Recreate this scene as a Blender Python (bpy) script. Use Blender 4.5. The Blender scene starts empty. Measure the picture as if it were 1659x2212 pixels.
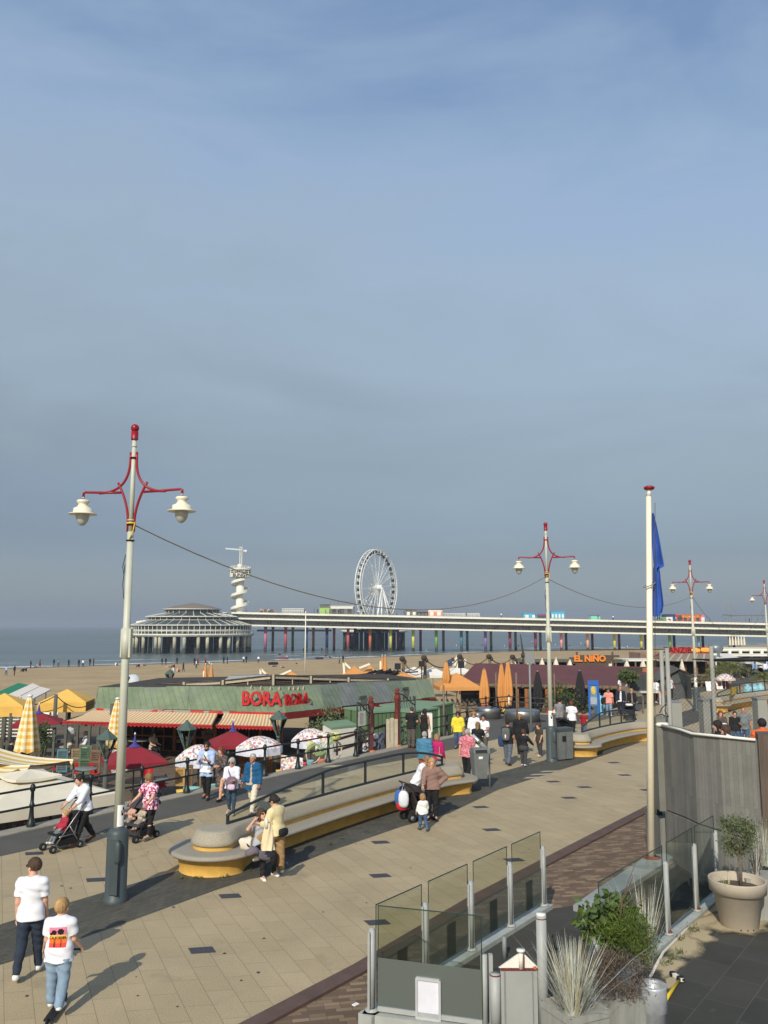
import bpy,math,random
import numpy as np
from mathutils import Vector,Matrix
random.seed(11); np.random.seed(11)
rad = math.radians
SC = bpy.context.scene
COL = SC.collection

# ------------------------------------------------------------------ camera
F,CX,CY,HY,CH = 1790.0,829.5,1106.0,1351.4,5.35   # focal length etc. measured on a 1659x2212 view of the photo
PITCH = math.atan((HY - CY) / F)
cam_d = bpy.data.cameras.new('camera')
cam_d.sensor_fit = 'VERTICAL'; cam_d.sensor_height = 34.6; cam_d.lens = F / 2212 * 34.6
cam_d.clip_start = 0.1; cam_d.clip_end = 120000
cam = bpy.data.objects.new('camera',cam_d); COL.objects.link(cam)
cam.location = (0,0,CH); cam.rotation_euler = (math.pi / 2 + PITCH,0,0)
SC.camera = cam

# ------------------------------------------------------------------ sky, sun, exposure
SUN_EL,SUN_AZ = rad(35),rad(196)          # azimuth measured clockwise from +Y: behind the camera, a little to its left
w = bpy.data.worlds.new('World'); SC.world = w; w.use_nodes = True
N,L = w.node_tree.nodes,w.node_tree.links
N.clear()
def wn(t,**k):
 n = N.new(t)
 for a,b in k.items(): setattr(n,a,b)
 return n
out = wn('ShaderNodeOutputWorld'); bg = wn('ShaderNodeBackground'); bg2 = wn('ShaderNodeBackground'); add = wn('ShaderNodeAddShader')
sky = wn('ShaderNodeTexSky',sky_type='NISHITA'); sky.sun_disc = False
sky.sun_elevation = SUN_EL; sky.sun_rotation = SUN_AZ; sky.air_density = 1.0; sky.dust_density = 2.0; sky.ozone_density = 1.5
L.new(sky.outputs[0],bg.inputs[0]); bg.inputs[1].default_value = 0.05
tc = wn('ShaderNodeTexCoord'); sep = wn('ShaderNodeSeparateXYZ'); L.new(tc.outputs['Generated'],sep.inputs[0])
# thin high cloud veil: elevation ramp broken up by soft, stretched noise
mp = wn('ShaderNodeMapping'); mp.inputs['Scale'].default_value = (1.0,1.6,3.4); mp.inputs['Rotation'].default_value = (.25,.3,.4); L.new(tc.outputs['Generated'],mp.inputs[0])
nz = wn('ShaderNodeTexNoise'); nz.inputs['Scale'].default_value = 1.9; nz.inputs['Detail'].default_value = 7; nz.inputs['Roughness'].default_value = .58; nz.inputs['Distortion'].default_value = .5
L.new(mp.outputs[0],nz.inputs['Vector'])
def wm(op,a,b_):
 n_ = wn('ShaderNodeMath',operation=op)
 for k_,q_ in enumerate((a,b_)):
  if isinstance(q_,(int,float)): n_.inputs[k_].default_value = q_
  else: L.new(q_,n_.inputs[k_])
 return n_.outputs[0]
dev = wm('ADD',wm('MULTIPLY',wm('SUBTRACT',nz.outputs[0],.5),.85),wm('MULTIPLY',sep.outputs[0],.22))
coord = wm('MULTIPLY',sep.outputs[2],wm('ADD',1.0,dev))
ramp = wn('ShaderNodeValToRGB'); L.new(coord,ramp.inputs[0])
def lin(c):
 return tuple((x / 255 / 12.92 if x / 255 <= .04045 else ((x / 255 + .055) / 1.055) ** 2.4) for x in c)
SKYRAMP = [(0.0,(.142,.199,.272)),(.084,(.070,.085,.140)),(.194,(.165,.188,.190)),(.301,(.250,.298,.325)),(.40,(.285,.355,.420)),(.511,(.268,.355,.478)),(.604,(.205,.298,.430)),(.68,(.150,.230,.380)),(1.0,(.08,.15,.30))]
cr = ramp.color_ramp
while len(cr.elements) < len(SKYRAMP): cr.elements.new(.5)
for e,(p,c) in zip(cr.elements,SKYRAMP): e.position = p; e.color = c + (1,)
L.new(ramp.outputs[0],bg2.inputs[0]); bg2.inputs[1].default_value = 1.0
L.new(bg.outputs[0],add.inputs[0]); L.new(bg2.outputs[0],add.inputs[1]); L.new(add.outputs[0],out.inputs[0])
w.cycles.sampling_method = 'MANUAL'; w.cycles.sample_map_resolution = 512

sd = bpy.data.lights.new('sun','SUN'); sd.energy = 3.9; sd.angle = rad(.6); sd.color = (1.0,.93,.80)
sun = bpy.data.objects.new('sun',sd); COL.objects.link(sun)
to_sun = Vector((math.sin(SUN_AZ) * math.cos(SUN_EL),math.cos(SUN_AZ) * math.cos(SUN_EL),math.sin(SUN_EL)))
sun.rotation_euler = (-to_sun).to_track_quat('-Z','Y').to_euler(); sun.location = (0,-20,40)
VS = SC.view_settings
VS.view_transform = 'Standard'; VS.look = 'None'; VS.gamma = 1; VS.exposure = 0
SC.cycles.max_bounces = 8; SC.cycles.transparent_max_bounces = 24

# ------------------------------------------------------------------ from the photograph to the place
def ray(u,v):
 x,y = (u - CX) / F,(CY - v) / F
 return Vector((x,math.cos(PITCH) - y * math.sin(PITCH),math.sin(PITCH) + y * math.cos(PITCH)))
def G(u,v,z=0.0):                      # where the sight line meets the level z
 d = ray(u,v); t = (z - CH) / d.z
 return Vector((d.x * t,d.y * t,z))
def A(u,v,Y):                          # the point of the sight line at distance Y
 d = ray(u,v); t = Y / d.y
 return Vector((d.x * t,Y,CH + d.z * t))
def proj(p):
 p = Vector(p) - Vector((0,0,CH)); c,s = math.cos(PITCH),math.sin(PITCH)
 dz = p.y * c + p.z * s; dy = -p.y * s + p.z * c
 return CX + F * p.x / dz,CY - F * dy / dz

# ------------------------------------------------------------------ mesh collecting
class MB:
 def __init__(s): s.v = []; s.f = []; s.m = []; s.s = []
 def add(s,vs,fs,mi=0,sm=False):
  o = len(s.v); s.v += [tuple(v) for v in vs]
  s.f += [tuple(i + o for i in f) for f in fs]
  s.m += (list(mi) if isinstance(mi,(list,tuple)) else [mi] * len(fs)); s.s += [sm] * len(fs)
  return s
 def hexa(s,p,mi=0):                 # 8 points: bottom ring 4, top ring 4
  return s.add(p,[(3,2,1,0),(4,5,6,7),(0,1,5,4),(1,2,6,5),(2,3,7,6),(3,0,4,7)],mi)
 def box(s,c,d,rz=0,mi=0,M=None):
  x,y,z = d[0] / 2,d[1] / 2,d[2] / 2
  M = M or Matrix.Rotation(rz,3,'Z')
  c = Vector(c)
  return s.hexa([c + M @ Vector(q) for q in [(-x,-y,-z),(x,-y,-z),(x,y,-z),(-x,y,-z),(-x,-y,z),(x,-y,z),(x,y,z),(-x,y,z)]],mi)
 def beam(s,a,b,w,h,mi=0):
  a,b = Vector(a),Vector(b); d = (b - a); n = d.normalized()
  sd = n.cross(Vector((0,0,1))); sd = sd.normalized() if sd.length > 1e-4 else Vector((1,0,0))
  up = sd.cross(n)
  q = lambda p: [p - sd * w / 2 - up * h / 2,p + sd * w / 2 - up * h / 2,p + sd * w / 2 + up * h / 2,p - sd * w / 2 + up * h / 2]
  return s.hexa(q(a) + q(b),mi)
 def tube(s,pts,r,n=6,mi=0,closed=False,cap=True):
  pts = [Vector(p) for p in pts]; k = len(pts)
  rs = r if isinstance(r,(list,tuple)) else [r] * k
  vs,fs = [],[]; ref = None
  for i,p in enumerate(pts):
   if closed: t = pts[(i + 1) % k] - pts[i - 1]
   else: t = pts[min(i + 1,k - 1)] - pts[max(i - 1,0)]
   t = t.normalized() if t.length > 1e-9 else Vector((0,0,1))
   if ref is None:
    ref = Vector((0,0,1)) if abs(t.z) < .9 else Vector((1,0,0))
   a = (ref - t * ref.dot(t)); a = a.normalized() if a.length > 1e-6 else t.orthogonal().normalized()
   ref = a; b = t.cross(a)
   for j in range(n):
    th = 2 * math.pi * j / n
    vs.append(p + (a * math.cos(th) + b * math.sin(th)) * rs[i])
  for i in range(k if closed else k - 1):
   for j in range(n):
    i2 = (i + 1) % k
    fs.append((i * n + j,i * n + (j + 1) % n,i2 * n + (j + 1) % n,i2 * n + j))
  if cap and not closed:
   fs.append(tuple(range(n))[::-1]); fs.append(tuple((k - 1) * n + j for j in range(n)))
  return s.add(vs,fs,mi,True if n > 5 else False)
 def cyl(s,a,b,r0,r1=None,n=12,mi=0):
  return s.tube([a,b],[r0,r0 if r1 is None else r1],n,mi)
 def lathe(s,prof,n=24,o=(0,0,0),mi=0,sm=True,sq=1.0,rot=0):
  o = Vector(o); vs,fs,ms = [],[],[]
  for r,z in prof:
   for j in range(n):
    th = 2 * math.pi * (j + rot) / n
    vs.append(o + Vector((r * math.cos(th),r * math.sin(th) * sq,z)))
  for i in range(len(prof) - 1):
   for j in range(n):
    fs.append((i * n + j,i * n + (j + 1) % n,(i + 1) * n + (j + 1) % n,(i + 1) * n + j))
    ms.append(mi(i,j) if callable(mi) else mi)
  return s.add(vs,fs,ms,sm)
 def prism(s,poly,z0,z1,mi=0):
  n = len(poly); ar = sum(poly[i][0] * poly[(i + 1) % n][1] - poly[(i + 1) % n][0] * poly[i][1] for i in range(n))
  if ar < 0: poly = poly[::-1]
  vs = [(p[0],p[1],z0) for p in poly] + [(p[0],p[1],z1) for p in poly]
  fs = [tuple(range(n))[::-1],tuple(range(n,2 * n))] + [(i,(i + 1) % n,n + (i + 1) % n,n + i) for i in range(n)]
  return s.add(vs,fs,mi)
 def sheet(s,poly,mi=0):
  return s.add(poly,[tuple(range(len(poly)))],mi)
 def grid(s,P,mi=0,sm=True):        # P[i][j] points
  a,b = len(P),len(P[0])
  vs = [p for row in P for p in row]
  fs = [(i * b + j,i * b + j + 1,(i + 1) * b + j + 1,(i + 1) * b + j) for i in range(a - 1) for j in range(b - 1)]
  ms = [mi(i,j) for i in range(a - 1) for j in range(b - 1)] if callable(mi) else mi
  return s.add(vs,fs,ms,sm)
 def sup(s,c,d,e=.5,n=12,M=None,mi=0):     # rounded box / blob: superellipsoid of size d
  c = Vector(c); M = M or Matrix.Identity(3); vs,fs = [],[]
  sp = lambda x,p: math.copysign(abs(x) ** p,x)
  m = max(4,n // 2)
  for i in range(m + 1):
   ph = -math.pi / 2 + math.pi * i / m
   for j in range(n):
    th = 2 * math.pi * (j + .5) / n
    vs.append(c + M @ Vector((d[0] / 2 * sp(math.cos(ph),e) * sp(math.cos(th),e),d[1] / 2 * sp(math.cos(ph),e) * sp(math.sin(th),e),d[2] / 2 * sp(math.sin(ph),e))))
  for i in range(m):
   for j in range(n):
    fs.append((i * n + j,i * n + (j + 1) % n,(i + 1) * n + (j + 1) % n,(i + 1) * n + j))
  return s.add(vs,fs,mi,True)
 def torus(s,c,R,r,n=20,m=6,M=None,mi=0):
  c = Vector(c); M = M or Matrix.Identity(3)
  return s.tube([c + M @ Vector((R * math.cos(2 * math.pi * i / n),R * math.sin(2 * math.pi * i / n),0)) for i in range(n)],r,m,mi,closed=True)
 def join(s,o,M=None):
  M = M or Matrix.Identity(4)
  return s.add([M @ Vector(v) for v in o.v],o.f,list(o.m),True)
 def build(s,name,mats,parent=None,loc=None):
  me = bpy.data.meshes.new(name)
  o = bpy.data.objects.new(name,me); COL.objects.link(o)
  vs = s.v
  if parent is not None:
   Mi = XF[parent.name].inverted(); vs = [tuple(Mi @ Vector(v)) for v in vs]
   o.parent = parent; XF[o.name] = XF[parent.name]
  else:
   if loc is None:
    a = np.array(vs); loc = ((a[:,0].min() + a[:,0].max()) / 2,(a[:,1].min() + a[:,1].max()) / 2,a[:,2].min())
   loc = Vector(loc); o.location = loc; vs = [tuple(Vector(v) - loc) for v in vs]; XF[o.name] = Matrix.Translation(loc)
  me.from_pydata(vs,[],s.f)
  for m in (mats if isinstance(mats,(list,tuple)) else [mats]): me.materials.append(m)
  me.polygons.foreach_set('material_index',s.m); me.polygons.foreach_set('use_smooth',s.s)
  me.update()
  return o
XF = {}
def tag(o,label=None,cat=None,group=None,kind=None):
 for k,v in (('label',label),('category',cat),('group',group),('kind',kind)):
  if v: o[k] = v
 return o
def thing(name,label,cat,loc=(0,0,0),rz=0,group=None):
 o = bpy.data.objects.new(name,None); COL.objects.link(o); o.empty_display_size = .2
 o.location = loc; o.rotation_euler = (0,0,rz)
 XF[o.name] = Matrix.Translation(Vector(loc)) @ Matrix.Rotation(rz,4,'Z')
 return tag(o,label,cat,group)
def kids(o): return [c for c in COL.objects if c.parent == o]
def dup(o,loc,rz=0,label=None,sc=None,group=None,_p=None,ch=None):
 c = o.copy(); COL.objects.link(c)
 if _p is None:
  c.location = loc; c.rotation_euler = (0,0,rz)
  XF[c.name] = Matrix.Translation(Vector(loc)) @ Matrix.Rotation(rz,4,'Z')
  if label: c['label'] = label
  if group: c['group'] = group
  if sc: c.scale = sc if isinstance(sc,tuple) else (sc,) * 3
 else: c.parent = _p
 for k in CH_CACHE.setdefault(o.name,kids(o)): dup(k,None,_p=c)
 return c
CH_CACHE = {}
def place(o,loc,rz=0,sc=None):
 o.location = loc; o.rotation_euler = (0,0,rz)
 if sc: o.scale = sc if isinstance(sc,tuple) else (sc,) * 3
 XF[o.name] = Matrix.Translation(Vector(loc)) @ Matrix.Rotation(rz,4,'Z')
 return o
def one(mb,name,mats,label,cat,group=None,kind=None,loc=None):
 return tag(mb.build(name,mats,None,loc),label,cat,group,kind)
def text_mb(s,size,depth,place_fn,mi=0,mb=None,shear=0,bold=0):
 """lettering as geometry: place_fn(x, y, z) maps the flat text (centred, z = depth) into the place"""
 cu = bpy.data.curves.new('lettering','FONT'); cu.body = s; cu.size = size; cu.extrude = depth / 2; cu.align_x = 'CENTER'; cu.align_y = 'CENTER'; cu.shear = shear; cu.offset = bold; cu.resolution_u = 3
 o = bpy.data.objects.new('lettering',cu); COL.objects.link(o)
 bpy.context.view_layer.update()
 me = o.evaluated_get(bpy.context.evaluated_depsgraph_get()).to_mesh()
 mb = mb or MB()
 mb.add([place_fn(*v.co) for v in me.vertices],[tuple(p.vertices) for p in me.polygons],mi)
 o.to_mesh_clear(); bpy.data.objects.remove(o); bpy.data.curves.remove(cu)
 return mb

# ------------------------------------------------------------------ materials
MT = {}
def S(r,g,b): return lin((r,g,b))
def nodes_of(name):
 m = bpy.data.materials.new(name); m.use_nodes = True
 return m,m.node_tree.nodes,m.node_tree.links,m.node_tree.nodes['Principled BSDF']
def col4(c): return (c[0],c[1],c[2],1)
def mat(name,c,rough=.7,var=.12,sc=6,bump=0.,bsc=60,metal=0,spec=.4,stretch=None,emit=None):
 if name in MT: return MT[name]
 m,n,l,p = nodes_of(name)
 p.inputs['Roughness'].default_value = rough; p.inputs['Metallic'].default_value = metal
 p.inputs['Specular IOR Level'].default_value = spec
 tcn = n.new('ShaderNodeTexCoord'); vec = tcn.outputs['Object']
 if stretch:
  mpn = n.new('ShaderNodeMapping'); mpn.inputs['Scale'].default_value = stretch; l.new(vec,mpn.inputs[0]); vec = mpn.outputs[0]
 if var:
  t = n.new('ShaderNodeTexNoise'); t.inputs['Scale'].default_value = sc; t.inputs['Detail'].default_value = 6; t.inputs['Roughness'].default_value = .6
  l.new(vec,t.inputs['Vector'])
  mr = n.new('ShaderNodeMapRange'); mr.inputs[1].default_value = .3; mr.inputs[2].default_value = .7; l.new(t.outputs[0],mr.inputs[0])
  mx = n.new('ShaderNodeMix'); mx.data_type = 'RGBA'; l.new(mr.outputs[0],mx.inputs[0])
  mx.inputs[6].default_value = col4([x * (1 - var) for x in c]); mx.inputs[7].default_value = col4([min(1,x * (1 + var)) for x in c])
  l.new(mx.outputs[2],p.inputs['Base Color'])
 else: p.inputs['Base Color'].default_value = col4(c)
 if bump:
  t = n.new('ShaderNodeTexNoise'); t.inputs['Scale'].default_value = bsc; t.inputs['Detail'].default_value = 5; l.new(vec,t.inputs['Vector'])
  b = n.new('ShaderNodeBump'); b.inputs['Strength'].default_value = bump; b.inputs['Distance'].default_value = .02
  l.new(t.outputs[0],b.inputs['Height']); l.new(b.outputs[0],p.inputs['Normal'])
 if emit:
  p.inputs['Emission Color'].default_value = col4(c); p.inputs['Emission Strength'].default_value = emit
 MT[name] = m; return m
def brick_mat(name,c1,c2,mortar,bw,rh,ms,ax=(1,0,0),ay=(0,1,0),offset=.5,freq=2,var=.15,sc=.8,rough=.85,bump=.3,speck=0.,specsc=300,bias=0.,stain=None):
 """pavings, boards, cladding: brick pattern laid along the real directions ax, ay"""
 m,n,l,p = nodes_of(name); p.inputs['Roughness'].default_value = rough; p.inputs['Specular IOR Level'].default_value = .3
 tcn = n.new('ShaderNodeTexCoord'); P = tcn.outputs['Object']
 def dot(a):
  d = n.new('ShaderNodeVectorMath'); d.operation = 'DOT_PRODUCT'; l.new(P,d.inputs[0]); d.inputs[1].default_value = a; return d.outputs['Value']
 cb = n.new('ShaderNodeCombineXYZ'); l.new(dot(ax),cb.inputs[0]); l.new(dot(ay),cb.inputs[1])
 b = n.new('ShaderNodeTexBrick'); l.new(cb.outputs[0],b.inputs['Vector'])
 b.offset = offset; b.offset_frequency = freq; b.inputs['Scale'].default_value = 1
 b.inputs['Brick Width'].default_value = bw; b.inputs['Row Height'].default_value = rh; b.inputs['Mortar Size'].default_value = ms; b.inputs['Bias'].default_value = bias
 b.inputs['Mortar Smooth'].default_value = .3
 b.inputs['Color1'].default_value = col4(c1); b.inputs['Color2'].default_value = col4(c2); b.inputs['Mortar'].default_value = col4(mortar)
 cur = b.outputs['Color']
 def mulnoise(cur,scale,amt,det=6):
  t = n.new('ShaderNodeTexNoise'); t.inputs['Scale'].default_value = scale; t.inputs['Detail'].default_value = det; t.inputs['Roughness'].default_value = .65; l.new(P,t.inputs['Vector'])
  mr = n.new('ShaderNodeMapRange'); mr.inputs[1].default_value = .25; mr.inputs[2].default_value = .75; mr.inputs[3].default_value = 1 - amt; mr.inputs[4].default_value = 1 + amt; l.new(t.outputs[0],mr.inputs[0])
  mx = n.new('ShaderNodeMix'); mx.data_type = 'RGBA'; mx.blend_type = 'MULTIPLY'; mx.inputs[0].default_value = 1; l.new(cur,mx.inputs[6]); l.new(mr.outputs[0],mx.inputs[7]); return mx.outputs[2]
 cur = mulnoise(cur,sc,var)
 if speck: cur = mulnoise(cur,specsc,speck,2)
 if stain:
  t = n.new('ShaderNodeTexNoise'); t.inputs['Scale'].default_value = stain[1]; t.inputs['Detail'].default_value = 8; l.new(P,t.inputs['Vector'])
  mr = n.new('ShaderNodeMapRange'); mr.inputs[1].default_value = stain[2]; mr.inputs[2].default_value = stain[2] + .12; l.new(t.outputs[0],mr.inputs[0])
  mx = n.new('ShaderNodeMix'); mx.data_type = 'RGBA'; l.new(mr.outputs[0],mx.inputs[0]); l.new(cur,mx.inputs[6]); mx.inputs[7].default_value = col4(stain[0]); cur = mx.outputs[2]
 l.new(cur,p.inputs['Base Color'])
 if bump:
  bp = n.new('ShaderNodeBump'); bp.inputs['Strength'].default_value = bump; bp.inputs['Distance'].default_value = .01; bp.invert = True
  l.new(b.outputs['Fac'],bp.inputs['Height']); l.new(bp.outputs[0],p.inputs['Normal'])
 MT[name] = m; return m
def glass_mat(name,tint=(.75,.85,.8),trans=.8,rough=.05):
 """thin pane: lets most light through, tinted, with a weak reflection that grows at grazing angles"""
 m,n,l,p = nodes_of(name); n.remove(p)
 o = n['Material Output']; tr = n.new('ShaderNodeBsdfTransparent'); tr.inputs[0].default_value = col4([t * trans for t in tint])
 gl = n.new('ShaderNodeBsdfGlossy'); gl.inputs['Roughness'].default_value = rough; gl.inputs[0].default_value = (.9,.95,.92,1)
 fr = n.new('ShaderNodeFresnel'); fr.inputs[0].default_value = 1.45
 mx = n.new('ShaderNodeMixShader'); l.new(fr.outputs[0],mx.inputs[0]); l.new(tr.outputs[0],mx.inputs[1]); l.new(gl.outputs[0],mx.inputs[2]); l.new(mx.outputs[0],o.inputs[0])
 MT[name] = m; return m
def spots_mat(name,base,cols,sc=14,cover=.5,rough=.8):
 """printed cloth: blotches of several colours on a base"""
 m,n,l,p = nodes_of(name); p.inputs['Roughness'].default_value = rough
 tcn = n.new('ShaderNodeTexCoord'); v = n.new('ShaderNodeTexVoronoi'); v.inputs['Scale'].default_value = sc; l.new(tcn.outputs['Object'],v.inputs['Vector'])
 sp = n.new('ShaderNodeSeparateColor'); l.new(v.outputs['Color'],sp.inputs[0])
 rp = n.new('ShaderNodeValToRGB'); rp.color_ramp.interpolation = 'CONSTANT'; l.new(sp.outputs[0],rp.inputs[0])
 k = len(cols); el = rp.color_ramp.elements
 while len(el) < k + 1: el.new(.5)
 el[0].position = 0; el[0].color = col4(base)
 for i,c in enumerate(cols): el[i + 1].position = (1 - cover) + cover * i / k; el[i + 1].color = col4(c)
 l.new(rp.outputs[0],p.inputs['Base Color']); MT[name] = m; return m

WHITE = mat('white_paint',S(225,222,210),.5,.06)
CREAM = mat('cream_enamel',S(226,220,196),.4,.05)
RED = mat('red_enamel',S(140,22,34),.35,.1)
LAMPGREY = mat('pale_grey_paint',S(186,188,172),.45,.07,sc=3)
DKGREEN = mat('dark_green_paint',S(30,44,42),.4,.15)
CASING = mat('blue_grey_paint',S(66,76,78),.5,.12,sc=2)
BLACK = mat('black_matt',S(24,24,26),.6,.2)
RUBBER = mat('black_rubber',S(30,30,32),.8,.2)
STEEL = mat('brushed_steel',S(150,150,148),.35,.1,metal=.85)
GREYMET = mat('grey_metal_paint',S(128,132,132),.5,.08)
POSTGREY = mat('light_grey_post_paint',S(160,163,160),.5,.09,sc=4)
CONC = mat('pale_concrete',S(140,138,128),.85,.14,sc=5,bump=.2)
WOOD = mat('weathered_wood',S(112,98,80),.8,.3,sc=5,stretch=(1,1,.15),bump=.2)
DKWOOD = mat('dark_wood',S(62,54,46),.8,.3,sc=6)
RUST = mat('rusty_red',S(112,44,36),.8,.4,sc=14)
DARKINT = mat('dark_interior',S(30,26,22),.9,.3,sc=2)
ROPE = mat('rope',S(92,84,70),.9,.1)
# ------------------------------------------------------------------ the ground, the beach, the sea
TA,TB = (-.1756,1.0176,0),(.940,.434,0)       # the paving joints run askew to each other
PD = Vector((.575,.818,0))                        # direction of the promenade
PN = Vector((.818,-.575,0))                       # across it, away from the sea
M_PAVE = brick_mat('beige_paving',S(164,148,117),S(171,155,124),S(128,114,90),.95,.40,.005,TA,TB,var=.13,sc=.5,speck=.24,specsc=46,bump=.25,stain=(S(150,135,108),1.3,.62))
M_BAND = brick_mat('dark_paving',S(78,76,68),S(90,87,77),S(60,58,52),.22,.11,.006,(.575,.818,0),(.818,-.575,0),var=.2,sc=.7,speck=.12,specsc=30,bump=.3)
M_PATH = mat('dark_asphalt_brick',S(84,82,76),.9,.13,sc=1.2,bump=.25,bsc=30)
M_BRICK = brick_mat('brown_brick',S(104,86,70),S(164,142,114),S(92,76,62),.24,.10,.005,(.98,.2,0),(-.2,.98,0),var=.18,sc=.7,bump=.3,bias=-.38,offset=.37,freq=3)
M_CURB = mat('brown_kerb',S(92,74,66),.85,.18,sc=3,bump=.2)
M_TILE = brick_mat('slate_tiles',S(60,60,55),S(70,69,63),S(92,90,82),.9,.55,.005,(.60,.80,0),(.80,-.60,0),var=.2,sc=1.0,speck=.06,bump=.2,stain=(S(104,99,88),1.7,.66))
M_INLAY = mat('dark_inlay',S(66,66,72),.7,.12,sc=3)
M_INLIGHT = mat('light_inlay',S(170,160,136),.8,.1,sc=3)
M_KERB = mat('concrete_kerb',S(150,143,128),.85,.16,sc=2.5,bump=.2)

EDGE = [G(u,v) for u,v in [(54.6,1785.6),(758,1634.8),(967,1590),(1008,1577),(1012,1549),(1100,1539),(1290,1541),(1446,1497),(1590,1466),(1642,1456)]]
back = EDGE[0] - (EDGE[1] - EDGE[0]).normalized() * 45
farp = EDGE[-1] + Vector((.80,.60,0)) * 160
b = MB(); b.prism([(p.x,p.y) for p in [back] + EDGE + [farp]] + [(300,120),(300,-60),(-40,-60)],-6,0)
tag(b.build('promenade_pavement',M_PAVE,loc=(0,0,0)),kind='structure')

def edge_off(pts,d):
 r = []
 for i,p in enumerate(pts):
  t = (pts[min(i + 1,len(pts) - 1)] - pts[max(i - 1,0)]).normalized()
  r.append(p + Vector((t.y,-t.x,0)) * d)
 return r
inner = edge_off([back] + EDGE[:3],.55)
low = [G(u,v) for u,v in [(0,1850),(123,1823),(243,1795),(464,1744),(577,1716),(796,1655),(902,1636),(1076,1596),(1174,1576),(1300,1556),(1446,1517),(1503,1498),(1642,1469)]]
low = [low[0] - (low[1] - low[0]).normalized() * 20] + low + [low[-1] + Vector((.8,.6,0)) * 60]
b = MB(); up = [G(u,v) for u,v in [(1020,1580),(1022,1552),(1102,1543),(1290,1545),(1446,1499),(1590,1468),(1642,1458)]]; up.append(up[-1] + Vector((.8,.6,0)) * 60)
b.sheet([p + Vector((0,0,.004)) for p in inner + up + low[::-1]])
tag(b.build('cycle_path',M_PATH,loc=(0,0,0)),kind='structure')
b = MB()
for i in range(len(inner) - 1):
 a0,a1 = ([back] + EDGE[:3])[i],([back] + EDGE[:3])[i + 1]
 b.prism([(a0.x,a0.y),(a1.x,a1.y),(inner[i + 1].x,inner[i + 1].y),(inner[i].x,inner[i].y)],0.0,.035)
tag(b.build('kerb_strip',M_KERB,loc=(0,0,0)),kind='structure')
# the band that carries lamps and benches
bl = [(-60,2110),(0,2084),(92,2056),(280,1990),(465,1923),(535,1900),(591,1889),(642,1867),(706,1841),(863,1787),(970,1757),(1076,1706),(1261,1647),(1398,1598),(1500,1562),(1659,1512)]
bu = [(-60,2018),(0,1997),(151,1949),(395,1877),(480,1835),(620,1790),(850,1725),(960,1690),(1054,1674),(1174,1643),(1260,1608),(1398,1561),(1500,1530),(1659,1490)]
b = MB(); b.sheet([G(u,v,.004) for u,v in bl] + [G(u,v,.004) for u,v in bu[::-1]])
tag(b.build('dark_paving_band',M_BAND,loc=(0,0,0)),kind='structure')
# single dark tiles let into the beige, three pale ones in the band
b = MB(); a_,b_ = Vector((-.42,.907,0)) * .27,Vector((.985,.17,0)) * .40
for u,v in [(497,1935),(436,2052),(208,1900),(822,1819),(821,1891),(815,1992),(1062,1792),(1038,1743),(1110,1857),(1229,1723),(1195,1688),(1349,1674),(1326,1647),(1420,1640),(74,1843),(1005,1608),(1092,1675),(617,1708),(1398,1706),(900,1633),(1262,1700),(1296,1614),(1480,1538),(1560,1512),(1610,1525)]:
 c = G(u,v,.008)
 if u < 460 and v < 2000: c = G(u,v,.008)
 b.sheet([c - a_ / 2 - b_ / 2,c - a_ / 2 + b_ / 2,c + a_ / 2 + b_ / 2,c + a_ / 2 - b_ / 2])
tag(b.build('paving_inlays',M_INLAY,loc=(0,0,0)),kind='structure')
b = MB()
for u,v in [(1155,1679.5),(1168,1672.5),(1189,1666)]:
 c = G(u,v,.008); b.sheet([c - PD * .16 - b_ * .9,c - PD * .16 + b_ * .9,c + PD * .16 + b_ * .9,c + PD * .16 - b_ * .9])
for u,v in [(735,1679),(722,1655),(827,1653),(917,1654)]:
 c = G(u,v,.009); b.sheet([c - PD * .3 - b_ * .8,c - PD * .3 + b_ * .8,c + PD * .3 + b_ * .8,c + PD * .3 - b_ * .8])
tag(b.build('pale_paving_inlays',M_INLIGHT,loc=(0,0,0)),kind='structure')
# brown kerb and brick walk
curb = [G(u,v) for u,v in [(530,2212),(763,2090),(1015,1941),(1177,1857),(1395,1745),(1500,1698)]]
curb = [curb[0] - (curb[1] - curb[0]) * 1.2] + curb
cin = edge_off(curb,.3)
b = MB()
for i in range(len(curb) - 1):
 q = [curb[i],curb[i + 1],cin[i + 1],cin[i]]; b.prism([(p.x,p.y) for p in q],.0,.05)
tag(b.build('brown_kerb',M_CURB,loc=(0,0,0)),kind='structure')
b = MB(); b.sheet([p + Vector((0,0,.006)) for p in cin + [Vector((10,21,0)),Vector((10,4,0)),Vector((0,2,0))]])
tag(b.build('brick_walk',M_BRICK,loc=(0,0,0)),kind='structure')

# beach: a plateau that falls to the water
SHX = [(-400,-60),(-86.6,187),(-17,240),(57.5,321),(196,423),(900,930)]
def shore(x):
 for (x0,y0),(x1,y1) in zip(SHX,SHX[1:]):
  if x <= x1: break
 return y0 + (y1 - y0) * (x - x0) / (x1 - x0)
def hnoise(x,y): return math.sin(x * .9 + y * .37) * .5 + math.sin(x * .33 - y * .61 + 1.3) * .6 + math.sin(x * .11 + y * .07) * .8
def beach_z(x,y):
 ds = (shore(x) - y) * .75
 return -4 + (min(ds * .016,1.8) if ds > 0 else max(ds * .03,-2)) + hnoise(x,y) * (.025 if ds > 4 else .006)
m,n,l,p = nodes_of('sand'); p.inputs['Roughness'].default_value = .95; p.inputs['Specular IOR Level'].default_value = .15
tcn = n.new('ShaderNodeTexCoord'); t = n.new('ShaderNodeTexNoise'); t.inputs['Scale'].default_value = .12; t.inputs['Detail'].default_value = 9; t.inputs['Roughness'].default_value = .7; l.new(tcn.outputs['Object'],t.inputs['Vector'])
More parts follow.
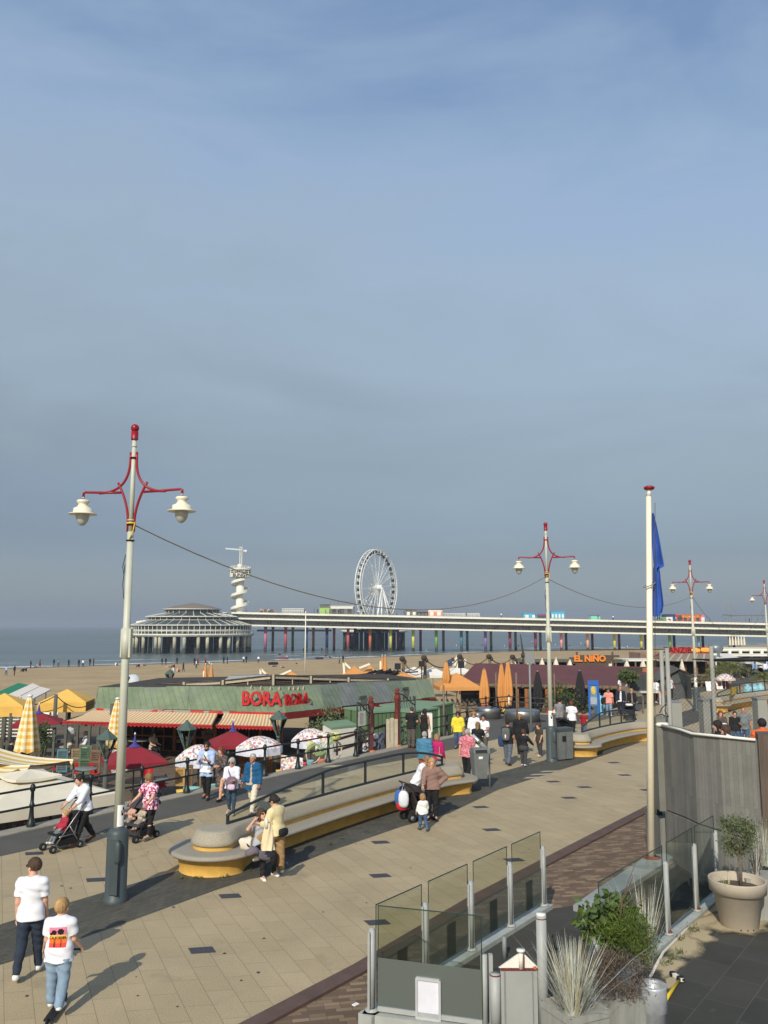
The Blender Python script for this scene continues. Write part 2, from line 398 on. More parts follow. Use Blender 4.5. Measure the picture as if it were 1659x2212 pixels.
rp = n.new('ShaderNodeValToRGB'); rp.color_ramp.elements[0].position = .3; rp.color_ramp.elements[1].position = .7; rp.color_ramp.elements[0].color = col4(S(158,136,102)); rp.color_ramp.elements[1].color = col4(S(184,162,124)); l.new(t.outputs[0],rp.inputs[0]); l.new(rp.outputs[0],p.inputs['Base Color'])
t2 = n.new('ShaderNodeTexNoise'); t2.inputs['Scale'].default_value = .9; t2.inputs['Detail'].default_value = 8; l.new(tcn.outputs['Object'],t2.inputs['Vector'])
bp = n.new('ShaderNodeBump'); bp.inputs['Strength'].default_value = .7; bp.inputs['Distance'].default_value = .25; l.new(t2.outputs[0],bp.inputs['Height']); l.new(bp.outputs[0],p.inputs['Normal'])
SAND = m; MT['sand'] = m
b = MB(); xs = [-300 + 5 * i for i in range(161)]
P = []
for k in range(70):
 row = []
 for x in xs:
  y0 = max(-60 + 0 * x,-60) if x < -40 else (x + 40) * 1.0 - 30
  ys = shore(x) + 40
  y = y0 + (ys - y0) * (k / 69); row.append((x,y,beach_z(x,y)))
 P.append(row)
b.grid(P); tag(b.build('beach',SAND,loc=(0,0,0)),kind='structure')
WETSAND = mat('wet_sand',S(118,104,84),.45,.15,sc=.3,spec=.5)
b = MB(); P = []
for j in range(9):
 P.append([(x,shore(x) + 3 - (3 + 5.5 * j / 8 + (math.sin(x * .21) + math.sin(x * .083 + 1)) * 1.1 * (j == 8)) / .75 * (j > 0),0) for x in [-200 + 3 * i for i in range(150)]])
P = [[(x,y,beach_z(x,y) + .012 + .02 * (j < 8)) for x,y,_ in row] for j,row in enumerate(P)]
b.grid(P); tag(b.build('wet_sand',WETSAND,loc=(0,0,0)),kind='structure')
m,n,l,p = nodes_of('sea_water'); p.inputs['Base Color'].default_value = col4(S(52,70,76)); p.inputs['Roughness'].default_value = .3; p.inputs['IOR'].default_value = 1.33
tcn = n.new('ShaderNodeTexCoord'); mpn = n.new('ShaderNodeMapping'); mpn.inputs['Rotation'].default_value = (0,0,rad(-42)); mpn.inputs['Scale'].default_value = (.09,.45,1); l.new(tcn.outputs['Object'],mpn.inputs[0])
t = n.new('ShaderNodeTexNoise'); t.inputs['Scale'].default_value = .55; t.inputs['Detail'].default_value = 8; t.inputs['Roughness'].default_value = .62; l.new(mpn.outputs[0],t.inputs['Vector'])
bp = n.new('ShaderNodeBump'); bp.inputs['Strength'].default_value = .32; bp.inputs['Distance'].default_value = .9; l.new(t.outputs[0],bp.inputs['Height']); l.new(bp.outputs[0],p.inputs['Normal'])
t2 = n.new('ShaderNodeTexNoise'); t2.inputs['Scale'].default_value = .06; t2.inputs['Detail'].default_value = 5; l.new(mpn.outputs[0],t2.inputs['Vector'])
rp = n.new('ShaderNodeValToRGB'); rp.color_ramp.elements[0].position = .35; rp.color_ramp.elements[1].position = .68; rp.color_ramp.elements[0].color = col4(S(74,88,90)); rp.color_ramp.elements[1].color = col4(S(100,112,108)); l.new(t2.outputs[0],rp.inputs[0]); l.new(rp.outputs[0],p.inputs['Base Color'])
b = MB(); b.sheet([(-7000,-200,-4),(7000,-200,-4),(7000,8900,-4),(-7000,8900,-4)])
tag(b.build('sea',m,loc=(0,0,0)),kind='structure')
FOAM = mat('surf_foam',S(216,220,218),.7,.1,sc=.5)
b = MB(); rnd = random.Random(3)
for off,wd,pr in [(2.0,4.2,.92),(11,3.4,.6),(22,2.4,.4),(36,2.0,.2),(-.6,1.4,.5)]:
 x = -190
 while x < 230:
  ln = rnd.uniform(5,22)
  if rnd.random() < pr * (1 if x < 30 else .75):
   top,bot = [],[]
   k = int(ln) + 2
   for i in range(k + 1):
    xx = x + ln * i / k; e = max(0,math.sin(math.pi * i / k)) ** .5
    yy = shore(xx) + off / .75 + rnd.uniform(-.25,.25); q = wd * e * rnd.uniform(.4,1)
    z = max(-4,beach_z(xx,yy)) + .05
    top.append((xx,yy + q * .7,z)); bot.append((xx,yy - q * .7,z))
   b.add(bot + top,[(i,i + 1,k + 2 + i,k + 1 + i) for i in range(k)])
  x += ln + rnd.uniform(0,6)
tag(b.build('surf_foam',FOAM,loc=(0,0,0)),label='thin white lines of foam where the sea meets the sand',cat='surf',kind='stuff')

# lower terraces in front of the beach restaurants
M_DECK = brick_mat('terrace_boards',S(120,104,84),S(96,84,70),S(48,42,36),3.0,.14,.01,(.92,.39,0),(-.39,.92,0),var=.25,sc=.8,bump=.4)
b = MB(); q = [back,EDGE[0],EDGE[1],EDGE[2],Vector((9,54,0)),Vector((-22,58,0)),Vector((-40,38,0))]
b.prism([(p.x,p.y) for p in q],-2.6,-1.3); tag(b.build('terrace_floor',M_DECK,loc=(0,0,0)),kind='structure')
b = MB(); b.prism([(EDGE[5].x - 4,EDGE[5].y + .05)] + [(p.x,p.y) for p in EDGE[5:]] + [(140,130),(70,125),(0,84),(2,55)],-2.7,-1.4)
tag(b.build('upper_terrace_floor',SAND,loc=(0,0,0)),kind='structure')
# ------------------------------------------------------------------ the pier
PY = 305.0
DARKGLASS = mat('dark_glazing',S(58,66,68),.25,.5,sc=.5,spec=.6)
PIERW = mat('pier_white',S(222,220,206),.6,.08,sc=.2)
PIERG = mat('pier_grey_steel',S(120,122,118),.6,.15,sc=.3)
PIERROOF = mat('pier_roof_grey',S(122,112,98),.8,.1,sc=.2)
PIERDK = mat('pier_dark_pile',S(58,60,58),.85,.3,sc=.5)
PILEC = mat('pale_concrete_pile',S(176,172,152),.85,.2,sc=.4)
def deckv(u): return 1322 + (u - 500) * (1346.5 - 1322) / (1659 - 500)
pier = thing('pier','long white two storey pier on coloured columns reaching over beach and sea','pier',A(1000,1400,PY) * 1.0)
def strip(u0,u1,d0,d1,y0,y1,mb,mi=0,k=24):
 """a run along the pier between deck offsets d0..d1 (in photo pixels below the top deck line) and depths y0..y1"""
 for i in range(k):
  ua,ub = u0 + (u1 - u0) * i / k,u0 + (u1 - u0) * (i + 1) / k
  za = lambda u,d: A(u,deckv(u) + d,PY)
  q = []
  for d in (d1,d0):
   a,c = za(ua,d),za(ub,d)
   q += [Vector((a.x,y0,a.z)),Vector((c.x,y0,c.z)),Vector((c.x,y1,c.z)),Vector((a.x,y1,a.z))]
  mb.hexa(q,mi)
UA,UB = 503,1760
b = MB(); strip(UA,UB,0,4.0,PY - 3,PY + 13,b); b.build('upper_deck',PIERW,pier)
b = MB(); strip(UA,UB,12,15.5,PY - 4,PY + 14,b); b.build('gallery_roof',PIERW,pier)
b = MB(); strip(UA,UB,26.3,29.5,PY - 5,PY + 15,b); b.build('lower_deck',PIERW,pier)
b = MB(); strip(UA,UB,4,12,PY - 1.2,PY + 11,b); b.build('truss_screen',mat('truss_screen_grey',S(112,114,110),.8,.2,sc=.4),pier)  # solid mid-grey screen that fills the strip behind the truss bars
b = MB()
for u in np.arange(UA,UB,5.0):
 s = 1 if int(u / 5) % 2 else -1
 a,c = A(u,deckv(u) + (4.6 if s > 0 else 11.4),PY),A(u + 5,deckv(u) + (11.4 if s > 0 else 4.6),PY)
 a.y = c.y = PY - 1.6; b.beam(a,c,.16,.3)
b.build('truss',PIERG,pier)
b = MB(); strip(UA,UB,15.5,26.3,PY - 1.5,PY + 11,b); b.build('gallery_glazing',mat('gallery_glass',S(80,86,84),.3,.6,sc=.45,spec=.5),pier)
b = MB()
for u in np.arange(UA,UB,7.3):
 a,c = A(u,deckv(u) + 15.6,PY),A(u,deckv(u) + 26.2,PY); a.y = c.y = PY - 1.75; b.beam(a,c,.14,.14)
for d in (18.2,22):
 for i in range(30):
  u = UA + (UB - UA) * i / 30; u2 = UA + (UB - UA) * (i + 1) / 30
  a,c = A(u,deckv(u) + d,PY),A(u2,deckv(u2) + d,PY); a.y = c.y = PY - 1.72; b.beam(a,c,.1,.1)
b.build('mullions',PIERG,pier)
b = MB()
for i,u in enumerate(np.arange(UA,UB,2.4)):
 a,c = A(u,deckv(u) - 3.2,PY),A(u,deckv(u),PY); a.y = c.y = PY - 2.8; b.beam(a,c,.05,.05)
for i in range(30):
 u = UA + (UB - UA) * i / 30; u2 = UA + (UB - UA) * (i + 1) / 30
 a,c = A(u,deckv(u) - 3.2,PY),A(u2,deckv(u2) - 3.2,PY); a.y = c.y = PY - 2.8; b.beam(a,c,.07,.07)
b.build('railing',PIERG,pier)
# shop fronts and signs glimpsed in the gallery
b = MB()
rnd = random.Random(5)
for i in range(70):
 u = rnd.uniform(UA + 10,UB - 60); wd = rnd.uniform(2,9); d0 = rnd.uniform(17,21); d1 = rnd.uniform(23,25.5)
 q = [A(u,deckv(u) + d1,PY),A(u + wd,deckv(u) + d1,PY),A(u + wd,deckv(u) + d0,PY),A(u,deckv(u) + d0,PY)]
 for v in q: v.y = PY - 1.55 - .01 * (i % 4)
 b.sheet(q,i % 4)
tag(b.build('shop_front',[mat('front_grey',S(110,114,112),.6,.1),mat('front_brown',S(104,84,70),.7,.1),mat('front_teal',S(70,100,98),.6,.1),mat('front_dark',S(30,34,36),.4,.2)],pier),kind='stuff')
PC = dict(y=S(214,206,74),p=S(196,110,142),m=S(142,50,92),g=S(122,178,70),t=S(62,130,150),l=S(140,108,176),o=S(132,130,60),pk=S(226,150,160),br=S(120,66,58),b=S(44,86,150),n=S(38,44,88),or_=S(214,104,50),dk=S(44,44,48),pe=S(232,176,148),lb=S(120,176,206),r=S(196,82,92),gy=S(150,150,140),mv=S(120,104,116))
def colm(k): return mat('column_' + {'y': 'yellow','p': 'pink','m': 'magenta','g': 'green','t': 'teal','l': 'lilac','o': 'olive','pk': 'pale_pink','br': 'brown','b': 'blue','n': 'navy','or_': 'orange','dk': 'dark','pe': 'peach','lb': 'light_blue','r': 'red','gy': 'grey','mv': 'mauve'}[k],tuple(.82 * x + .18 * sum(PC[k]) / 3 for x in PC[k]),.7,.16,sc=.6)
for u,k,front in [(573,'p',1),(589,'o',0),(616.5,'r',1),(632,'o',0),(661.5,'b',1),(676.7,'or_',0),(706,'n',1),(721.5,'r',0),(751.7,'r',1),(766.7,'n',0),(799.5,'or_',1),(813.5,'b',0),(844,'y',1),(859.5,'m',0),(892.7,'y',1),(908.6,'m',0),(942.6,'g',1),(958,'mv',0),(997,'t',1),(1009.6,'t',0),(1049,'l',1),(1061,'o',0),(1102,'m',1),(1114,'o',0),(1157,'m',1),(1167.7,'o',0),(1213,'pk',1),(1223.4,'br',0),(1269.8,'pe',1),(1280,'br',0),(1328,'y',1),(1338,'m',0),(1386,'y',1),(1395,'dk',0),(1447.6,'g',1),(1457,'n',0),(1510,'lb',1),(1519,'n',0),(1577,'gy',1),(1586,'dk',0)]:
 Y = PY - 1 if front else PY + 10
 p0 = A(u,1400,Y); zt = A(u,deckv(u) + 28,PY).z; r = .52 if front else .48
 b = MB()
 b.cyl((p0.x,Y,-6),(p0.x,Y,-2.6),r * 1.08,r * 1.02,12,1); b.cyl((p0.x,Y,-2.6),(p0.x,Y,zt - .8),r,r,12,0); b.cyl((p0.x,Y,zt - .8),(p0.x,Y,zt + .05),r,r * 1.9,12,0)
 b.build('column',[colm(k),PIERDK],pier)
# low landing stage behind the columns
b = MB()
a,c = A(556,1362,PY + 4),A(716,1362,PY + 4); b.box(((a.x + c.x) / 2,PY + 4,a.z),(c.x - a.x,2.2,.7)); b.build('walkway',PIERG,pier)

plat = thing('round_platform','round open deck on dark piles standing behind the coloured columns','platform',A(808,1400,338))
Cp = A(808,1361,338); b = MB(); b.lathe([(0,Cp.z - .9),(13.2,Cp.z - .9),(13.4,Cp.z),(0,Cp.z)],40,(Cp.x,Cp.y,0)); b.build('deck',PIERW,plat)
b = MB(); b.lathe([(13.2,Cp.z),(13.2,Cp.z + 1.1),(13.1,Cp.z + 1.1),(13.1,Cp.z)],40,(Cp.x,Cp.y,0)); b.build('parapet',PIERG,plat)
for r_,k in ((12,18),(7.5,10),(3,4)):
 for i in range(k):
  t = 2 * math.pi * (i + .3) / k; x,y = Cp.x + r_ * math.cos(t),Cp.y + r_ * math.sin(t)
  MB().cyl((x,y,-6),(x,y,Cp.z - .85),.55,.55,8).build('pile',PIERDK,plat)

# ------------------------------------------------------------------ the round pavilion at the end of the pier
RC = A(414,1369,300); Rx,Ry = RC.x,300.0
pav = thing('round_pavilion','tiered round glass pavilion with grey roof on thick concrete piles in the sea','pavilion',(Rx,Ry,-4))
z0,z1,z2,z3,z4,z5,z6 = 2.5,5.6,7.1,8.5,9.5,11.3,13.4
def ring(name,prof,m,n=40,sm=False):
 b = MB(); b.lathe(prof,n,(Rx,Ry,0),sm=sm); return b.build(name,m,pav)
ring('deck_slab',[(0,z0 - .8),(21.6,z0 - .8),(22.1,z0 - .3),(22.1,z0 + .1),(0,z0 + .1)],PIERW)
ring('ground_floor_glazing',[(20.4,z0 + .1),(20.7,z1 - .25),(0,z1 - .25)],DARKGLASS)
ring('lower_roof',[(21.2,z1 - .25),(21.2,z1),(15.4,z2 + .25),(15.4,z2 - .1),(20.6,z1 - .25)],mat('glazed_roof',S(66,74,72),.35,.2,sc=.3,spec=.6))
ring('upper_floor_glazing',[(15.2,z2),(15.4,z3 - .2),(0,z3 - .2)],DARKGLASS)
ring('upper_roof',[(16.1,z3 - .2),(16.1,z3),(10,z4 + .2),(9.9,z4 - .2),(15.2,z3 - .25)],mat('glazed_roof',S(0,0,0)))
ring('lantern_glazing',[(9.4,z4),(9.4,z5 - .1),(0,z5 - .1)],DARKGLASS)
ring('crown_roof',[(10.3,z5 - .25),(10.3,z5),(6.8,z5 + .9),(2,z6 - .25),(0,z6)],PIERROOF)
ring('eaves_band',[(10.4,z5 - .3),(10.5,z5 + .02),(10.25,z5 + .03)],PIERW)
b = MB()
for i in range(72):
 t = 2 * math.pi * i / 72; c,s_ = math.cos(t),math.sin(t)
 if s_ > .35: continue
 P = lambda r,z: (Rx + r * c,Ry + r * s_,z)
 b.beam(P(20.75,z0 + .1),P(20.95,z1 - .1),.16,.16)
 if i % 2 == 0: b.beam(P(15.45,z2),P(15.6,z3 - .1),.16,.16); b.beam(P(21.3,z1 + .02),P(15.3,z2 + .3),.15,.12)
 if i % 3 == 0: b.beam(P(9.5,z4),P(9.5,z5 - .1),.16,.16); b.beam(P(16.1,z3 + .05),P(9.9,z4 + .25),.2,.2)
for r_,z in ((21.25,z1 - .1),(20.85,z0 + 1.3),(16.15,z3 - .08),(15.55,z2 + .1),(22,z0 + 1.0)):
 b.tube([(Rx + r_ * math.cos(2 * math.pi * i / 60),Ry + r_ * math.sin(2 * math.pi * i / 60),z) for i in range(60)],.17 if r_ != 22 else .07,5,closed=True)
for i in range(80):
 t = 2 * math.pi * i / 80
 if math.sin(t) < .2: b.beam((Rx + 22 * math.cos(t),Ry + 22 * math.sin(t),z0),(Rx + 22 * math.cos(t),Ry + 22 * math.sin(t),z0 + 1.0),.06,.06)
b.build('white_frame',PIERW,pav)
rnd = random.Random(8)
for r_,k,rr,mt in ((20.8,34,.58,PILEC),(17.2,24,.55,PIERDK),(12,14,.7,PIERDK),(7,8,.7,PIERDK)):
 for i in range(k):
  t = 2 * math.pi * (i + .2) / k + rnd.uniform(-.06,.06); x,y = Rx + r_ * math.cos(t),Ry + r_ * math.sin(t)
  b = MB(); b.cyl((x,y,-6),(x,y,-2.2),rr * 1.05,rr,12,1); b.cyl((x,y,-2.2),(x,y,z0 - .75),rr,rr,12,0); b.build('pile',[mt,PIERDK],pav)
# white tanks at the pavilion's left edge and the small drum at its right
b = MB()
for i in range(7):
 p = A(299 + i * 6.5,1341 - rnd.uniform(0,3),292); b.sup((p.x,p.y,6.1 + .15 * (i % 3)),(1.5,1.5,1.8),.6)
one(b,'terrace_sunshades',PIERW,'bunched white sunshades on the terrace edge of the round pavilion','sunshade',loc=(Rx - 18,290,5.2))
b = MB(); p = A(463,1333,296); b.lathe([(3.4,7.6),(3.4,9.7),(3.8,9.8),(3.6,10.1),(0,10.3)],24,(p.x,303,0)); b.build('side_drum',PIERW,pav)

# ------------------------------------------------------------------ bungee tower
TC = A(517.5,1325,PY + 4); tx,ty = TC.x,TC.y
tw = thing('bungee_tower','white tower with spiral stair, round lookout and crane jib on the pier','tower',(tx,ty,-4))
zz = lambda v: A(517,v,ty).z
b = MB(); b.cyl((tx,ty,-6),(tx,ty,zz(1246)),1.45,1.45,20); b.build('shaft',PIERW,tw)
b = MB(); b.lathe([(1.4,zz(1248.5)),(3.9,zz(1247)),(4.05,zz(1239.5)),(3.7,zz(1239.5)),(3.7,zz(1238.5)),(0,zz(1238.5))],32,(tx,ty,0),sm=False); b.lathe([(0,zz(1231.5)),(4,zz(1231.5)),(4.05,zz(1228)),(3.7,zz(1228)),(0,zz(1228))],32,(tx,ty,0),sm=False); b.build('lookout',PIERW,tw)
b = MB(); b.lathe([(3.55,zz(1239)),(3.55,zz(1231))],32,(tx,ty,0)); b.build('lookout_windows',DARKGLASS,tw)
b = MB()
for i in range(12):
 t = 2 * math.pi * i / 12; b.beam((tx + 3.75 * math.cos(t),ty + 3.75 * math.sin(t),zz(1239.5)),(tx + 3.75 * math.cos(t),ty + 3.75 * math.sin(t),zz(1224)),.16,.16)
b.tube([(tx + 3.75 * math.cos(2 * math.pi * i / 24),ty + 3.75 * math.sin(2 * math.pi * i / 24),zz(1235)) for i in range(24)],.12,5,closed=True)
b.tube([(tx + 3.75 * math.cos(2 * math.pi * i / 24),ty + 3.75 * math.sin(2 * math.pi * i / 24),zz(1224)) for i in range(24)],.1,5,closed=True); b.build('lookout_rail',PIERW,tw)
b = MB(); b.cyl((tx - .3,ty,zz(1228)),(tx - .3,ty,zz(1219)),.95,.9,14); b.build('cabin',PIERW,tw)
b = MB(); k = 84; turns = 2.5; za,zb = zz(1322),zz(1252)
vs,fs = [],[]
for i in range(k + 1):
 t = 2 * math.pi * turns * i / k + 2.6; z = za + (zb - za) * i / k
 for r_,dz in ((1.4,0),(3.3,0),(3.3,.95),(3.15,.95),(3.15,.3),(1.4,.3)): vs.append((tx + r_ * math.cos(t),ty + r_ * math.sin(t),z + dz))
for i in range(k):
 for j in range(6): fs.append((i * 6 + j,i * 6 + (j + 1) % 6,i * 6 + 6 + (j + 1) % 6,i * 6 + 6 + j))
b.add(vs,fs); b.build('spiral_stair',PIERW,tw)
b = MB(); q = .42; zt,z9 = zz(1219),zz(1181)
for sx in (-1,1):
 for sy in (-1,1): b.beam((tx + sx * q,ty + sy * q,zt),(tx + sx * q,ty + sy * q,z9),.12,.12)
nseg = 9
for i in range(nseg):
 a,c = zt + (z9 - zt) * i / nseg,zt + (z9 - zt) * (i + 1) / nseg
 b.beam((tx - q,ty - q,a),(tx + q,ty - q,c),.08,.08); b.beam((tx + q,ty + q,a),(tx - q,ty + q,c),.08,.08); b.beam((tx - q,ty + q,a),(tx - q,ty - q,c),.08,.08); b.beam((tx + q,ty - q,a),(tx + q,ty + q,c),.08,.08)
b.build('mast',PIERW,tw)
b = MB(); a,c,e = A(487,1185,ty - 1),A(517,1187.5,ty),A(531,1191,ty + 1)
b.beam(a,c,.6,.55); b.beam(c,e,.8,.8); b.sup(e,(1.3,1.2,1.1),.5); b.build('jib',mat('jib_blue_grey',S(196,206,212),.5,.05),tw)
b = MB(); text_mb('BUNGY',1.75,.1,lambda x,y,z: (tx + 4.12 * math.sin(.14 + x / 4.12),ty - 4.12 * math.cos(.14 + x / 4.12) - z,(zz(1247) + zz(1239.5)) / 2 + y),mb=b,bold=.02)
b.build('lettering',BLACK,tw)

# ------------------------------------------------------------------ ferris wheel
HC = A(807.5,1269,326); R0 = (1270 - 1187.5) / F * 326 * .985
ang = rad(61.0)                                    # plane of the wheel against the picture plane
wx = Vector((math.cos(ang),math.sin(ang),0)); ax = Vector((math.sin(ang),-math.cos(ang),0))
ferris = thing('ferris_wheel','large white ferris wheel with dark cabins rising behind the pier','ferris wheel',(HC.x,HC.y + 3,4))
WM = mat('wheel_white',S(226,226,220),.5,.05)
# the hub nearest the camera lies at HC; the second rim lies behind it along the axle
axb = ax * 1.0
def wp(r_,t,o): return HC + axb * o + wx * (r_ * math.cos(t)) + Vector((0,0,r_ * math.sin(t)))
for o in (.25,2.35):
 b = MB(); b.tube([wp(R0,2 * math.pi * i / 72,o) for i in range(72)],.2,5,closed=True); b.tube([wp(R0 - 1.5,2 * math.pi * i / 72,o) for i in range(72)],.11,5,closed=True); b.build('rim',WM,ferris)
b = MB()
for i in range(36):
 t = 2 * math.pi * i / 36; b.beam(wp(R0,t,.25),wp(R0,t,2.35),.1,.1); b.beam(wp(R0,t,.25),wp(R0 - 1.5,t + .087,.25),.07,.07); b.beam(wp(R0,t,2.35),wp(R0 - 1.5,t + .087,2.35),.07,.07)
b.build('rim_lattice',WM,ferris)
for i in range(18):
 t = 2 * math.pi * (i + .25) / 18; b = MB()
 for o in (.25,2.35):
  b.tube([wp(.9,t,1.3 + (o - 1.3) * .4),wp(R0,t,o)],.085,5)
 for k in range(1,8): r_ = R0 * k / 8.5; b.beam(wp(r_,t,1.3 + (.25 - 1.3) * (.4 + .6 * k / 8.5)),wp(r_ + R0 / 8.5 * .9,t,1.3 + (2.35 - 1.3) * (.4 + .6 * (k + .9) / 8.5)),.05,.05)
 b.build('spoke',WM,ferris)
CAB = mat('cabin_dark_glass',S(38,40,42),.3,.2,spec=.6)
for i in range(36):
 t = 2 * math.pi * (i + .5) / 36; c = wp(R0 - .95,t,1.3); b = MB()
 b.sup(c - Vector((0,0,.15)),(1.35,1.35,1.5),.4,10,mi=0); b.box(c + Vector((0,0,.68)),(.9,.9,.16),mi=1); b.box(c - Vector((0,0,.92)),(.9,.9,.14),mi=1)
 b.build('gondola',[CAB,WM],ferris)
b = MB(); b.tube([wp(0,0,-.9),wp(0,0,3.6)],.95,16); b.sup(wp(0,0,-1.0),(3.0,3.0,3.0),1.0,16); b.build('hub',WM,ferris)
b = MB()
for o,sp in ((-1.1,-3.0),(3.7,5.6)):
 for dx in (-8.5,8.5,-4,4): b.tube([wp(0,0,o),HC + ax * sp + wx * dx + Vector((0,0,-R0 - 1.5))],.3,6)
b.build('support_leg',WM,ferris)
b = MB(); b.box(HC + ax * 1.3 + Vector((0,0,-R0 - 1.9)),(14,12,.8),rz=ang); 
for dx in (-5,5):
 for dy in (-4,4):
  p = HC + ax * (1.3 + dy) + wx * dx; b.cyl((p.x,p.y,-6),(p.x,p.y,p.z - R0 - 1.9),.7,.7,8)
b.build('base',PIERDK,ferris)

# ------------------------------------------------------------------ small things on the upper deck
def kiosk(u0,u1,v0,name,label,body,roof=None,band=None,doors=0,dy=0,cat='kiosk',windows=None):
 base = A((u0 + u1) / 2,deckv((u0 + u1) / 2),PY); z = base.z; wd = (u1 - u0) / F * PY; top = A(u0,v0,PY).z; h = top - z
 t = thing(name,label,cat,(base.x,PY + 2 + dy,z)); y = PY + 2 + dy
 b = MB(); b.box((base.x,y,z + h * .48),(wd,3.4,h * .96)); b.build('wall',body,t)
 b = MB(); b.box((base.x,y,z + h * .98),(wd * 1.03,3.7,h * .07)); b.build('roof',roof or body,t)
 if band:
  b = MB(); b.box((base.x,y - 1.73,z + h * .8),(wd * .96,.1,h * .26)); b.build('sign_board',band,t)
 for i in range(doors):
  x = base.x - wd / 2 + wd * (i + .5) / doors
  b = MB(); b.box((x,y - 1.73,z + h * .36),(wd / doors * .5,.12,h * .55)); b.build('door',windows or WHITE,t)
 return t
GREY = mat('kiosk_grey',S(104,104,98),.7,.2,sc=.5); DKG = mat('kiosk_dark',S(62,64,64),.7,.2,sc=.5)
BLUEK = mat('kiosk_sky_blue',S(74,166,200),.6,.08); MINT = mat('kiosk_mint',S(120,206,178),.6,.08)
ORANGEK = mat('kiosk_orange',S(198,96,66),.6,.12); SALMON = mat('kiosk_salmon',S(206,138,118),.6,.1); LIME = mat('kiosk_lime',S(150,186,100),.6,.1)
kiosk(808,841,0,'x','x',WHITE) if False else None
kiosk(690,712,1306,'deck_kiosk','glazed kiosk with lime green base near the ferris wheel',LIME,DKG,GREY)
kiosk(713,763,1309,'deck_kiosk','wide pale grey kiosk with red and white board beside the lime green one',GREY,PIERW,mat('kiosk_white',S(214,210,204),.6,.06),3,windows=DKG)
kiosk(876,901,1317,'deck_kiosk','small grey and white kiosk right of the ferris wheel',GREY,DKG,None,2)
kiosk(902,924,1321,'deck_kiosk','low dark kiosk between the grey and the salmon one',DKG,GREY,None,3,windows=GREY)
kiosk(925,956,1316.5,'deck_kiosk','salmon kiosk with white name board on the upper deck',SALMON,DKG,mat('kiosk_white',S(0,0,0)),2)
kiosk(1131,1161,1324.5,'deck_kiosk','lower sky blue kiosk with two white doors',BLUEK,BLUEK,None,2)
kiosk(1162,1190,1326,'deck_kiosk','dark and purple kiosk between two sky blue ones',DKG,GREY,mat('kiosk_purple',S(140,84,140),.6,.1))
kiosk(1191,1220,1320.5,'deck_kiosk','taller sky blue kiosk with white scribbles by the lamp',BLUEK,BLUEK,None,4)
kiosk(1277.5,1297,1330,'deck_kiosk','mint green kiosk with dark pitched roof alone on the deck',MINT,DKG)
kiosk(1437,1460,1327,'deck_kiosk','navy blue kiosk left of the orange food stall',mat('kiosk_navy',S(52,60,104),.6,.15),DKG,None,1,windows=BLUEK)
t = kiosk(1461,1515,1327.5,'food_stall','orange food stall with glowing letters on the upper deck',ORANGEK,ORANGEK,mat('stall_red',S(168,62,42),.6,.1),4,windows=DKG)
p = A(1492,1332,PY); b = MB(); text_mb('GOLD&SNACKS',1.05,.1,lambda x,y,z: (p.x + x * .86,PY + .1 - z,p.z + y),mb=b,bold=.02); b.build('lettering',mat('letter_orange',S(255,178,70),.5,.05),t)
p = A(1471,1335,PY); b = MB(); b.sup((p.x,PY + .2,p.z),(1.6,.2,1.9),1.0,10); b.build('painted_face',DKG,t)
kiosk(1516,1523,1328,'deck_kiosk','slim white and red booth right of the orange food stall',mat('kiosk_white',S(0,0,0)),ORANGEK,mat('kiosk_rose',S(200,120,130),.6,.1))
def deck_frame(u0,u1,v0,name,label,m,k=8,cat='frame',dep=3.0,roof=False):
 b = MB(); z = A(u0,deckv(u0),PY).z; z2 = A(u0,v0,PY).z
 xs = [A(u0 + (u1 - u0) * i / k,1300,PY).x for i in range(k + 1)]
 for y in (PY + 1,PY + 1 + dep):
  for x in xs: b.beam((x,y,z - .2),(x,y,z2),.13,.13)
  b.beam((xs[0],y,z2),(xs[-1],y,z2),.13,.13); b.beam((xs[0],y,(z + z2) / 2),(xs[-1],y,(z + z2) / 2),.1,.1)
 for x in xs: b.beam((x,PY + 1,z2),(x,PY + 1 + dep,z2),.1,.1)
 if roof: b.box(((xs[0] + xs[-1]) / 2,PY + 1 + dep / 2,z2 + .15),(xs[-1] - xs[0],dep + .6,.2))
 return one(b,name,m,label,cat)
deck_frame(609,656,1314.5,'terrace_screen','white open frame of a deck terrace left of the flag mast',PIERW,9)
deck_frame(713,765,1299,'terrace_screen','tall grey scaffold frame above the wide deck kiosk',PIERG,6)
deck_frame(957,1036,1325,'terrace_screen','long low white glazed terrace screen beside the salmon kiosk',PIERW,14)
deck_frame(1574,1662,1328.5,'deck_canopy','long grey canopy on posts near the far end of the pier',GREYMET,7,'canopy',5,True)
b = MB(); z = A(1580,deckv(1580),PY).z; zt = A(1580,1304,PY).z
for u in (1573.5,1583): x = A(u,1300,PY).x; b.beam((x,PY + 2,z),(x,PY + 2,zt),.16,.16)
b.beam((A(1572,1300,PY).x,PY + 2,zt),(A(1588,1300,PY).x,PY + 2,zt - .3),.3,.25)
for v in (1311,1320,1330): b.beam((A(1573.5,v,PY).x,PY + 2,A(1573,v,PY).z),(A(1583,v,PY).x,PY + 2,A(1573,v,PY).z),.1,.1)
b.beam((A(1583,1306,PY).x,PY + 2,zt - .4),(A(1600,1330,PY).x,PY + 2,A(1600,1330,PY).z),.07,.07)
one(b,'zip_line_gantry',GREYMET,'thin steel gantry standing on the pier beside the long canopy','gantry')
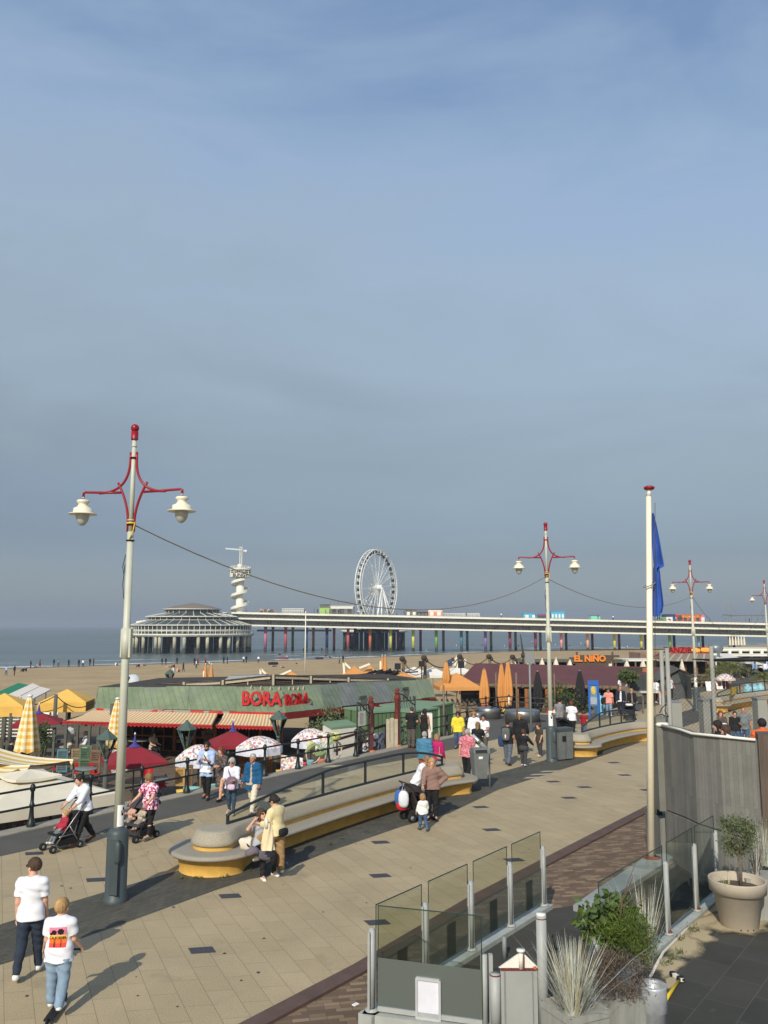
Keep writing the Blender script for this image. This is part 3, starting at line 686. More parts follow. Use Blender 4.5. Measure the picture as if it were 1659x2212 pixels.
for u0,u1,c,lb in ((1420,1437,S(96,150,108),'green and pink billboard standing on the deck behind the flag'),(1437.5,1451,S(220,216,212),'white billboard with a black and red figure by the navy kiosk')):
 q0,q1 = A(u0,1344,PY),A(u1,1344,PY); zt = A(u0,1333,PY).z; b = MB(); b.box(((q0.x + q1.x) / 2,PY - 1,(q0.z + zt) / 2),(q1.x - q0.x,.2,zt - q0.z))
 b.sup(((q0.x + q1.x) / 2,PY - 1.12,(q0.z + zt) / 2),(1.2,.1,.6),.8,10,Matrix.Rotation(.5,3,'Y'),1)
 one(b,'billboard',[mat('board_' + lb.split()[0],c,.6,.1),mat('board_mark',S(150,50,66),.6,.5,sc=1)],lb,'billboard')
# seats and screens left of the lime kiosk
b = MB(); rnd = random.Random(2)
for i in range(16):
 p = A(562 + i * 1.9,deckv(575) - rnd.uniform(2,6),PY); b.sup((p.x,PY + 1 + rnd.uniform(0,2),p.z),(1.1,.8,1.0),.5,8,mi=i % 3)
one(b,'deck_stall',[SALMON,DKG,mat('stall_green',S(60,90,70),.7,.2)],'low pink and green stall heaped on the deck beside the bungee tower','stall')
b = MB(); p0 = A(659,1437,150); b.cyl((p0.x,150,beach_z(p0.x,150)),(p0.x,150,A(659,1320,150).z),.13,.08,8)
one(b,'beach_mast',WHITE,'slender white mast planted in the sand in front of the pier','mast')
# ------------------------------------------------------------------ promenade lamps
GLOBE = mat('frosted_lamp_glass',S(176,178,170),.25,.08,spec=.6)
YELLOWT = mat('yellow_strap',S(214,178,60),.6,.1)
PAPER = mat('paper_notice',S(232,232,228),.7,.04)
def make_lamp():
 t = thing('street_lamp','','street lamp',(0,0,0),0,'promenade lamps with red bracket arms')
 b = MB()                                            # casing with service door
 b.lathe([(.225,0),(.225,.06),(.20,.08),(.20,1.22),(.185,1.27),(.13,1.33),(0,1.34)],20,(0,0,0)); b.build('casing',CASING,t)
 b = MB(); b.box((.06,-.205,.66),(.17,.05,.98)); b.sup((.12,-.20,.92),(.12,.12,.42),.6); b.build('service_door',CASING,t)
 b = MB(); b.cyl((0,0,1.3),(0,0,7.0),.092,.062,16); b.cyl((0,0,7.0),(0,0,8.95),.05,.042,14); b.torus((0,0,8.74),.047,.014); b.torus((0,0,7.23),.065,.014); b.build('pole',LAMPGREY,t)
 b = MB(); b.cyl((0,0,4.5),(0,0,5.1),.088,.086,12); b.box((.09,.0,4.8),(.05,.09,.55)); b.box((-.085,0,4.8),(.03,.08,.55)); b.build('junction_box',LAMPGREY,t)
 b = MB(); b.lathe([(.072,8.88),(.072,9.05),(.06,9.05)],16); b.sup((0,0,9.12),(.168,.168,.168),1,16); b.build('finial',RED,t)
 for s in (-1,1):
  b = MB(); up = []
  for k in range(15):                              # upper bow: from the pole outwards, concave
   q = k / 14; up.append((s * (.068 + .66 * q ** 2.1),0,8.50 - .70 * (1 - (1 - q) ** 2.0)))
  b.tube([(s * .066,0,8.62)] + up,.026,8)
  lo = []
  for k in range(13):                              # lower bow back to the pole
   q = k / 12; lo.append((s * (.32 - .25 * (1 - (1 - q) ** 1.9)),0,8.0 - .82 * q))
  b.tube(lo + [(s * .066,0,7.0)],.026,8)
  b.tube([(s * .25,0,7.80),(s * .60,0,7.81),(s * 1.04,0,7.83),(s * 1.08,0,7.81),(s * 1.08,0,7.74)],.026,8)
  for z in (8.5,7.14): b.beam((s * .03,0,z),(s * .07,0,z),.05,.05)
  b.torus((0,0,8.5),.052,.02); b.torus((0,0,7.14),.06,.02)
  b.build('bracket_arm',RED,t)
  b = MB(); o = (s * 1.08,0,7.42)
  b.cyl((o[0],0,7.66),(o[0],0,7.76),.022,.022,8,1)
  b.lathe([(0,.26),(.105,.255),(.125,.24),(.125,.205),(.10,.185),(.085,.16),(.115,.11),(.185,.08),(.188,.0),(.28,-.03),(.278,-.042),(.13,-.035)],28,o)
  h = b.build('lamp_head',[CREAM,STEEL],t)
  b = MB(); b.lathe([(.132,-.03),(.134,-.08),(.118,-.16),(.085,-.22),(.04,-.265),(0,-.275)],22,o); b.build('lamp_glass',GLOBE,h)
 return t
LAMP = make_lamp()
# base of each post in the photograph and how far its top leans
LAMPS = [(249,1946,9.2,'nearest red armed lamp, at the left, on the dark band before the round bench',0),
         (1192,1645,9.2,'red armed lamp beside the litter bin and the second bench',1.0),
         (1506,1536,9.2,'red armed lamp behind the flag, in front of the red name board',.9),
         (1664,1478,9.2,'farthest red armed lamp, half cut off at the right edge of the photo',.9)]
LB = []
aang = math.atan2(-.2,.98)
for i,(u,v,H,lb,ln) in enumerate(LAMPS):
 p = G(u,v,.004); o = place(LAMP,p,aang,1.04) if i == 0 else dup(LAMP,p,aang,lb,1.04)
 o['label'] = lb; LB.append(o)
# straps, loose cable ends, and paper notices on the posts
def on_lamp(i,x,y,z): return LB[i].location + Matrix.Rotation(aang,3,'Z') @ Vector((x,y,z))
for i in (0,1,2):
 b = MB(); c = LB[i].location
 b.torus((c.x,c.y,7.17 + .29),.078,.022,mi=0); b.tube([(c.x + .09,c.y - .03,7.48),(c.x + .07,c.y - .08,7.28),(c.x,c.y - .09,7.13)],.012,5,0); b.torus((c.x,c.y,7.1),.075,.016,mi=1)
 b.tube([(c.x - .07,c.y - .05,6.8),(c.x - .12,c.y - .05,6.55),(c.x - .09,c.y - .06,6.4),(c.x - .07,c.y - .06,6.6),(c.x - .1,c.y - .06,6.2),(c.x - .07,c.y - .06,5.9)],.008,5,1)
 one(b,'cable_strap',[YELLOWT,BLACK],['yellow strap and loose cable end tied to the nearest lamp post','small yellow strap and cable end on the lamp post by the litter bin','cable strap on the lamp post behind the flag'][i],'strap')
def notice(i,z0,z1,w_,lb,off=0.):
 c = LB[i].location; d = (Vector((0,0,0)) - Vector((c.x,c.y,0))).normalized(); a0 = math.atan2(d.y,d.x) + off; r = .103
 b = MB(); P = [[(c.x + r * math.cos(a0 + w_ * (j / 6 - .5)),c.y + r * math.sin(a0 + w_ * (j / 6 - .5)),z) for j in range(7)] for z in np.linspace(z0,z1,9)]
 b.grid(P,mi=lambda k,j: 1 if (k in (4,5,6) and j in (3,4,5) and (k + j) % 3 and z1 - z0 > .3) else 0)
 one(b,'paper_notice',[PAPER,mat('notice_print',S(60,40,44),.7,.4,sc=20)],lb,'notice')
notice(0,1.42,1.83,1.5,'white paper notice with a dark portrait taped to the nearest lamp post',.45)
notice(1,1.36,1.98,2.0,'white sticker wrapped round the lamp post by the litter bin')
notice(2,1.5,2.1,2.0,'sticker patched paper on the lamp post in front of the red name board')
# wires strung from lamp to lamp
def wire(a,c,sag,name,lb):
 b = MB(); b.tube([Vector(a).lerp(Vector(c),k / 24) - Vector((0,0,sag * 4 * (k / 24) * (1 - k / 24))) for k in range(25)],.013,5)
 one(b,name,mat('cable_tan',S(128,116,92),.9,.1),lb,'cable')
wire(on_lamp(0,.05,0,7.43),on_lamp(1,-.05,0,7.33),1.55,'overhead_cable','thin sagging cable strung from the nearest lamp to the lamp by the litter bin')
wire(on_lamp(1,.05,0,7.23),on_lamp(2,-.05,0,7.18),.9,'overhead_cable','thin cable sagging behind the flagpole between two lamps')
wire(on_lamp(2,.05,0,7.18),on_lamp(3,-.05,0,7.18),2.6,'overhead_cable','thin cable hanging from the lamp behind the flag towards the far lamp')

# ------------------------------------------------------------------ long concrete benches with glass screens
TERR = mat('terrazzo',S(158,150,132),.75,.22,sc=45,bump=.15,bsc=80)
TERR2 = mat('terrazzo_seat',S(150,143,128),.7,.2,sc=45,bump=.12,bsc=80)
YEL = mat('ochre_paint',S(208,164,80),.7,.16,sc=3)
FRAME = mat('black_steel_frame',S(40,46,48),.45,.12)
PANE = glass_mat('clear_pane',(.93,.97,.95),.93)
def capsule_ring(L,r0,rm,bow=.22,n=18,m=26):
 """plan outline of a bench: round ends of radius r0, waist of half width rm"""
 pts = []
 cen = lambda x: bow * math.sin(math.pi * x / L)
 half = lambda x: rm + (r0 - rm) * max(0,1 - min(x,L - x) / 1.1) ** 1.6 if True else rm
 for i in range(m + 1):
  x = L * i / m; pts.append((x,cen(x) - half(x)))
 for i in range(1,n):
  t = -math.pi / 2 + math.pi * i / n; pts.append((L + r0 * math.cos(t),r0 * math.sin(t)))
 for i in range(m + 1):
  x = L * (1 - i / m); pts.append((x,cen(x) + half(x)))
 for i in range(1,n):
  t = math.pi / 2 + math.pi * i / n; pts.append((r0 * math.cos(t),r0 * math.sin(t)))
 return pts
def loft(levels,mb,mi=0):
 k = len(levels[0][0]); vs = [(x,y,z) for pl,z in levels for x,y in pl]
 fs = [(i * k + j,i * k + (j + 1) % k,(i + 1) * k + (j + 1) % k,(i + 1) * k + j) for i in range(len(levels) - 1) for j in range(k)]
 mb.add(vs,fs,mi,True); mb.add([(x,y,levels[-1][1]) for x,y in levels[-1][0]],[tuple(range(k))],mi); mb.add([(x,y,levels[0][1]) for x,y in levels[0][0]],[tuple(range(k))[::-1]],mi)
def make_bench(L):
 t = thing('promenade_bench','','bench',(0,0,0),0,'long concrete benches along the promenade')
 R_ = lambda r0,rm: capsule_ring(L,r0,rm)
 b = MB(); loft([(R_(.80,.38),0),(R_(.78,.36),.06),(R_(.84,.42),.30),(R_(.90,.50),.335)],b); b.build('base',YEL,t)
 b = MB(); loft([(R_(.90,.60),.335),(R_(.99,.68),.355),(R_(1.03,.72),.40),(R_(1.0,.69),.445),(R_(.93,.62),.455)],b); b.build('seat',TERR2,t)
 b = MB(); loft([(R_(.50,.20),.455),(R_(.49,.19),.545)],b); b.build('backrest_plinth',YEL,t)
 b = MB(); loft([(R_(.53,.23),.545),(R_(.56,.25),.57),(R_(.54,.235),.64),(R_(.45,.15),.80),(R_(.42,.13),.83),(R_(.37,.09),.84)],b); b.build('backrest',TERR,t)
 s = thing('x','','') if False else None
 x0,x1 = .35,L - .25
 hp = lambda q: .14 + .44 * min(1,q / .42) ** .85 * (1 - max(0,(q - .72) / .28) ** 2.2 * .85)
 cen = lambda x: .22 * math.sin(math.pi * x / L)
 P = lambda q,z: Vector((x0 + (x1 - x0) * q,cen(x0 + (x1 - x0) * q),z))
 b = MB(); nn = 40
 b.tube([P(k / nn,.87) for k in range(nn + 1)],.032,6); b.tube([P(k / nn,.90 + hp(k / nn)) for k in range(nn + 1)],.036,6)
 for q in (0.003,.385,.585,.78,.997): b.beam(P(q,.83),P(q,.90 + hp(q)),.06,.05)
 fr = b.build('screen_frame',FRAME,t)
 for qa,qb in ((0,.385),(.385,.585),(.585,.78),(.78,1)):
  b = MB(); k = 10; b.grid([[P(qa + (qb - qa) * j / k,.88 + (hp(qa + (qb - qa) * j / k)) * i) for j in range(k + 1)] for i in (0,1)]); b.build('glass_pane',PANE,fr)
 return t
c0,c1 = G(465,1873),G(966,1709)
BL = (c1 - c0).length; BA = math.atan2(c1.y - c0.y,c1.x - c0.x)
BENCH = make_bench(BL); BENCH['label'] = 'long curved concrete bench with ochre base, nearest one, two women at its round end'
place(BENCH,(c0.x,c0.y,.004),BA)
c2 = G(1252,1629); BENCH2 = make_bench(6.0); BENCH2['label'] = ('concrete bench behind the flagpole, starting beside the lamp and litter bin'); place(BENCH2,(c2.x,c2.y,.004),BA - .10)
c3 = G(1546,1536); o = dup(BENCH,(c3.x,c3.y,.004),BA - .22,'farthest concrete bench, a yellow sheet on its glass, beyond the net')
b = MB(); p = [A(1578,1502,54),A(1592,1498,57),A(1592,1483,57),A(1578,1485,54)]; b.sheet(p); b.sheet([q + Vector((.05,-.05,0)) for q in p][::-1])
one(b,'yellow_sheet',mat('yellow_sheet',S(206,176,60),.7,.15),'yellow printed sheet hung on the glass of the farthest bench','sheet')

# ------------------------------------------------------------------ iron railing along the edge
RAIL = mat('railing_green_black',S(30,38,38),.42,.15)
def railing(pts,name,lb,h=1.02,mids=(.52,),every=1.9,tall=0):
 base = pts[0]; t = thing(name,lb,'railing',base)
 L_ = [(pts[i + 1] - pts[i]).length for i in range(len(pts) - 1)]
 posts = []
 for i in range(len(pts) - 1):
  k = max(1,round(L_[i] / every))
  posts += [pts[i].lerp(pts[i + 1],j / k) for j in range(k)]
 posts.append(pts[-1])
 for p in posts:
  b = MB(); b.lathe([(.115,0),(.115,.10),(.085,.14),(.065,.30),(.05,.5),(.07,.52),(.07,.58),(.05,.6),(.042,h - .12),(.065,h - .1),(.075,h - .02),(.06,h + .05),(.02,h + .085),(0,h + .09)],10,p); b.build('post',RAIL,t)
 for z in (h - .03,) + tuple(mids):
  b = MB(); b.tube([p + Vector((0,0,z)) for p in posts],.03,6); b.build('rail',RAIL,t)
 return t
e0 = edge_off([back,EDGE[0],EDGE[1]],.25)
lift = Vector((0,0,.035))
dirE = (EDGE[1] - EDGE[0]).normalized()
railing([e0[1] - dirE * 11.4 + lift,e0[1] + lift,e0[2] + lift],'iron_railing','dark green iron railing with ball topped posts in front of the parasol terrace')
railing([G(915,1603) ,G(966,1590),G(1009,1580)],'iron_railing','short dark railing right of the ornate gate by the green containers')
railing([G(1010,1552),G(1050,1544),G(1100,1540),G(1162,1545),G(1290,1543)],'iron_railing','dark railing behind the steel drums and the parked bicycle',mids=(.36,.7),every=2.3)
railing([G(1446,1500),G(1590,1468),G(1646,1457)],'iron_railing','far dark railing beside the gabled shed and the palm',every=2.4)
# ornate gate with its posts
IRON = mat('wrought_iron',S(52,54,56),.55,.25)
def totem(u,v,vt,lb):
 p = G(u,v); H = CH - (vt - HY) * p.y / F; b = MB()
 b.lathe([(.16,0),(.16,.05),(.115,.1),(.105,H - .55),(.14,H - .5),(.14,H - .38),(.11,H - .34),(.10,H - .22),(.13,H - .2),(.06,H - .16),(.11,H - .09),(.09,H - .03),(0,H + .03)],14,p)
 t = thing('gate_post',lb,'gate post',p); b.build('shaft',RUST,t)
 b = MB(); b.lathe([(.2,0),(.22,.04),(.17,.09),(.1,.1)],12,p); b.build('foot',mat('copper',S(186,112,70),.5,.3,sc=8),t)
totem(801,1625,1500,'rusty carved post behind the left wrought iron gate leaf')
totem(858,1613,1483,'taller rusty carved post standing between the two gate leaves')
def gate_leaf(p0,p1,H,lb,paper=None):
 t = thing('gate_leaf',lb,'gate',p0); d = p1 - p0; W = d.length; d = d.normalized(); P = lambda x,z: p0 + d * x + Vector((0,0,z))
 b = MB(); b.beam(P(0,0),P(0,H),.06,.06); b.beam(P(W,0),P(W,H * .92),.06,.06)
 for z in (.06,H * .36,H * .54): b.beam(P(0,z),P(W,z),.04,.05)
 b.tube([P(W * k / 10,H * (.88 + .12 * math.cos(k / 10 * 3))) for k in range(11)],.03,6); b.build('frame',IRON,t)
 b = MB(); rn = random.Random(int(p0.x * 10))
 for k in range(30):
  x,z,r = rn.uniform(.1,W - .1),rn.uniform(.12,H * .52),rn.uniform(.06,.13)
  b.tube([P(x + r * math.cos(a) * (1 - a / 14),z + r * math.sin(a) * (1 - a / 14)) for a in np.linspace(0,8,14)],.014,5)
 for k in range(9):
  x = W * (k + .5) / 9; b.tube([P(x,H * .72),P(x + .05,H * .8),P(x - .05 + .1 * (k % 2),H * .93)],.016,5)
 for k in range(7):
  x = W * .2 + .07 * k; b.tube([P(x,H * .9),P(x + .1,H * 1.03),P(x + .02,H * 1.12),P(x - .08,H * 1.05)],.016,5)
 tag(b.build('scrollwork',IRON,t),kind='stuff')
 b = MB(); b.sup(P(W + .1,H * .42) + Vector((0,0,0)),(.22,.2,.34),.9,10); b.build('lion_mask',mat('old_bronze',S(96,70,56),.7,.3,sc=12),t)
 if paper:
  x0,x1,za,zb = paper; b = MB(); n = d.cross(Vector((0,0,1))); b.hexa([P(x0,za) + n * .04,P(x1,za) + n * .04,P(x1,za) + n * .06,P(x0,za) + n * .06,P(x0,zb) + n * .04,P(x1,zb) + n * .04,P(x1,zb) + n * .06,P(x0,zb) + n * .06])
  sgn = b.build('menu_board',mat('menu_board',S(190,188,178),.6,.08,sc=9),t)
  b = MB()
  for k in range(9):
   z = za + (zb - za) * (.86 - k * .085); b.beam(P(x0 + .07,z) + n * .064,P(x0 + .07 + (x1 - x0 - .14) * rn.uniform(.5,1),z) + n * .064,.004,.015)
  tag(b.build('print',mat('menu_print',S(120,118,112),.7,.1),sgn),kind='stuff')
gate_leaf(G(771,1632),G(800,1626),2.15,'wrought iron gate leaf carrying a pale menu board',(.04,.52,1.18,1.78))
gate_leaf(G(864,1613),G(897,1606),2.3,'open wrought iron gate leaf behind the couple in black')
# litter bins
BING = mat('bin_grey',S(106,110,108),.5,.15,sc=4)
def bin_a(u,v):
 p = G(u,v,.004); t = thing('litter_bin','grey square litter bin hung on a bent post, its slot black, by the dark path','litter bin',p,.22)
 M = XF[t.name]; b = MB()
 b.hexa([M @ Vector(q) for q in [(-.20,-.2,.34),(.20,-.2,.34),(.20,.17,.34),(-.20,.17,.34),(-.27,-.25,1.16),(.27,-.25,1.16),(.27,.2,1.16),(-.27,.2,1.16)]]); b.build('body',BING,t)
 b = MB(); b.hexa([M @ Vector(q) for q in [(-.28,-.26,1.16),(.28,-.26,1.16),(.28,.21,1.16),(-.28,.21,1.16),(-.25,-.2,1.30),(.25,-.2,1.30),(.25,.18,1.30),(-.25,.18,1.30)]]); b.build('lid',BING,t)
 b = MB(); b.hexa([M @ Vector(q) for q in [(-.21,-.262,1.17),(.21,-.262,1.17),(.21,-.24,1.17),(-.21,-.24,1.17),(-.2,-.222,1.27),(.2,-.222,1.27),(.2,-.2,1.27),(-.2,-.2,1.27)]]); b.build('slot',BLACK,t)
 b = MB(); b.tube([M @ Vector(q) for q in [(.36,.0,0),(.36,0,1.15),(.34,0,1.24),(.28,0,1.27)]],.032,8); b.tube([M @ Vector(q) for q in [(-.2,.19,0),(-.2,.19,.6)]],.03,8); b.build('post',GREYMET,t)
 b = MB(); b.sheet([M @ Vector(q) for q in [(-.1,-.2495,.98),(.03,-.2495,.98),(.05,-.2535,1.06),(-.1,-.2535,1.06)]]); b.build('sticker',PAPER,t)
bin_a(1036,1703)
p = G(1216,1641,.004); t = thing('litter_bin','tall grey twin litter bin with dark openings next to the second lamp','litter bin',p,.55)
M = XF[t.name]
for x in (-.2,.2):
 b = MB(); b.hexa([M @ Vector(q) for q in [(x - .17,-.2,.05),(x + .17,-.2,.05),(x + .17,.2,.05),(x - .17,.2,.05),(x - .19,-.22,1.12),(x + .19,-.22,1.12),(x + .19,.22,1.12),(x - .19,.22,1.12)]]); b.build('body',BING,t)
b = MB(); b.box(M @ Vector((0,0,1.2)),(.8,.46,.12),rz=.55); b.build('lid',CASING,t)
b = MB(); b.box(M @ Vector((-.1,-.21,.85)),(.2,.04,.22),rz=.55); b.build('slot',BLACK,t)
# steel planters / seats
for u,v,r_,h,lb in ((1129,1558,.98,.62,'large round steel drum seat with two thin poles beside it'),(1055,1552,.72,.62,'smaller steel drum half behind the bicycle'),(1033,1565,.38,.62,'narrow steel drum partly hidden behind the woman in white')):
 p = G(u,v); b = MB(); b.lathe([(r_ * .96,0),(r_ * .96,.04),(r_,.05),(r_,h - .03),(r_ * .97,h),(r_ * .5,h + .01),(0,h + .01)],36,p)
 one(b,'steel_drum',STEEL,lb,'drum seat','round steel drums')

# ------------------------------------------------------------------ flagpole with a limp blue flag
p = G(1407,1853,.30); FP = p
fl = thing('flagpole','tall cream flagpole with red cap standing on the grey ledge','flagpole',p)
ht = A(1402,1050,p.y); topz = ht.z; lean = (A(1402.5,1060,p.y).x - p.x)
b = MB(); b.cyl(p,(p.x + lean * .93,p.y,topz - .25),.086,.058,20); b.build('pole',mat('flagpole_cream',S(236,226,198),.4,.05,sc=2),fl)
b = MB(); b.cyl((p.x + lean * .93,p.y,topz - .25),(p.x + lean,p.y,topz - .05),.048,.048,16); b.build('collar',WHITE,fl)
b = MB(); b.lathe([(0,-.09),(.10,-.085),(.125,-.05),(.12,-.02),(.06,.005),(0,.01)],24,(p.x + lean,p.y,topz)); b.build('cap',RED,fl)
b = MB(); b.lathe([(.2,0),(.2,.02),(.14,.04),(.11,.05)],16,p); b.build('foot_plate',RUST,fl)
zr = A(1404,1263,p.y).z; xr = p.x + lean * .7
b = MB(); b.tube([(xr + .13 * math.cos(t_),p.y + .13 * math.sin(t_),zr + .06 * math.cos(t_ - .3)) for t_ in np.linspace(0,2 * math.pi,20,endpoint=False)],.013,6,closed=True); b.build('hoist_ring',GREYMET,fl)
b = MB(); b.tube([(p.x + lean * q + .105,p.y - .05,p.z + .9 + (topz - p.z - 1.3) * q) for q in np.linspace(0,1,8)],.007,5); b.build('halyard',ROPE,fl)
FLAG = mat('blue_flag_cloth',S(46,84,164),.75,.1,sc=3)
b = MB(); z_a,z_b = A(1410,1108,p.y).z,A(1420,1330,p.y).z; rows,cols = 44,26; P = []
for i in range(rows + 1):
 q = i / rows; z = z_a + (z_b - z_a) * q
 wd = .03 + .23 * min(1,q / .52) if q < .535 else (.155 + .10 * (q - .535) / .465)
 if q > .92: wd *= 1 - (q - .92) * 2.2
 row = []
 for j in range(cols + 1):
  s_ = j / cols; fold = math.sin(s_ * 10.5 + 1.2 * math.sin(q * 6)) * (.05 * min(1,q * 2.2)) + .02 * math.sin(s_ * 23 + q * 8)
  x = p.x + lean * (1 - q * .3) * .9 + .075 + wd * (s_ + .10 * math.sin(s_ * 6.28 + q * 4) * q)
  row.append((x,p.y + fold + .03 * math.sin(q * 9 + s_ * 3),z - .14 * s_ * (q > .5) * math.sin(s_ * 4 + q * 7) * (q - .5)))
 P.append(row)
b.grid(P)
one(b,'flag',FLAG,'blue flag hanging limp and folded beside the cream pole','flag')
# grey ledge the pole stands on
LEDGE = mat('ledge_grey',S(148,152,150),.7,.12,sc=2)
b = MB(); q = [G(1238,1955,.3),G(1276,1966,.3),G(1470,1842,.3),G(1400,1846,.3)]; b.prism([(v.x,v.y) for v in q],.008,.3)
one(b,'stone_ledge',LEDGE,'flat grey stone ledge under the flagpole between brick walk and dark tiles','ledge')
# ------------------------------------------------------------------ the green roofed beach restaurant
GREENROOF = brick_mat('green_roof_sheet',S(112,126,98),S(124,136,108),S(92,104,82),.28,9,.012,(.9,.42,0),(0,0,1),var=.22,sc=.9,speck=.1,specsc=9,bump=.3,rough=.75,stain=(S(118,124,112),.35,.55))
REDP = mat('red_paint',S(168,36,34),.6,.25,sc=3)
REDGREY = spots_mat('peeling_red_fascia',S(150,146,140),[S(176,40,38),S(186,60,52),S(160,150,146)],2.2,.62)
AWNA,AWNB = mat('awning_cream',S(226,206,164),.85,.08),mat('awning_tan',S(194,150,104),.85,.1)
ORWOOD = mat('orange_wood',S(150,92,48),.7,.25,sc=5,stretch=(1,1,.2))
GREYWOOD = mat('grey_green_wood',S(86,88,80),.8,.25,sc=4,stretch=(1,1,.2))
cor = A(617,1531,43.0); lft = A(203,1523,45.3); rgt = A(941,1499.5,52.0); ze = 1.0
cor.z = lft.z = rgt.z = ze
FL = -1.3
rest = thing('beach_restaurant','low beach restaurant with sloping green sheet roof and red letters','restaurant',(cor.x,cor.y,FL))
dl,dr = (lft - cor).normalized(),(rgt - cor).normalized()
inw = Vector((-.15,1,0))
bl_ = lft + Vector((1.5,10,0)); br_ = rgt + Vector((-3,7,0))
def roof_up(p,q): return p + q + Vector((0,0,1.12))
topc = A(612,1482,45.2); topl = A(213,1484,46.6); topr = A(928,1467,53.6)
zt = (topc.z + topl.z + topr.z) / 3
for q in (topc,topl,topr): q.z = zt if False else q.z
b = MB(); nl = 18
def patch(a0,a1,t0,t1,k,mb,gm=()):
 P = [[a0.lerp(a1,i / k) for i in range(k + 1)],[t0.lerp(t1,i / k) for i in range(k + 1)]]
 rn = random.Random(4)
 for i in range(k):
  j = Vector((0,0,rn.uniform(-.03,.03))); o = Vector((0,-1,.0)) * rn.uniform(0,.05)
  q = [P[0][i] + j + o,P[0][i + 1] + j + o,P[1][i + 1] + j + o,P[1][i] + j + o]
  mb.hexa([v + Vector((0,.05,-.05)) for v in q] + q,gm[i] if i < len(gm) else 0)
patch(lft,cor,topl,topc,8,b); patch(cor,rgt,topc,topr,9,b,(0,0,1,2,1,2,1,0,0)); patch(bl_ + Vector((0,0,0)),lft,topl + Vector((1.2,8,0)),topl,5,b); b.build('roof',[GREENROOF] + [brick_mat('grey_roof_sheet_' + k_,c_,c_,S(70,76,68),.28,9,.012,(.9,.42,0),(0,0,1),var=.3,sc=1.3,bump=.3,rough=.7) for k_,c_ in (('green',S(104,114,98)),('worn',S(108,112,108)))],rest)
b = MB(); b.sheet([topl - Vector((0,0,.04)),topc - Vector((0,0,.04)),topr - Vector((0,0,.04)),topr + Vector((-3,6,0)),topl + Vector((1.2,8,0))]); b.build('roof_deck',DKWOOD,rest)
b = MB()
def band(a,c,z0,z1,off,mi=0):
 n = Vector(((c - a).y,-(c - a).x,0)).normalized()
 if n.y > 0: n = -n
 q = [a + n * off,c + n * off,c + n * (off - .08),a + n * (off - .08)]
 b.hexa([Vector((v.x,v.y,z0)) for v in q] + [Vector((v.x,v.y,z1)) for v in q],mi)
band(lft,cor.lerp(lft,.28),ze - .16,ze - .02,.06,0); band(cor.lerp(lft,.28),cor,ze - .20,ze - .02,.07,1); band(cor,rgt,ze - .36,ze - .05,.04,2)
b.build('fascia',[REDGREY,REDP,mat('dark_red_paint',S(120,32,30),.7,.3,sc=2)],rest)
# walls: left front set back under the awnings, right side of planks and windows
b = MB(); s1,s2 = lft + Vector((.6,1.6,0)),cor + Vector((-.35,1.3,0)); s3 = rgt + Vector((-.4,.9,0))
def wall(a,c,z0,z1,th,mb,mi=0):
 n = Vector(((c - a).y,-(c - a).x,0)).normalized() * th
 mb.hexa([Vector((v.x,v.y,z)) for z in (z0,z1) for v in (a,c,c + n,a + n)],mi)
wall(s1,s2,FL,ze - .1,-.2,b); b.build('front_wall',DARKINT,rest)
b = MB(); k0,k1 = cor.lerp(rgt,.17) + Vector((-.3,.5,0)),s3
wall(k0,k1,FL,.0,-.2,b); b.build('side_wall',brick_mat('grey_planks',S(112,98,84),S(90,80,70),S(50,44,40),4,.2,.012,(.92,.39,0),(0,0,1),var=.3,sc=1.5),rest)
b = MB(); wall(k0 + Vector((0,.1,0)),k1 + Vector((0,.1,0)),.0,ze - .1,-.1,b); b.build('side_windows',DARKGLASS,rest)
for q in (.0,.22,.28,.5,.72,.78,1):
 b = MB(); p = k0.lerp(k1,q); b.box((p.x,p.y - .05,(FL + ze) / 2),(.14,.14,ze - FL)); b.build('side_post',mat('dark_red_paint',S(0,0,0)) if q in (.22,.28,1) else WOOD,rest)
# front posts, window frames and the bar within
for q in (0,.12,.25,.38,.5,.62,.75,.88,1.0):
 b = MB(); p = s1.lerp(s2,q) + Vector((.04,-.25,0)); b.box((p.x,p.y,(FL + ze) / 2),(.16,.16,ze - FL)); b.build('front_post',ORWOOD if q in (.38,.5,.62,.88) else GREYWOOD,rest)
b = MB()
for q0,q1 in ((0,.12),(.12,.25),(.25,.38),(.38,.5),(.5,.62),(.62,.75),(.75,.88)):
 for z in (-1.3,-.55,.45):
  p,r = s1.lerp(s2,q0) + Vector((.04,-.25,0)),s1.lerp(s2,q1) + Vector((.04,-.25,0)); b.beam((p.x,p.y,z),(r.x,r.y,z),.07,.08)
 m_ = (s1.lerp(s2,(q0 + q1) / 2)) + Vector((.04,-.25,0)); b.beam((m_.x,m_.y,-1.3),(m_.x,m_.y,.45),.06,.06)
b.build('window_frame',ORWOOD,rest)
b = MB(); rn = random.Random(9)
for i in range(26):
 p = s1.lerp(s2,rn.uniform(.02,.98)) + Vector((0,-.05,0)); b.box((p.x,p.y,rn.uniform(-1.5,.3)),(rn.uniform(.2,.8),.1,rn.uniform(.15,.6)),mi=i % 4)
tag(b.build('bar_shelf_goods',[mat('bar_brown',S(86,64,44),.8,.3),mat('bar_grey',S(110,108,100),.6,.3),mat('bar_tan',S(150,122,84),.7,.3),mat('bar_dark',S(40,36,32),.8,.3)],rest),kind='stuff')
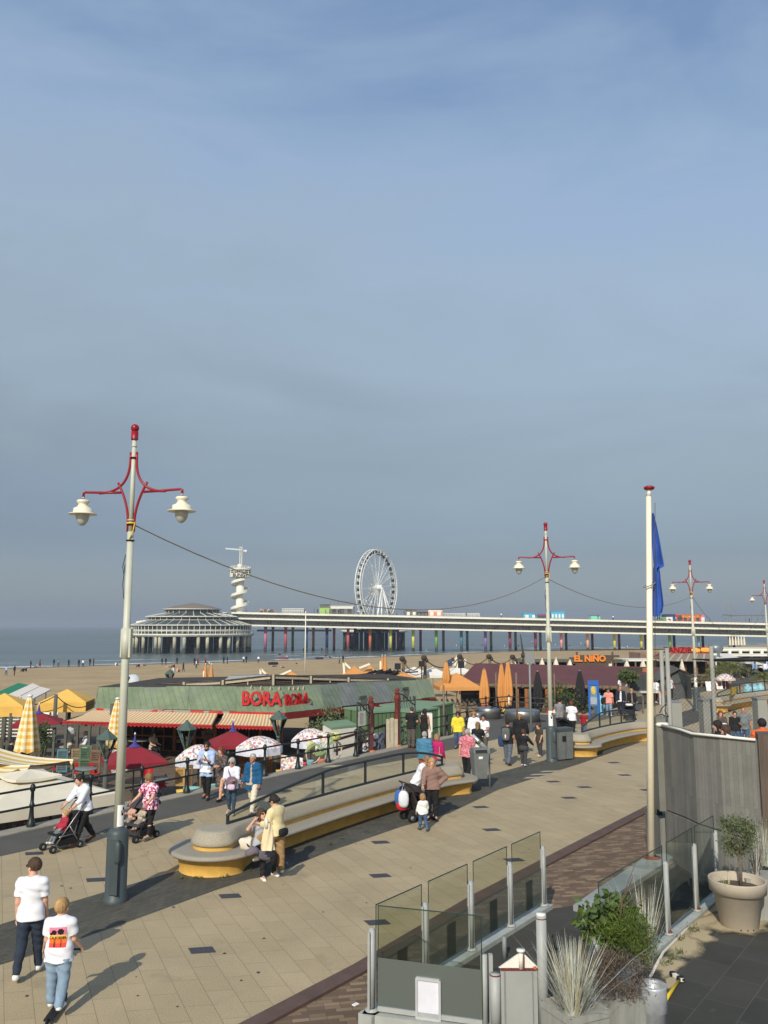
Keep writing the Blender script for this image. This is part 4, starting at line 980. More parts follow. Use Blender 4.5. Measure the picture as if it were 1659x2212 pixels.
# letters over the corner
LET = mat('letter_red',S(186,34,36),.5,.12)
def letters(s,c,dx,size,sq,bo=.025):
 nrm = Vector((dx.y,-dx.x,0)); nrm = -nrm if nrm.y > 0 else nrm
 return text_mb(s,size,.12,lambda x,y,z: c + dx * (x * sq) + Vector((0,0,y)) + nrm * z,bold=bo).build('lettering',LET,rest)
letters('BORA',A(565,1510.5,43.7),-dl,.98,.84); letters('BORA',A(641.5,1513,44.2),dr,.90,.70,.012)
for u,v in [(542,1487),(563,1488),(584,1489),(603,1489),(624,1489),(634,1489),(644,1489),(655,1488)]:
 b = MB(); p = A(u,v,43.6); b.tube([p + Vector((0,.9,-.1)),p + Vector((0,.2,.12)),p],.025,5); b.lathe([(.02,.1),(.09,-.06),(0,-.05)],8,p); b.build('spot_lamp',mat('spot_lamp',S(176,170,140),.5,.1),rest)
# awnings: striped cloth on folding arms
def awning(e0,e1,drop,out,lb,k=34,cut=0):
 t = thing('striped_awning',lb,'awning',e0,0,'striped awnings of the green roofed restaurant'); n = Vector((.12,-1,0)).normalized()
 f0,f1 = e0 + n * out - Vector((0,0,drop)) - (e1 - e0).normalized() * cut,e1 + n * out - Vector((0,0,drop))
 b = MB(); m = 6
 sag = lambda j: -.05 * math.sin(math.pi * j / m)
 P = [[e0.lerp(e1,i / k).lerp(f0.lerp(f1,i / k),j / m) + Vector((0,0,sag(j))) for j in range(m + 1)] for i in range(k + 1)]
 b.grid(P,mi=lambda i,j: i % 2,sm=True); b.build('cloth',[AWNA,AWNB],t)
 b = MB(); b.beam(f0,f1,.07,.07); b.build('front_bar',REDP,t)
 b = MB(); kk = k
 for i in range(kk):
  a,c = f0.lerp(f1,i / kk),f0.lerp(f1,(i + 1) / kk); z = .10 + .05 * (i % 2); b.sheet([a,c,c - Vector((0,0,z)),a - Vector((0,0,z))])
 b.build('valance',REDP,t)
 b = MB(); b.beam(e0 + Vector((0,0,-.1)),f0,.06,.06); b.build('arm',BLACK,t); b = MB(); b.beam(e1 + Vector((0,0,-.1)),f1,.06,.06); b.build('arm',BLACK,t)
a0,a1,a2 = lft.lerp(cor,.0),lft.lerp(cor,.66),lft.lerp(cor,.985)
dn = Vector((0,-.12,-.12))
awning(a0 + dn,a1 + dn,.26,3.1,'long striped awning with red bar under the left part of the green roof',76,.9)
awning(a1 + dn + Vector((.35,0,0)),a2 + dn,.28,2.9,'shorter striped awning with red fringe below the red letters',38,.2)
b = MB(); c = a2 + dn; n = Vector((.12,-1,0)).normalized()
for i in range(14): 
 q = c + n * (2.9 * i / 14) - Vector((0,0,0.28 * i / 14)); b.box(q + Vector((.02,0,-.32)),(.03,.12,.55 + .1 * (i % 2)))
one(b,'fringe_curtain',REDP,'red fringe hanging from the side of the shorter awning','fringe',kind=None)
# the roof terrace: dark louvred rail in white frames
LOUV = brick_mat('dark_louvres',S(104,92,78),S(82,72,62),S(24,22,20),6,.09,.02,(.92,.39,0),(0,0,1),var=.3,sc=1.2,bump=.6)
tl = [A(330,1478,48.6),A(398,1473,48),A(482,1469,47.4),A(591,1457,46.6),A(672,1460,48.4),A(753,1463,50.2),A(838,1465.5,52.4),A(895,1466.5,54)]; zt = 1.93
scr = thing('roof_terrace_fence','dark louvred fence in pale frames round the roof terrace of the green roofed restaurant','fence',(tl[3].x,tl[3].y,zt))
for i in range(len(tl) - 1):
 a,c = tl[i],tl[i + 1]; h0,h1 = a.z - zt + .25,c.z - zt + .25
 b = MB(); b.hexa([a - Vector((0,0,h0)),c - Vector((0,0,h1)),c + Vector((0,.07,-h1)),a + Vector((0,.07,-h0)),a,c,c + Vector((0,.07,0)),a + Vector((0,.07,0))]); b.build('louvre_panel',LOUV,scr)
 b = MB(); ov = Vector((0,-.06,0))
 if i > 0:
  b.beam(a + ov,a + ov - Vector((0,0,h0)),.12,.12); b.beam(a.lerp(c,.06) + ov - Vector((0,0,.16)),a.lerp(c,.94) + ov - Vector((0,0,.16)),.10,.11); b.beam(a.lerp(c,.06) + ov - Vector((0,0,.62)),a.lerp(c,.94) + ov - Vector((0,0,.62)),.09,.1); m_ = a.lerp(c,.5) + ov; b.beam(m_ - Vector((0,0,.16)),m_ - Vector((0,0,.62)),.06,.06)
  b.build('frame',mat('bleached_wood',S(172,162,140),.8,.15),scr)
b = MB(); rn = random.Random(12)
for i in range(40):
 p = A(836 + rn.gauss(0,17),1453 + rn.uniform(-3,8),62); d = Vector((rn.uniform(-1,1),rn.uniform(-.4,.4),rn.uniform(-.1,.15))); b.beam(p - d,p + d,.12,.1)
one(b,'driftwood_pile',BLACK,'pile of charred black beams on the sand behind the roof terrace fence','wood pile')
b = MB(); p = A(535,1461,52); b.hexa([p + Vector(q) for q in [(-2,-1,-.7),(1.6,-1,-.7),(1.6,1,-.7),(-2,1,-.7),(-1,-.6,.05),(1.2,-.6,.12),(1.2,.6,.12),(-1,.6,.05)]]); one(b,'roof_hatch',GREYMET,'grey sloping roof hatch behind the louvred fence','hatch')

# ------------------------------------------------------------------ parasols
def canopy(mb,r,z0,z1,n,mi=0,val=.16,sag=.06,rot=.5,mi2=None,dome=0):
 P,k = [],5
 for i in range(k + 1):
  q = i / k; row = []
  for j in range(n * 4 + 1):
   t = 2 * math.pi * (j / 4 + rot) / n; s_ = (j % 4) / 4
   a0_,a1_ = 2 * math.pi * (j // 4 + rot) / n,2 * math.pi * (j // 4 + 1 + rot) / n
   x = (math.cos(a0_) * (1 - s_) + math.cos(a1_) * s_) * r * q; y = (math.sin(a0_) * (1 - s_) + math.sin(a1_) * s_) * r * q
   row.append((x,y,z1 + (z0 - z1) * (q ** 1.9 if dome else q) - (0 if dome else sag * math.sin(math.pi * s_) * q)))
  P.append(row)
 if val: P.append([(x * 1.003,y * 1.003,z - val) for x,y,z in P[-1]])
 mb.grid(P,mi=(lambda i,j: mi2 if (i == k and mi2 is not None) else mi),sm=False)
def parasol(p,r,h,n,m,lb,group,tip=None,rise=.9,pole=WOOD,rz=0,val=.16,name='parasol',kind2=None):
 t = thing(name,lb,'parasol',p,rz,group); M = XF[t.name]
 b = MB(); c = MB(); canopy(c,r,h - rise,h,n,val=val,mi2=1 if isinstance(m,list) else None,dome=isinstance(m,list),sag=.02 if n < 5 else .05); b.v = [tuple(M @ Vector(v)) for v in c.v]; b.f,b.m,b.s = c.f,c.m,c.s; b.build('canopy',m,t)
 b = MB(); b.cyl(p,p + Vector((0,0,h)),.03,.03,8); b.build('pole',pole,t)
 b = MB()
 for j in range(n):
  a = 2 * math.pi * (j + .5) / n + rz; e = p + Vector((math.cos(a) * r * .97,math.sin(a) * r * .97,h - rise - .02)); b.beam(p + Vector((0,0,h - .06)),e,.02,.02)
 b.build('ribs',pole,t)
 if tip: 
  b = MB(); b.lathe([(r * .15,h - rise * .15),(.08,h + .04),(.045,h + .22),(.02,h + .34),(0,h + .36)],12,p); b.build('tip',tip,t)
  b = MB(); b.sup(p + Vector((0,0,h + .40)),(.07,.07,.1),1,8); b.build('finial',WHITE,t)
 b = MB(); b.lathe([(.28,0),(.28,.06),(.06,.1)],12,p); b.build('foot',CONC,t)
 return t
CRIM = mat('crimson_cloth',S(134,34,44),.85,.1,sc=2); VIOL = mat('violet_cloth',S(66,62,128),.85,.12)
FLORAL = spots_mat('floral_print',S(222,222,228),[S(186,110,114),S(216,184,136),S(140,148,160),S(204,160,150),S(222,214,198)],13,.62)
FLVAL = spots_mat('floral_valance',S(216,218,228),[S(190,196,212),S(206,208,214)],9,.4)
def under(u,v,Y,z): q = A(u,v,Y); return Vector((q.x,q.y,z))
gR = 'crimson parasols with violet tips'
def par_at(u,vt,vb,Y,wpx,n,m,lb,g,**k):
 """vt, vb: where crown and rim lie in the photograph, wpx: width"""
 ht,hb = A(u,vt,Y),A(u,vb,Y); base = k.pop('base',FL); r = wpx / 2 / F * Y / (1 if n > 4 else .98)
 return parasol(Vector((ht.x,Y,base)),r,ht.z - base,n,m,lb,g,rise=ht.z - hb.z,**k)
par_at(291,1608,1640,32.5,168,4,CRIM,'crimson square parasol with violet tip left of the nearest lamp shaft, by the railing',gR,tip=VIOL,rz=.42)
par_at(503,1576,1603,37.0,124,4,CRIM,'crimson parasol with violet tip below the shorter awning',gR,tip=VIOL,rz=.3)
par_at(84,1538,1559,43,128,4,CRIM,'crimson parasol farthest to the left, behind the checkered closed one',gR,tip=VIOL,rz=.3)
gF = 'white floral parasols with pale valances'
for u,vt,vb,Y,wpx,lb in ((430,1608,1636,35,96,'floral parasol directly behind the man in the open blue shirt'),(561,1590,1612,36.5,100,'floral parasol in front of the crimson one below the awning'),(672,1573,1597,38.5,86,'floral parasol above the green bicycle'),(815,1584,1606,39.0,66,'floral parasol seen through the wrought iron gate')):
 t = par_at(u,vt,vb,Y,wpx,8,[FLORAL,FLVAL],lb,gF,val=.3)
YELC = mat('yellow_cloth',S(222,178,88),.85,.08,sc=2)
gY = 'yellow square parasols by the sand'
par_at(146,1488,1513,47,132,4,YELC,'yellow square parasol left of the green roof',gY,rz=.15,val=.5)
par_at(10,1497,1522,45,134,4,YELC,'yellow square parasol cut off by the left edge of the photo',gY,rz=.2,val=.5)
CANV = mat('white_canvas',S(216,208,186),.85,.06,sc=1.5)
# big white parasol at the railing
t = par_at(65,1672,1712,28.2,370,4,CANV,'very large white square parasol right behind the railing at the lower left',None,rz=.785,val=.36,base=FL)
c = Vector((t.location.x,t.location.y,A(65,1661.5,28.2).z)); b = MB(); cc = MB(); canopy(cc,1.05,-.16,0,4,val=.08,rot=0); b.add([c + Vector(v) for v in cc.v],cc.f,cc.m); b.build('vent_cap',CANV,t)
# closed parasols
def closed(p,h,r,m,lb,group,n=9,low=.0,neck=False,check=None,name='closed_parasol',pole=WOOD,flare=1.0,twist=.3):
 t = thing(name,lb,'parasol',p,0,group); b = MB(); k,nn = 16,n * 4; P = []
 for i in range(k + 1):
  q = i / k; z = low + (h - low) * (1 - q)
  rr = r * (.16 + .84 * q ** .75 * flare) if not neck else r * (.28 + .72 * math.sin(min(1,q * 1.35) * math.pi / 2) if q < .74 else max(.45,1 - (q - .74) * 2.4 if q < .86 else .71 - (q - .86) * 1.2))
  P.append([p + Vector((rr * (1 + .2 * math.sin(n * 2 * math.pi * j / nn + q * twist)) * math.cos(2 * math.pi * j / nn),rr * (1 + .2 * math.sin(n * 2 * math.pi * j / nn + q * twist)) * math.sin(2 * math.pi * j / nn),z + (.06 * math.sin(n * 2 * math.pi * j / nn) if i == k else 0))) for j in range(nn + 1)])
 b.grid(P,mi=check if check else 0); b.build('cloth',m,t)
 b = MB(); b.cyl(p,p + Vector((0,0,h + .06)),.035,.03,8); b.build('pole',pole,t)
 b = MB(); b.sup(p + Vector((0,0,h + .06)),(r * .5,r * .5,.12),.8,8); b.build('cap',STEEL if neck else WHITE,t)
 return t
CK = [mat('gingham_white',S(226,218,196),.85,.06),mat('gingham_pale',S(226,196,128),.85,.06),mat('gingham_yellow',S(212,158,62),.85,.08)]
ck = lambda i,j: (1 if i % 2 else 0) + (1 if (j // 2) % 2 else 0)
def closed_at(u,vt,vb,Y,wpx,m,lb,g,**k):
 a,c = A(u,vt,Y),A(u,vb,Y); base = k.pop('base',FL); low = c.z - base
 return closed(Vector((a.x,Y,base)),a.z - base,wpx / 2 / F * Y,m,lb,g,low=low,**k)
gC = 'closed yellow gingham parasols'
closed_at(65,1506,1623,37,46,CK,'closed yellow gingham parasol standing free at the left',gC,check=ck,n=7)
closed_at(254,1512,1612,38.5,40,CK,'closed yellow gingham parasol half hidden by the nearest lamp shaft',gC,check=ck,n=7)
ORC = mat('orange_cloth',S(204,142,78),.85,.08,sc=2)
gO = 'closed orange parasols'
for u,vt,vb,Y,wpx,lb,nk in ((1046,1446,1530,63,21,'closed orange parasol nearest the orange tent roof',True),(1083,1435,1527,64,18,'closed orange parasol, left one of the tall pair',True),(1097,1430,1528,63,19,'closed orange parasol, right one of the tall pair',True),(964,1430,1482,57,16,'closed orange parasol in front of the large orange tent roof',True),(825.5,1417,1455,72,9,'closed orange parasol, left one of the pair right of the open orange ones',False),(832,1417,1456,72,9,'closed orange parasol, right one of the pair beyond the terrace fence',False),(444,1436,1470,66,11,'closed orange parasol, left one of the pair out by the sand',False),(457,1436,1470,66,11,'closed orange parasol, right one of the pair out by the sand',False)):
 closed_at(u,vt,vb,Y,wpx,ORC,lb,gO,neck=nk,base=-1.4 if u > 900 else -2.1,n=6,flare=.9)
BLKC = mat('black_cloth',S(30,31,33),.8,.15)
closed_at(1161,1452,1530,62,21,BLKC,'closed black parasol left of the second lamp','closed black parasols',neck=True,base=-1.4,n=6)
closed_at(1252,1450,1532,62,22,BLKC,'closed black parasol left of the blue information sign','closed black parasols',neck=True,base=-1.4,n=6)
gW = 'small closed white parasols along the far terraces'
for u,vt,vb,Y,lb in ((986,1419,1440,84,'closed white parasol beside the white tents'),(1110,1425,1439,88,'first closed white parasol behind the maroon roof'),(1143,1428,1440,88,'second closed white parasol behind the maroon roof'),(1171,1424,1441,88,'closed white parasol left of the second lamp behind the maroon roof'),(1201,1423,1441,88,'closed white parasol just right of the second lamp'),(1231,1426,1442,88,'closed white parasol left of the orange lettered wooden board'),(1319,1427,1440,88,'closed white parasol right of the orange lettered board'),(1354,1428,1443,88,'closed white parasol behind the small orange plaque'),(1389,1426,1443,88,'closed white parasol left of the flagpole'),(1473,1427,1455,80,'closed white parasol before the slatted tent roof'),(1420,1427,1444,86,'closed white parasol just right of the flagpole')):
 closed_at(u,vt,vb,Y,13,CANV,lb,gW,base=-1.6,n=5)
# open orange tents
def tent_at(u,vt,ul,ur,vb,Y,lb,rz=.2,base=-1.4,g='open orange parasols',m=ORC):
 a,c = A(u,vt,Y),A(u,vb,Y); r = (ur - ul) / 2 / F * Y * 1.05
 return parasol(Vector((a.x,Y,base)),r,a.z - base,4,m,lb,g,rise=a.z - c.z,pole=CREAM,rz=rz,val=.22)
tent_at(986,1453,928,1044,1481,58,'largest open orange parasol, right of the green roof end',.1)
tent_at(765,1439,732,806,1460,66,'open orange parasol with a white strut, behind the roof terrace',.3)
tent_at(799,1438,774,830,1456,69,'open orange parasol between two others behind the roof terrace',.2)
tent_at(870,1451,826,916,1467,62,'low open orange parasol behind the green roof',.2)
tent_at(577,1453,562,592,1462,70,'small open orange parasol peeping over the louvred fence, left',.3)
tent_at(629,1450,610,650,1461,70,'small open orange parasol peeping over the louvred fence, right',.3)
b = MB()
for u0,v0,u1,v1,Y in ((742,1432,745,1468,66),(744,1432,757,1444,66),(776,1443,799,1434,68),(563,1445,563,1470,70),(564,1445,575,1457,70),(604,1459,629,1448,70),(822,1428,822,1460,72),(441,1450,441,1475,66)):
 b.beam(A(u0,v0,Y),A(u1,v1,Y),.16,.16)
one(b,'parasol_struts',CREAM,'cream masts and slanting struts that carry the orange parasols','struts')
WT = mat('white_tent',S(222,218,208),.8,.05)
for u,vt,ul,ur,vb,Y,lb in ((895,1440,858,940,1455,80,'low white tent roof, left one of three, behind the orange parasol'),(935,1441,905,985,1457,80,'low white tent roof, middle one of three'),(990,1438,960,1030,1450,84,'low white tent roof, right one of three, touching the maroon roof'),(1105,1436,1080,1130,1441,92,'low white canvas behind the maroon roof, left'),(1330,1440,1290,1360,1444,92,'low white canvas behind the wooden board')):
 tent_at(u,vt,ul,ur,vb,Y,lb,.2,-1.6,'low white tent roofs',WT)

# striped shade sails over the left terrace
SA,SB = mat('sail_cream',S(224,216,190),.85,.06),mat('sail_yellow',S(204,172,96),.85,.08)
def sail(p00,p01,p10,p11,lb,k=16):
 b = MB(); m = 8; P = [[p00.lerp(p01,j / m).lerp(p10.lerp(p11,j / m),i / k) - Vector((0,0,.35 * math.sin(math.pi * i / k) * .5 + .2 * math.sin(math.pi * j / m))) for j in range(m + 1)] for i in range(k + 1)]
 b.grid(P,mi=lambda i,j: i % 2); one(b,'shade_sail',[SA,SB],lb,'shade sail','striped shade sails')
sail(A(-40,1602,38),A(159,1640,33),A(-60,1640,31),A(150,1643,32.5),'upper striped shade sail running out to a point beside the crimson parasol',11)
sail(A(-60,1622,33),A(66,1652,31),A(-80,1676,29),A(40,1660,30),'lower striped shade sail at the left edge above the white parasol',11)
b = MB(); p = A(160,1640,33); b.cyl((p.x,p.y,FL),p,.04,.04,8); one(b,'sail_post',WOOD,'wooden post at the tip of the striped shade sail','post')
# ------------------------------------------------------------------ plants
def leaf_mat(name,c1,c2): return mat(name,tuple((a + b_) / 2 for a,b_ in zip(c1,c2)),.6,.45,sc=3.5,spec=.3)
LEAF = leaf_mat('leaf_green',S(58,74,40),S(86,100,56)); OLIVE = leaf_mat('leaf_olive',S(72,84,54),S(112,120,84)); LIMEL = leaf_mat('leaf_fresh',S(84,112,34),S(112,140,48)); HEATH = leaf_mat('heather_brown',S(84,72,62),S(112,98,84)); STRAW = mat('straw_grass',S(186,176,140),.7,.2,sc=9); SILVERG = mat('silver_grass',S(190,194,184),.7,.2,sc=9); PALML = leaf_mat('palm_leaf',S(74,86,44),S(118,118,62))
BARK = mat('bark',S(104,92,78),.9,.3,sc=20)
def leaves(mb,pts,size,rn,mi=0,asp=.45,up=0.):
 for p in pts:
  a,e = rn.uniform(0,6.283),rn.uniform(-1.1,1.3); d = Vector((math.cos(a) * math.cos(e),math.sin(a) * math.cos(e),math.sin(e) + up)).normalized()
  s_ = d.orthogonal().normalized(); s_.rotate(Matrix.Rotation(rn.uniform(0,6.28),3,d)); L = size * rn.uniform(.6,1.25); W = L * asp
  n = d.cross(s_) * L * .1
  mb.add([p,p + d * L * .5 + s_ * W * .5 + n,p + d * L,p + d * L * .5 - s_ * W * .5 + n],[(0,1,2,3)],mi)
def blob_pts(c,r,n,rn,clumps=9,cl=.5):
 cs = [(Vector((rn.gauss(0,1),rn.gauss(0,1),rn.gauss(0,1))).normalized() * rn.uniform(.45,.8)) for _ in range(clumps)]
 out = []
 while len(out) < n:
  q = rn.choice(cs) + Vector((rn.gauss(0,1),rn.gauss(0,1),rn.gauss(0,1))) * cl * .45
  if q.length < 1.08: out.append(c + Vector((q.x * r[0],q.y * r[1],q.z * r[2])))
 return out
def bush(name,lb,p,r,n,size,m,seed,stem=.25,cat='shrub',clumps=10,group=None):
 t = thing(name,lb,cat,p,0,group); rn = random.Random(seed); c = Vector(p) + Vector((0,0,stem + r[2]))
 b = MB(); leaves(b,blob_pts(c,r,n,rn,clumps),size,rn); b.build('foliage',m,t)
 b = MB()
 for i in range(6):
  q = c + Vector((rn.uniform(-.6,.6) * r[0],rn.uniform(-.6,.6) * r[1],rn.uniform(-.3,.5) * r[2])); b.tube([p,Vector(p).lerp(q,.5) + Vector((rn.uniform(-.05,.05),0,0)),q],[.03,.02,.008],5)
 b.build('stem',BARK,t); return t
def palm(lb,p,h,fl,n,seed,m=PALML,name='palm',group=None,droop=1.0):
 t = thing(name,lb,'palm',p,0,group); rn = random.Random(seed); p = Vector(p); top = p + Vector((0,0,h))
 b = MB()
 for i in range(n):
  a = 6.283 * i / n + rn.uniform(-.3,.3); e = rn.uniform(.2,1.2); L = fl * rn.uniform(.75,1.1); pts = []
  for k in range(8):
   q = k / 7; pts.append(top + Vector((math.cos(a) * math.cos(e) * L * q,math.sin(a) * math.cos(e) * L * q,math.sin(e) * L * q - droop * L * .65 * q * q)))
  b.tube(pts,[.018,.016,.014,.012,.01,.008,.006,.004],4)
  s_ = Vector((-math.sin(a),math.cos(a),0))
  for k in range(1,15):
   q = k / 14; i0 = min(6,int(q * 7)); c = pts[i0].lerp(pts[i0 + 1],q * 7 - i0); d = (pts[i0 + 1] - pts[i0]).normalized(); l_ = L * .36 * math.sin(.3 + q * 2.5)
   for sg in (-1,1):
    e_ = c + s_ * sg * l_ * .8 + d * l_ * .5 - Vector((0,0,l_ * .35)); b.add([c,c.lerp(e_,.5) + d * .03,e_,c.lerp(e_,.5) - d * .03],[(0,1,2,3)])
 b.build('fronds',m,t)
 if h > .1:
  b = MB(); b.tube([p,p + Vector((.03,0,h * .5)),top],[h * .05 + .06,h * .04 + .05,.07],8); b.build('trunk',BARK,t)
 return t
# ------------------------------------------------------------------ maroon roofed restaurant and the boards around it
MAROON = mat('maroon_roofing',S(96,58,58),.85,.1,sc=.6,bump=.1,bsc=6)
ef = thing('beach_restaurant','low beach restaurant under a broad maroon roof with orange door posts','restaurant',A(1200,1530,66))
TL,TR,BR,BLp = A(1027,1432.5,73),A(1444,1441.5,70.5),A(1396,1479,64),A(990,1472,68)
b = MB(); q = [BLp,BR,TR,TL]; b.hexa([v - Vector((0,0,.14)) for v in q] + q); b.build('roof',MAROON,ef)
b = MB(); q = [TL,TR,TR + Vector((3,9,-.9)),TL + Vector((2,9,-.9))]; b.hexa([v - Vector((0,0,.12)) for v in q] + q); b.build('rear_roof',MAROON,ef)
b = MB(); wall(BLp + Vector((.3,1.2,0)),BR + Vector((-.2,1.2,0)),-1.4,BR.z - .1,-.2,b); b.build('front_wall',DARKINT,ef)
b = MB()
for k in range(27):
 p = BLp.lerp(BR,k / 26); b.beam(p + Vector((0,-.9,-.28)),p + Vector((0,.9,-.12)),.12,.16)
b.beam(BLp + Vector((0,-.5,-.2)),BR + Vector((0,-.5,-.2)),.14,.2); b.beam(BLp + Vector((0,-.05,-.35)),BR + Vector((0,-.05,-.35)),.14,.2); b.build('eaves_beams',WOOD,ef)
for u,m_ in ((1060,ORWOOD),(1116,ORWOOD),(1135,ORWOOD),(1142,WOOD),(1183,ORWOOD),(1205,ORWOOD),(1060,WOOD),(1240,WOOD),(1275,ORWOOD),(1310,WOOD),(1350,ORWOOD)):
 p = A(u,1480,65.6); b = MB(); wd = .5 if u in (1183,1205) else .22; b.box((p.x,65.4,-.45),(wd,.2,1.9)); b.build('post',m_,ef)
rn = random.Random(21); b = MB()
for i in range(26):
 u = rn.uniform(1035,1240); p = A(u,1515,60 + rn.uniform(-2,3)); b.sup((p.x,p.y,-1.4 + rn.uniform(.3,.8)),(rn.uniform(.4,1.2),.6,rn.uniform(.3,.8)),.5,8,mi=i % 4)
one(b,'terrace_furniture',[mat('seat_red',S(150,50,44),.7,.1),WOOD,CANV,mat('seat_yellow',S(196,166,80),.7,.1)],'jumble of red, wooden and pale seats on the terrace before the maroon roof','furniture',kind='stuff')
# pergola in front of the orange tent, with a rack of bright cloths
b = MB(); z = .15
for k in range(12):
 p,r = A(905 + k * 11,1487,56),A(900 + k * 11,1487,59); b.beam((p.x,55.5,z),(r.x,59.5,z + .05),.1,.12)
p,r = A(893,1487,56),A(1030,1487,56); b.beam((p.x,55.6,z - .1),(r.x,55.6,z - .1),.12,.14); b.beam((p.x,57.5,z - .08),(r.x,57.5,z - .08),.12,.14)
for u in (897,930,962,993,1015): p = A(u,1490,55.6); b.beam((p.x,55.6,-2.1),(p.x,55.6,z),.14,.14)
one(b,'pergola',WOOD,'weathered pergola of thin beams below the largest orange parasol','pergola')
b = MB()
for k,(u,mi) in enumerate(((908,0),(913,3),(918,0),(923,2),(927,0),(931,1),(936,1),(941,3),(955,2))):
 p = A(u,1508,56.6); b.box((p.x,56.6,-.55),(.16,.1,1.1),mi=mi)
one(b,'cloth_rack',[mat('cloth_red',S(160,40,60),.8,.2),mat('cloth_green',S(70,176,120),.8,.1),mat('cloth_dark',S(44,40,50),.8,.2),mat('cloth_pink',S(170,80,110),.8,.2)],'row of red, dark and green cloths hanging under the pergola','cloth rack')
# wooden board with orange letters
bd = thing('wooden_sign_board','rough plank board with orange letters on the maroon roof','sign',A(1280,1440,76))
a,c = A(1243,1416,76),A(1326,1419,76); b = MB()
for k in range(5):
 rn = random.Random(k); z0 = A(1280,1415 + k * 4.6,76).z; b.box(((a.x + c.x) / 2 + rn.uniform(-.5,.5),76,z0 - .1),(c.x - a.x + rn.uniform(-.6,.6),.08,.19))
for u in (1246,1323): p = A(u,1408,76.1); b.beam((p.x,76.12,p.z),(p.x,76.12,.6),.14,.14)
b.build('planks',mat('grey_brown_plank',S(84,73,60),.85,.3,sc=3,stretch=(.2,1,4)),bd)
p = A(1281,1423,75.9); text_mb('EL NiÑO',.74,.1,lambda x,y,z: (p.x - .3 + x * 1.0,75.86 - z,p.z + y),bold=.035).build('lettering',mat('letter_orange_paint',S(226,132,52),.6,.1),bd)
b = MB(); a = A(1391,1421,79); b.box((a.x,79,a.z - .3),(2.6,.1,.75),mi=0); p = A(1390,1425,78.9); b.sup((A(1391,1441,76).x,76,A(1391,1441,76).z),(1.0,.1,.5),.5,10,mi=1)
pl = thing('small_plaque','small dark board with an orange plaque between two thin posts, right of the lettered board','sign',A(1376,1476,70)); b = MB(); q = A(1389,1448,69); b.box((q.x - .3,69,q.z),(2.0,.1,.42)); b.build('board',DKWOOD,pl); b = MB(); b.box((q.x + .35,68.92,q.z),(.85,.06,.38)); b.build('plaque',ORWOOD,pl)
b = MB()
for u in (1369,1389): q2 = A(u,1450,69.1); b.beam((q2.x,69.1,q2.z),(q2.x,69.1,-1.2),.09,.09)
b.build('post',WOOD,pl)
# bar huts between the maroon roof and the sand
for u0,u1,v0,v1,Y,lb in ((1120,1260,1427,1436,92,'flat dark bar hut left of the orange lettered board'),(1262,1352,1428,1438,90,'long black open bar behind the orange lettered board'),(1356,1420,1425,1440,90,'black open bar behind the flagpole with pale edge')):
 t = thing('bar_hut',lb,'hut',A((u0 + u1) / 2,1445,Y)); a,c = A(u0,v0,Y),A(u1,v0,Y); zt2 = a.z
 b = MB(); b.box(((a.x + c.x) / 2,Y + 2,zt2 - .08),(c.x - a.x,4.4,.16)); b.build('roof',GREYWOOD if u0 < 1300 else PIERW,t)
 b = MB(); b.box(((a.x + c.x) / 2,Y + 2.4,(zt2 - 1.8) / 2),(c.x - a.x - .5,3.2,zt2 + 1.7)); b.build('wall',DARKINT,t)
 for k in range(5): x = a.x + (c.x - a.x) * k / 4; b = MB(); b.box((x,Y - .05,(zt2 - 1.8) / 2),(.14,.14,zt2 + 1.7)); b.build('post',WOOD,t)
# knotted rope posts with their ropes, bunting
b = MB()
posts = [(869,1422,1448,78),(916,1420,1450,78),(993,1417,1440,84),(1056,1417,1440,84),(1107,1418,1440,86),(1131,1414,1438,86)]
for i,(u,v0,v1,Y) in enumerate(posts):
 a,c = A(u,v0,Y),A(u,v1,Y); t = thing('rope_post',['crooked rope post left of the speaker box','crooked rope post above the white tents','rope post at the left tip of the maroon roof','rope post with dark knot behind the maroon roof','rope post left of the small sign mast','thick rope post bearing a thin mast'][i],'post',(a.x,Y,-1.6),0,'rope posts round the far terraces')
 bb = MB(); bb.tube([(a.x,Y,-1.7),(a.x + .1,Y,a.z - .7),(a.x - .05,Y,a.z)],[.17,.14,.12],7); bb.build('shaft',WOOD,t)
 bb = MB(); bb.sup((a.x,Y - .05,a.z - .05),(.6,.5,.5),.9,9); bb.sup((a.x + .25,Y - .05,a.z - .3),(.35,.35,.4),.9,8); bb.build('knot',DKWOOD,t)
for (a,c,sg) in ((0,1,1.1),(1,2,1.0),(2,3,.8),(3,4,.7),(4,5,.3)):
 p,q = A(posts[a][0],posts[a][1] + 1,posts[a][3]),A(posts[c][0],posts[c][1] + 1,posts[c][3]); b.tube([p.lerp(q,k / 14) - Vector((0,0,sg * 4 * k / 14 * (1 - k / 14))) for k in range(15)],.06,5)
one(b,'terrace_rope',ROPE,'thick rope slung from post to post round the far terraces','rope')
for u,v0,v1,lb in ((859,1433,1446,'black speaker box on a pole beside the first rope post'),(996,1428,1443,'black speaker box at the left tip of the maroon roof'),(911,1428,1440,'black speaker box by the second rope post')):
 a,c = A(u,v0,77),A(u,v1,77); b = MB(); b.box((a.x,77,(a.z + c.z) / 2),(.55,.5,a.z - c.z)); b.cyl((a.x,77.3,-1.8),(a.x,77.3,a.z),.05,.05,6); one(b,'speaker_box',BLACK,lb,'speaker')
b = MB(); rn = random.Random(6)
for i in range(20):
 p = A(975 + rn.uniform(-8,30),1429 + rn.uniform(-1.5,5),86); b.sup(p,(.5,.3,.7),.6,7,mi=rn.choice((0,0,1,2)))
one(b,'bunting',[WHITE,mat('bunting_navy',S(50,66,100),.8,.1),DKWOOD],'white and navy cloths and flags strung above the white tents','bunting',kind='stuff')
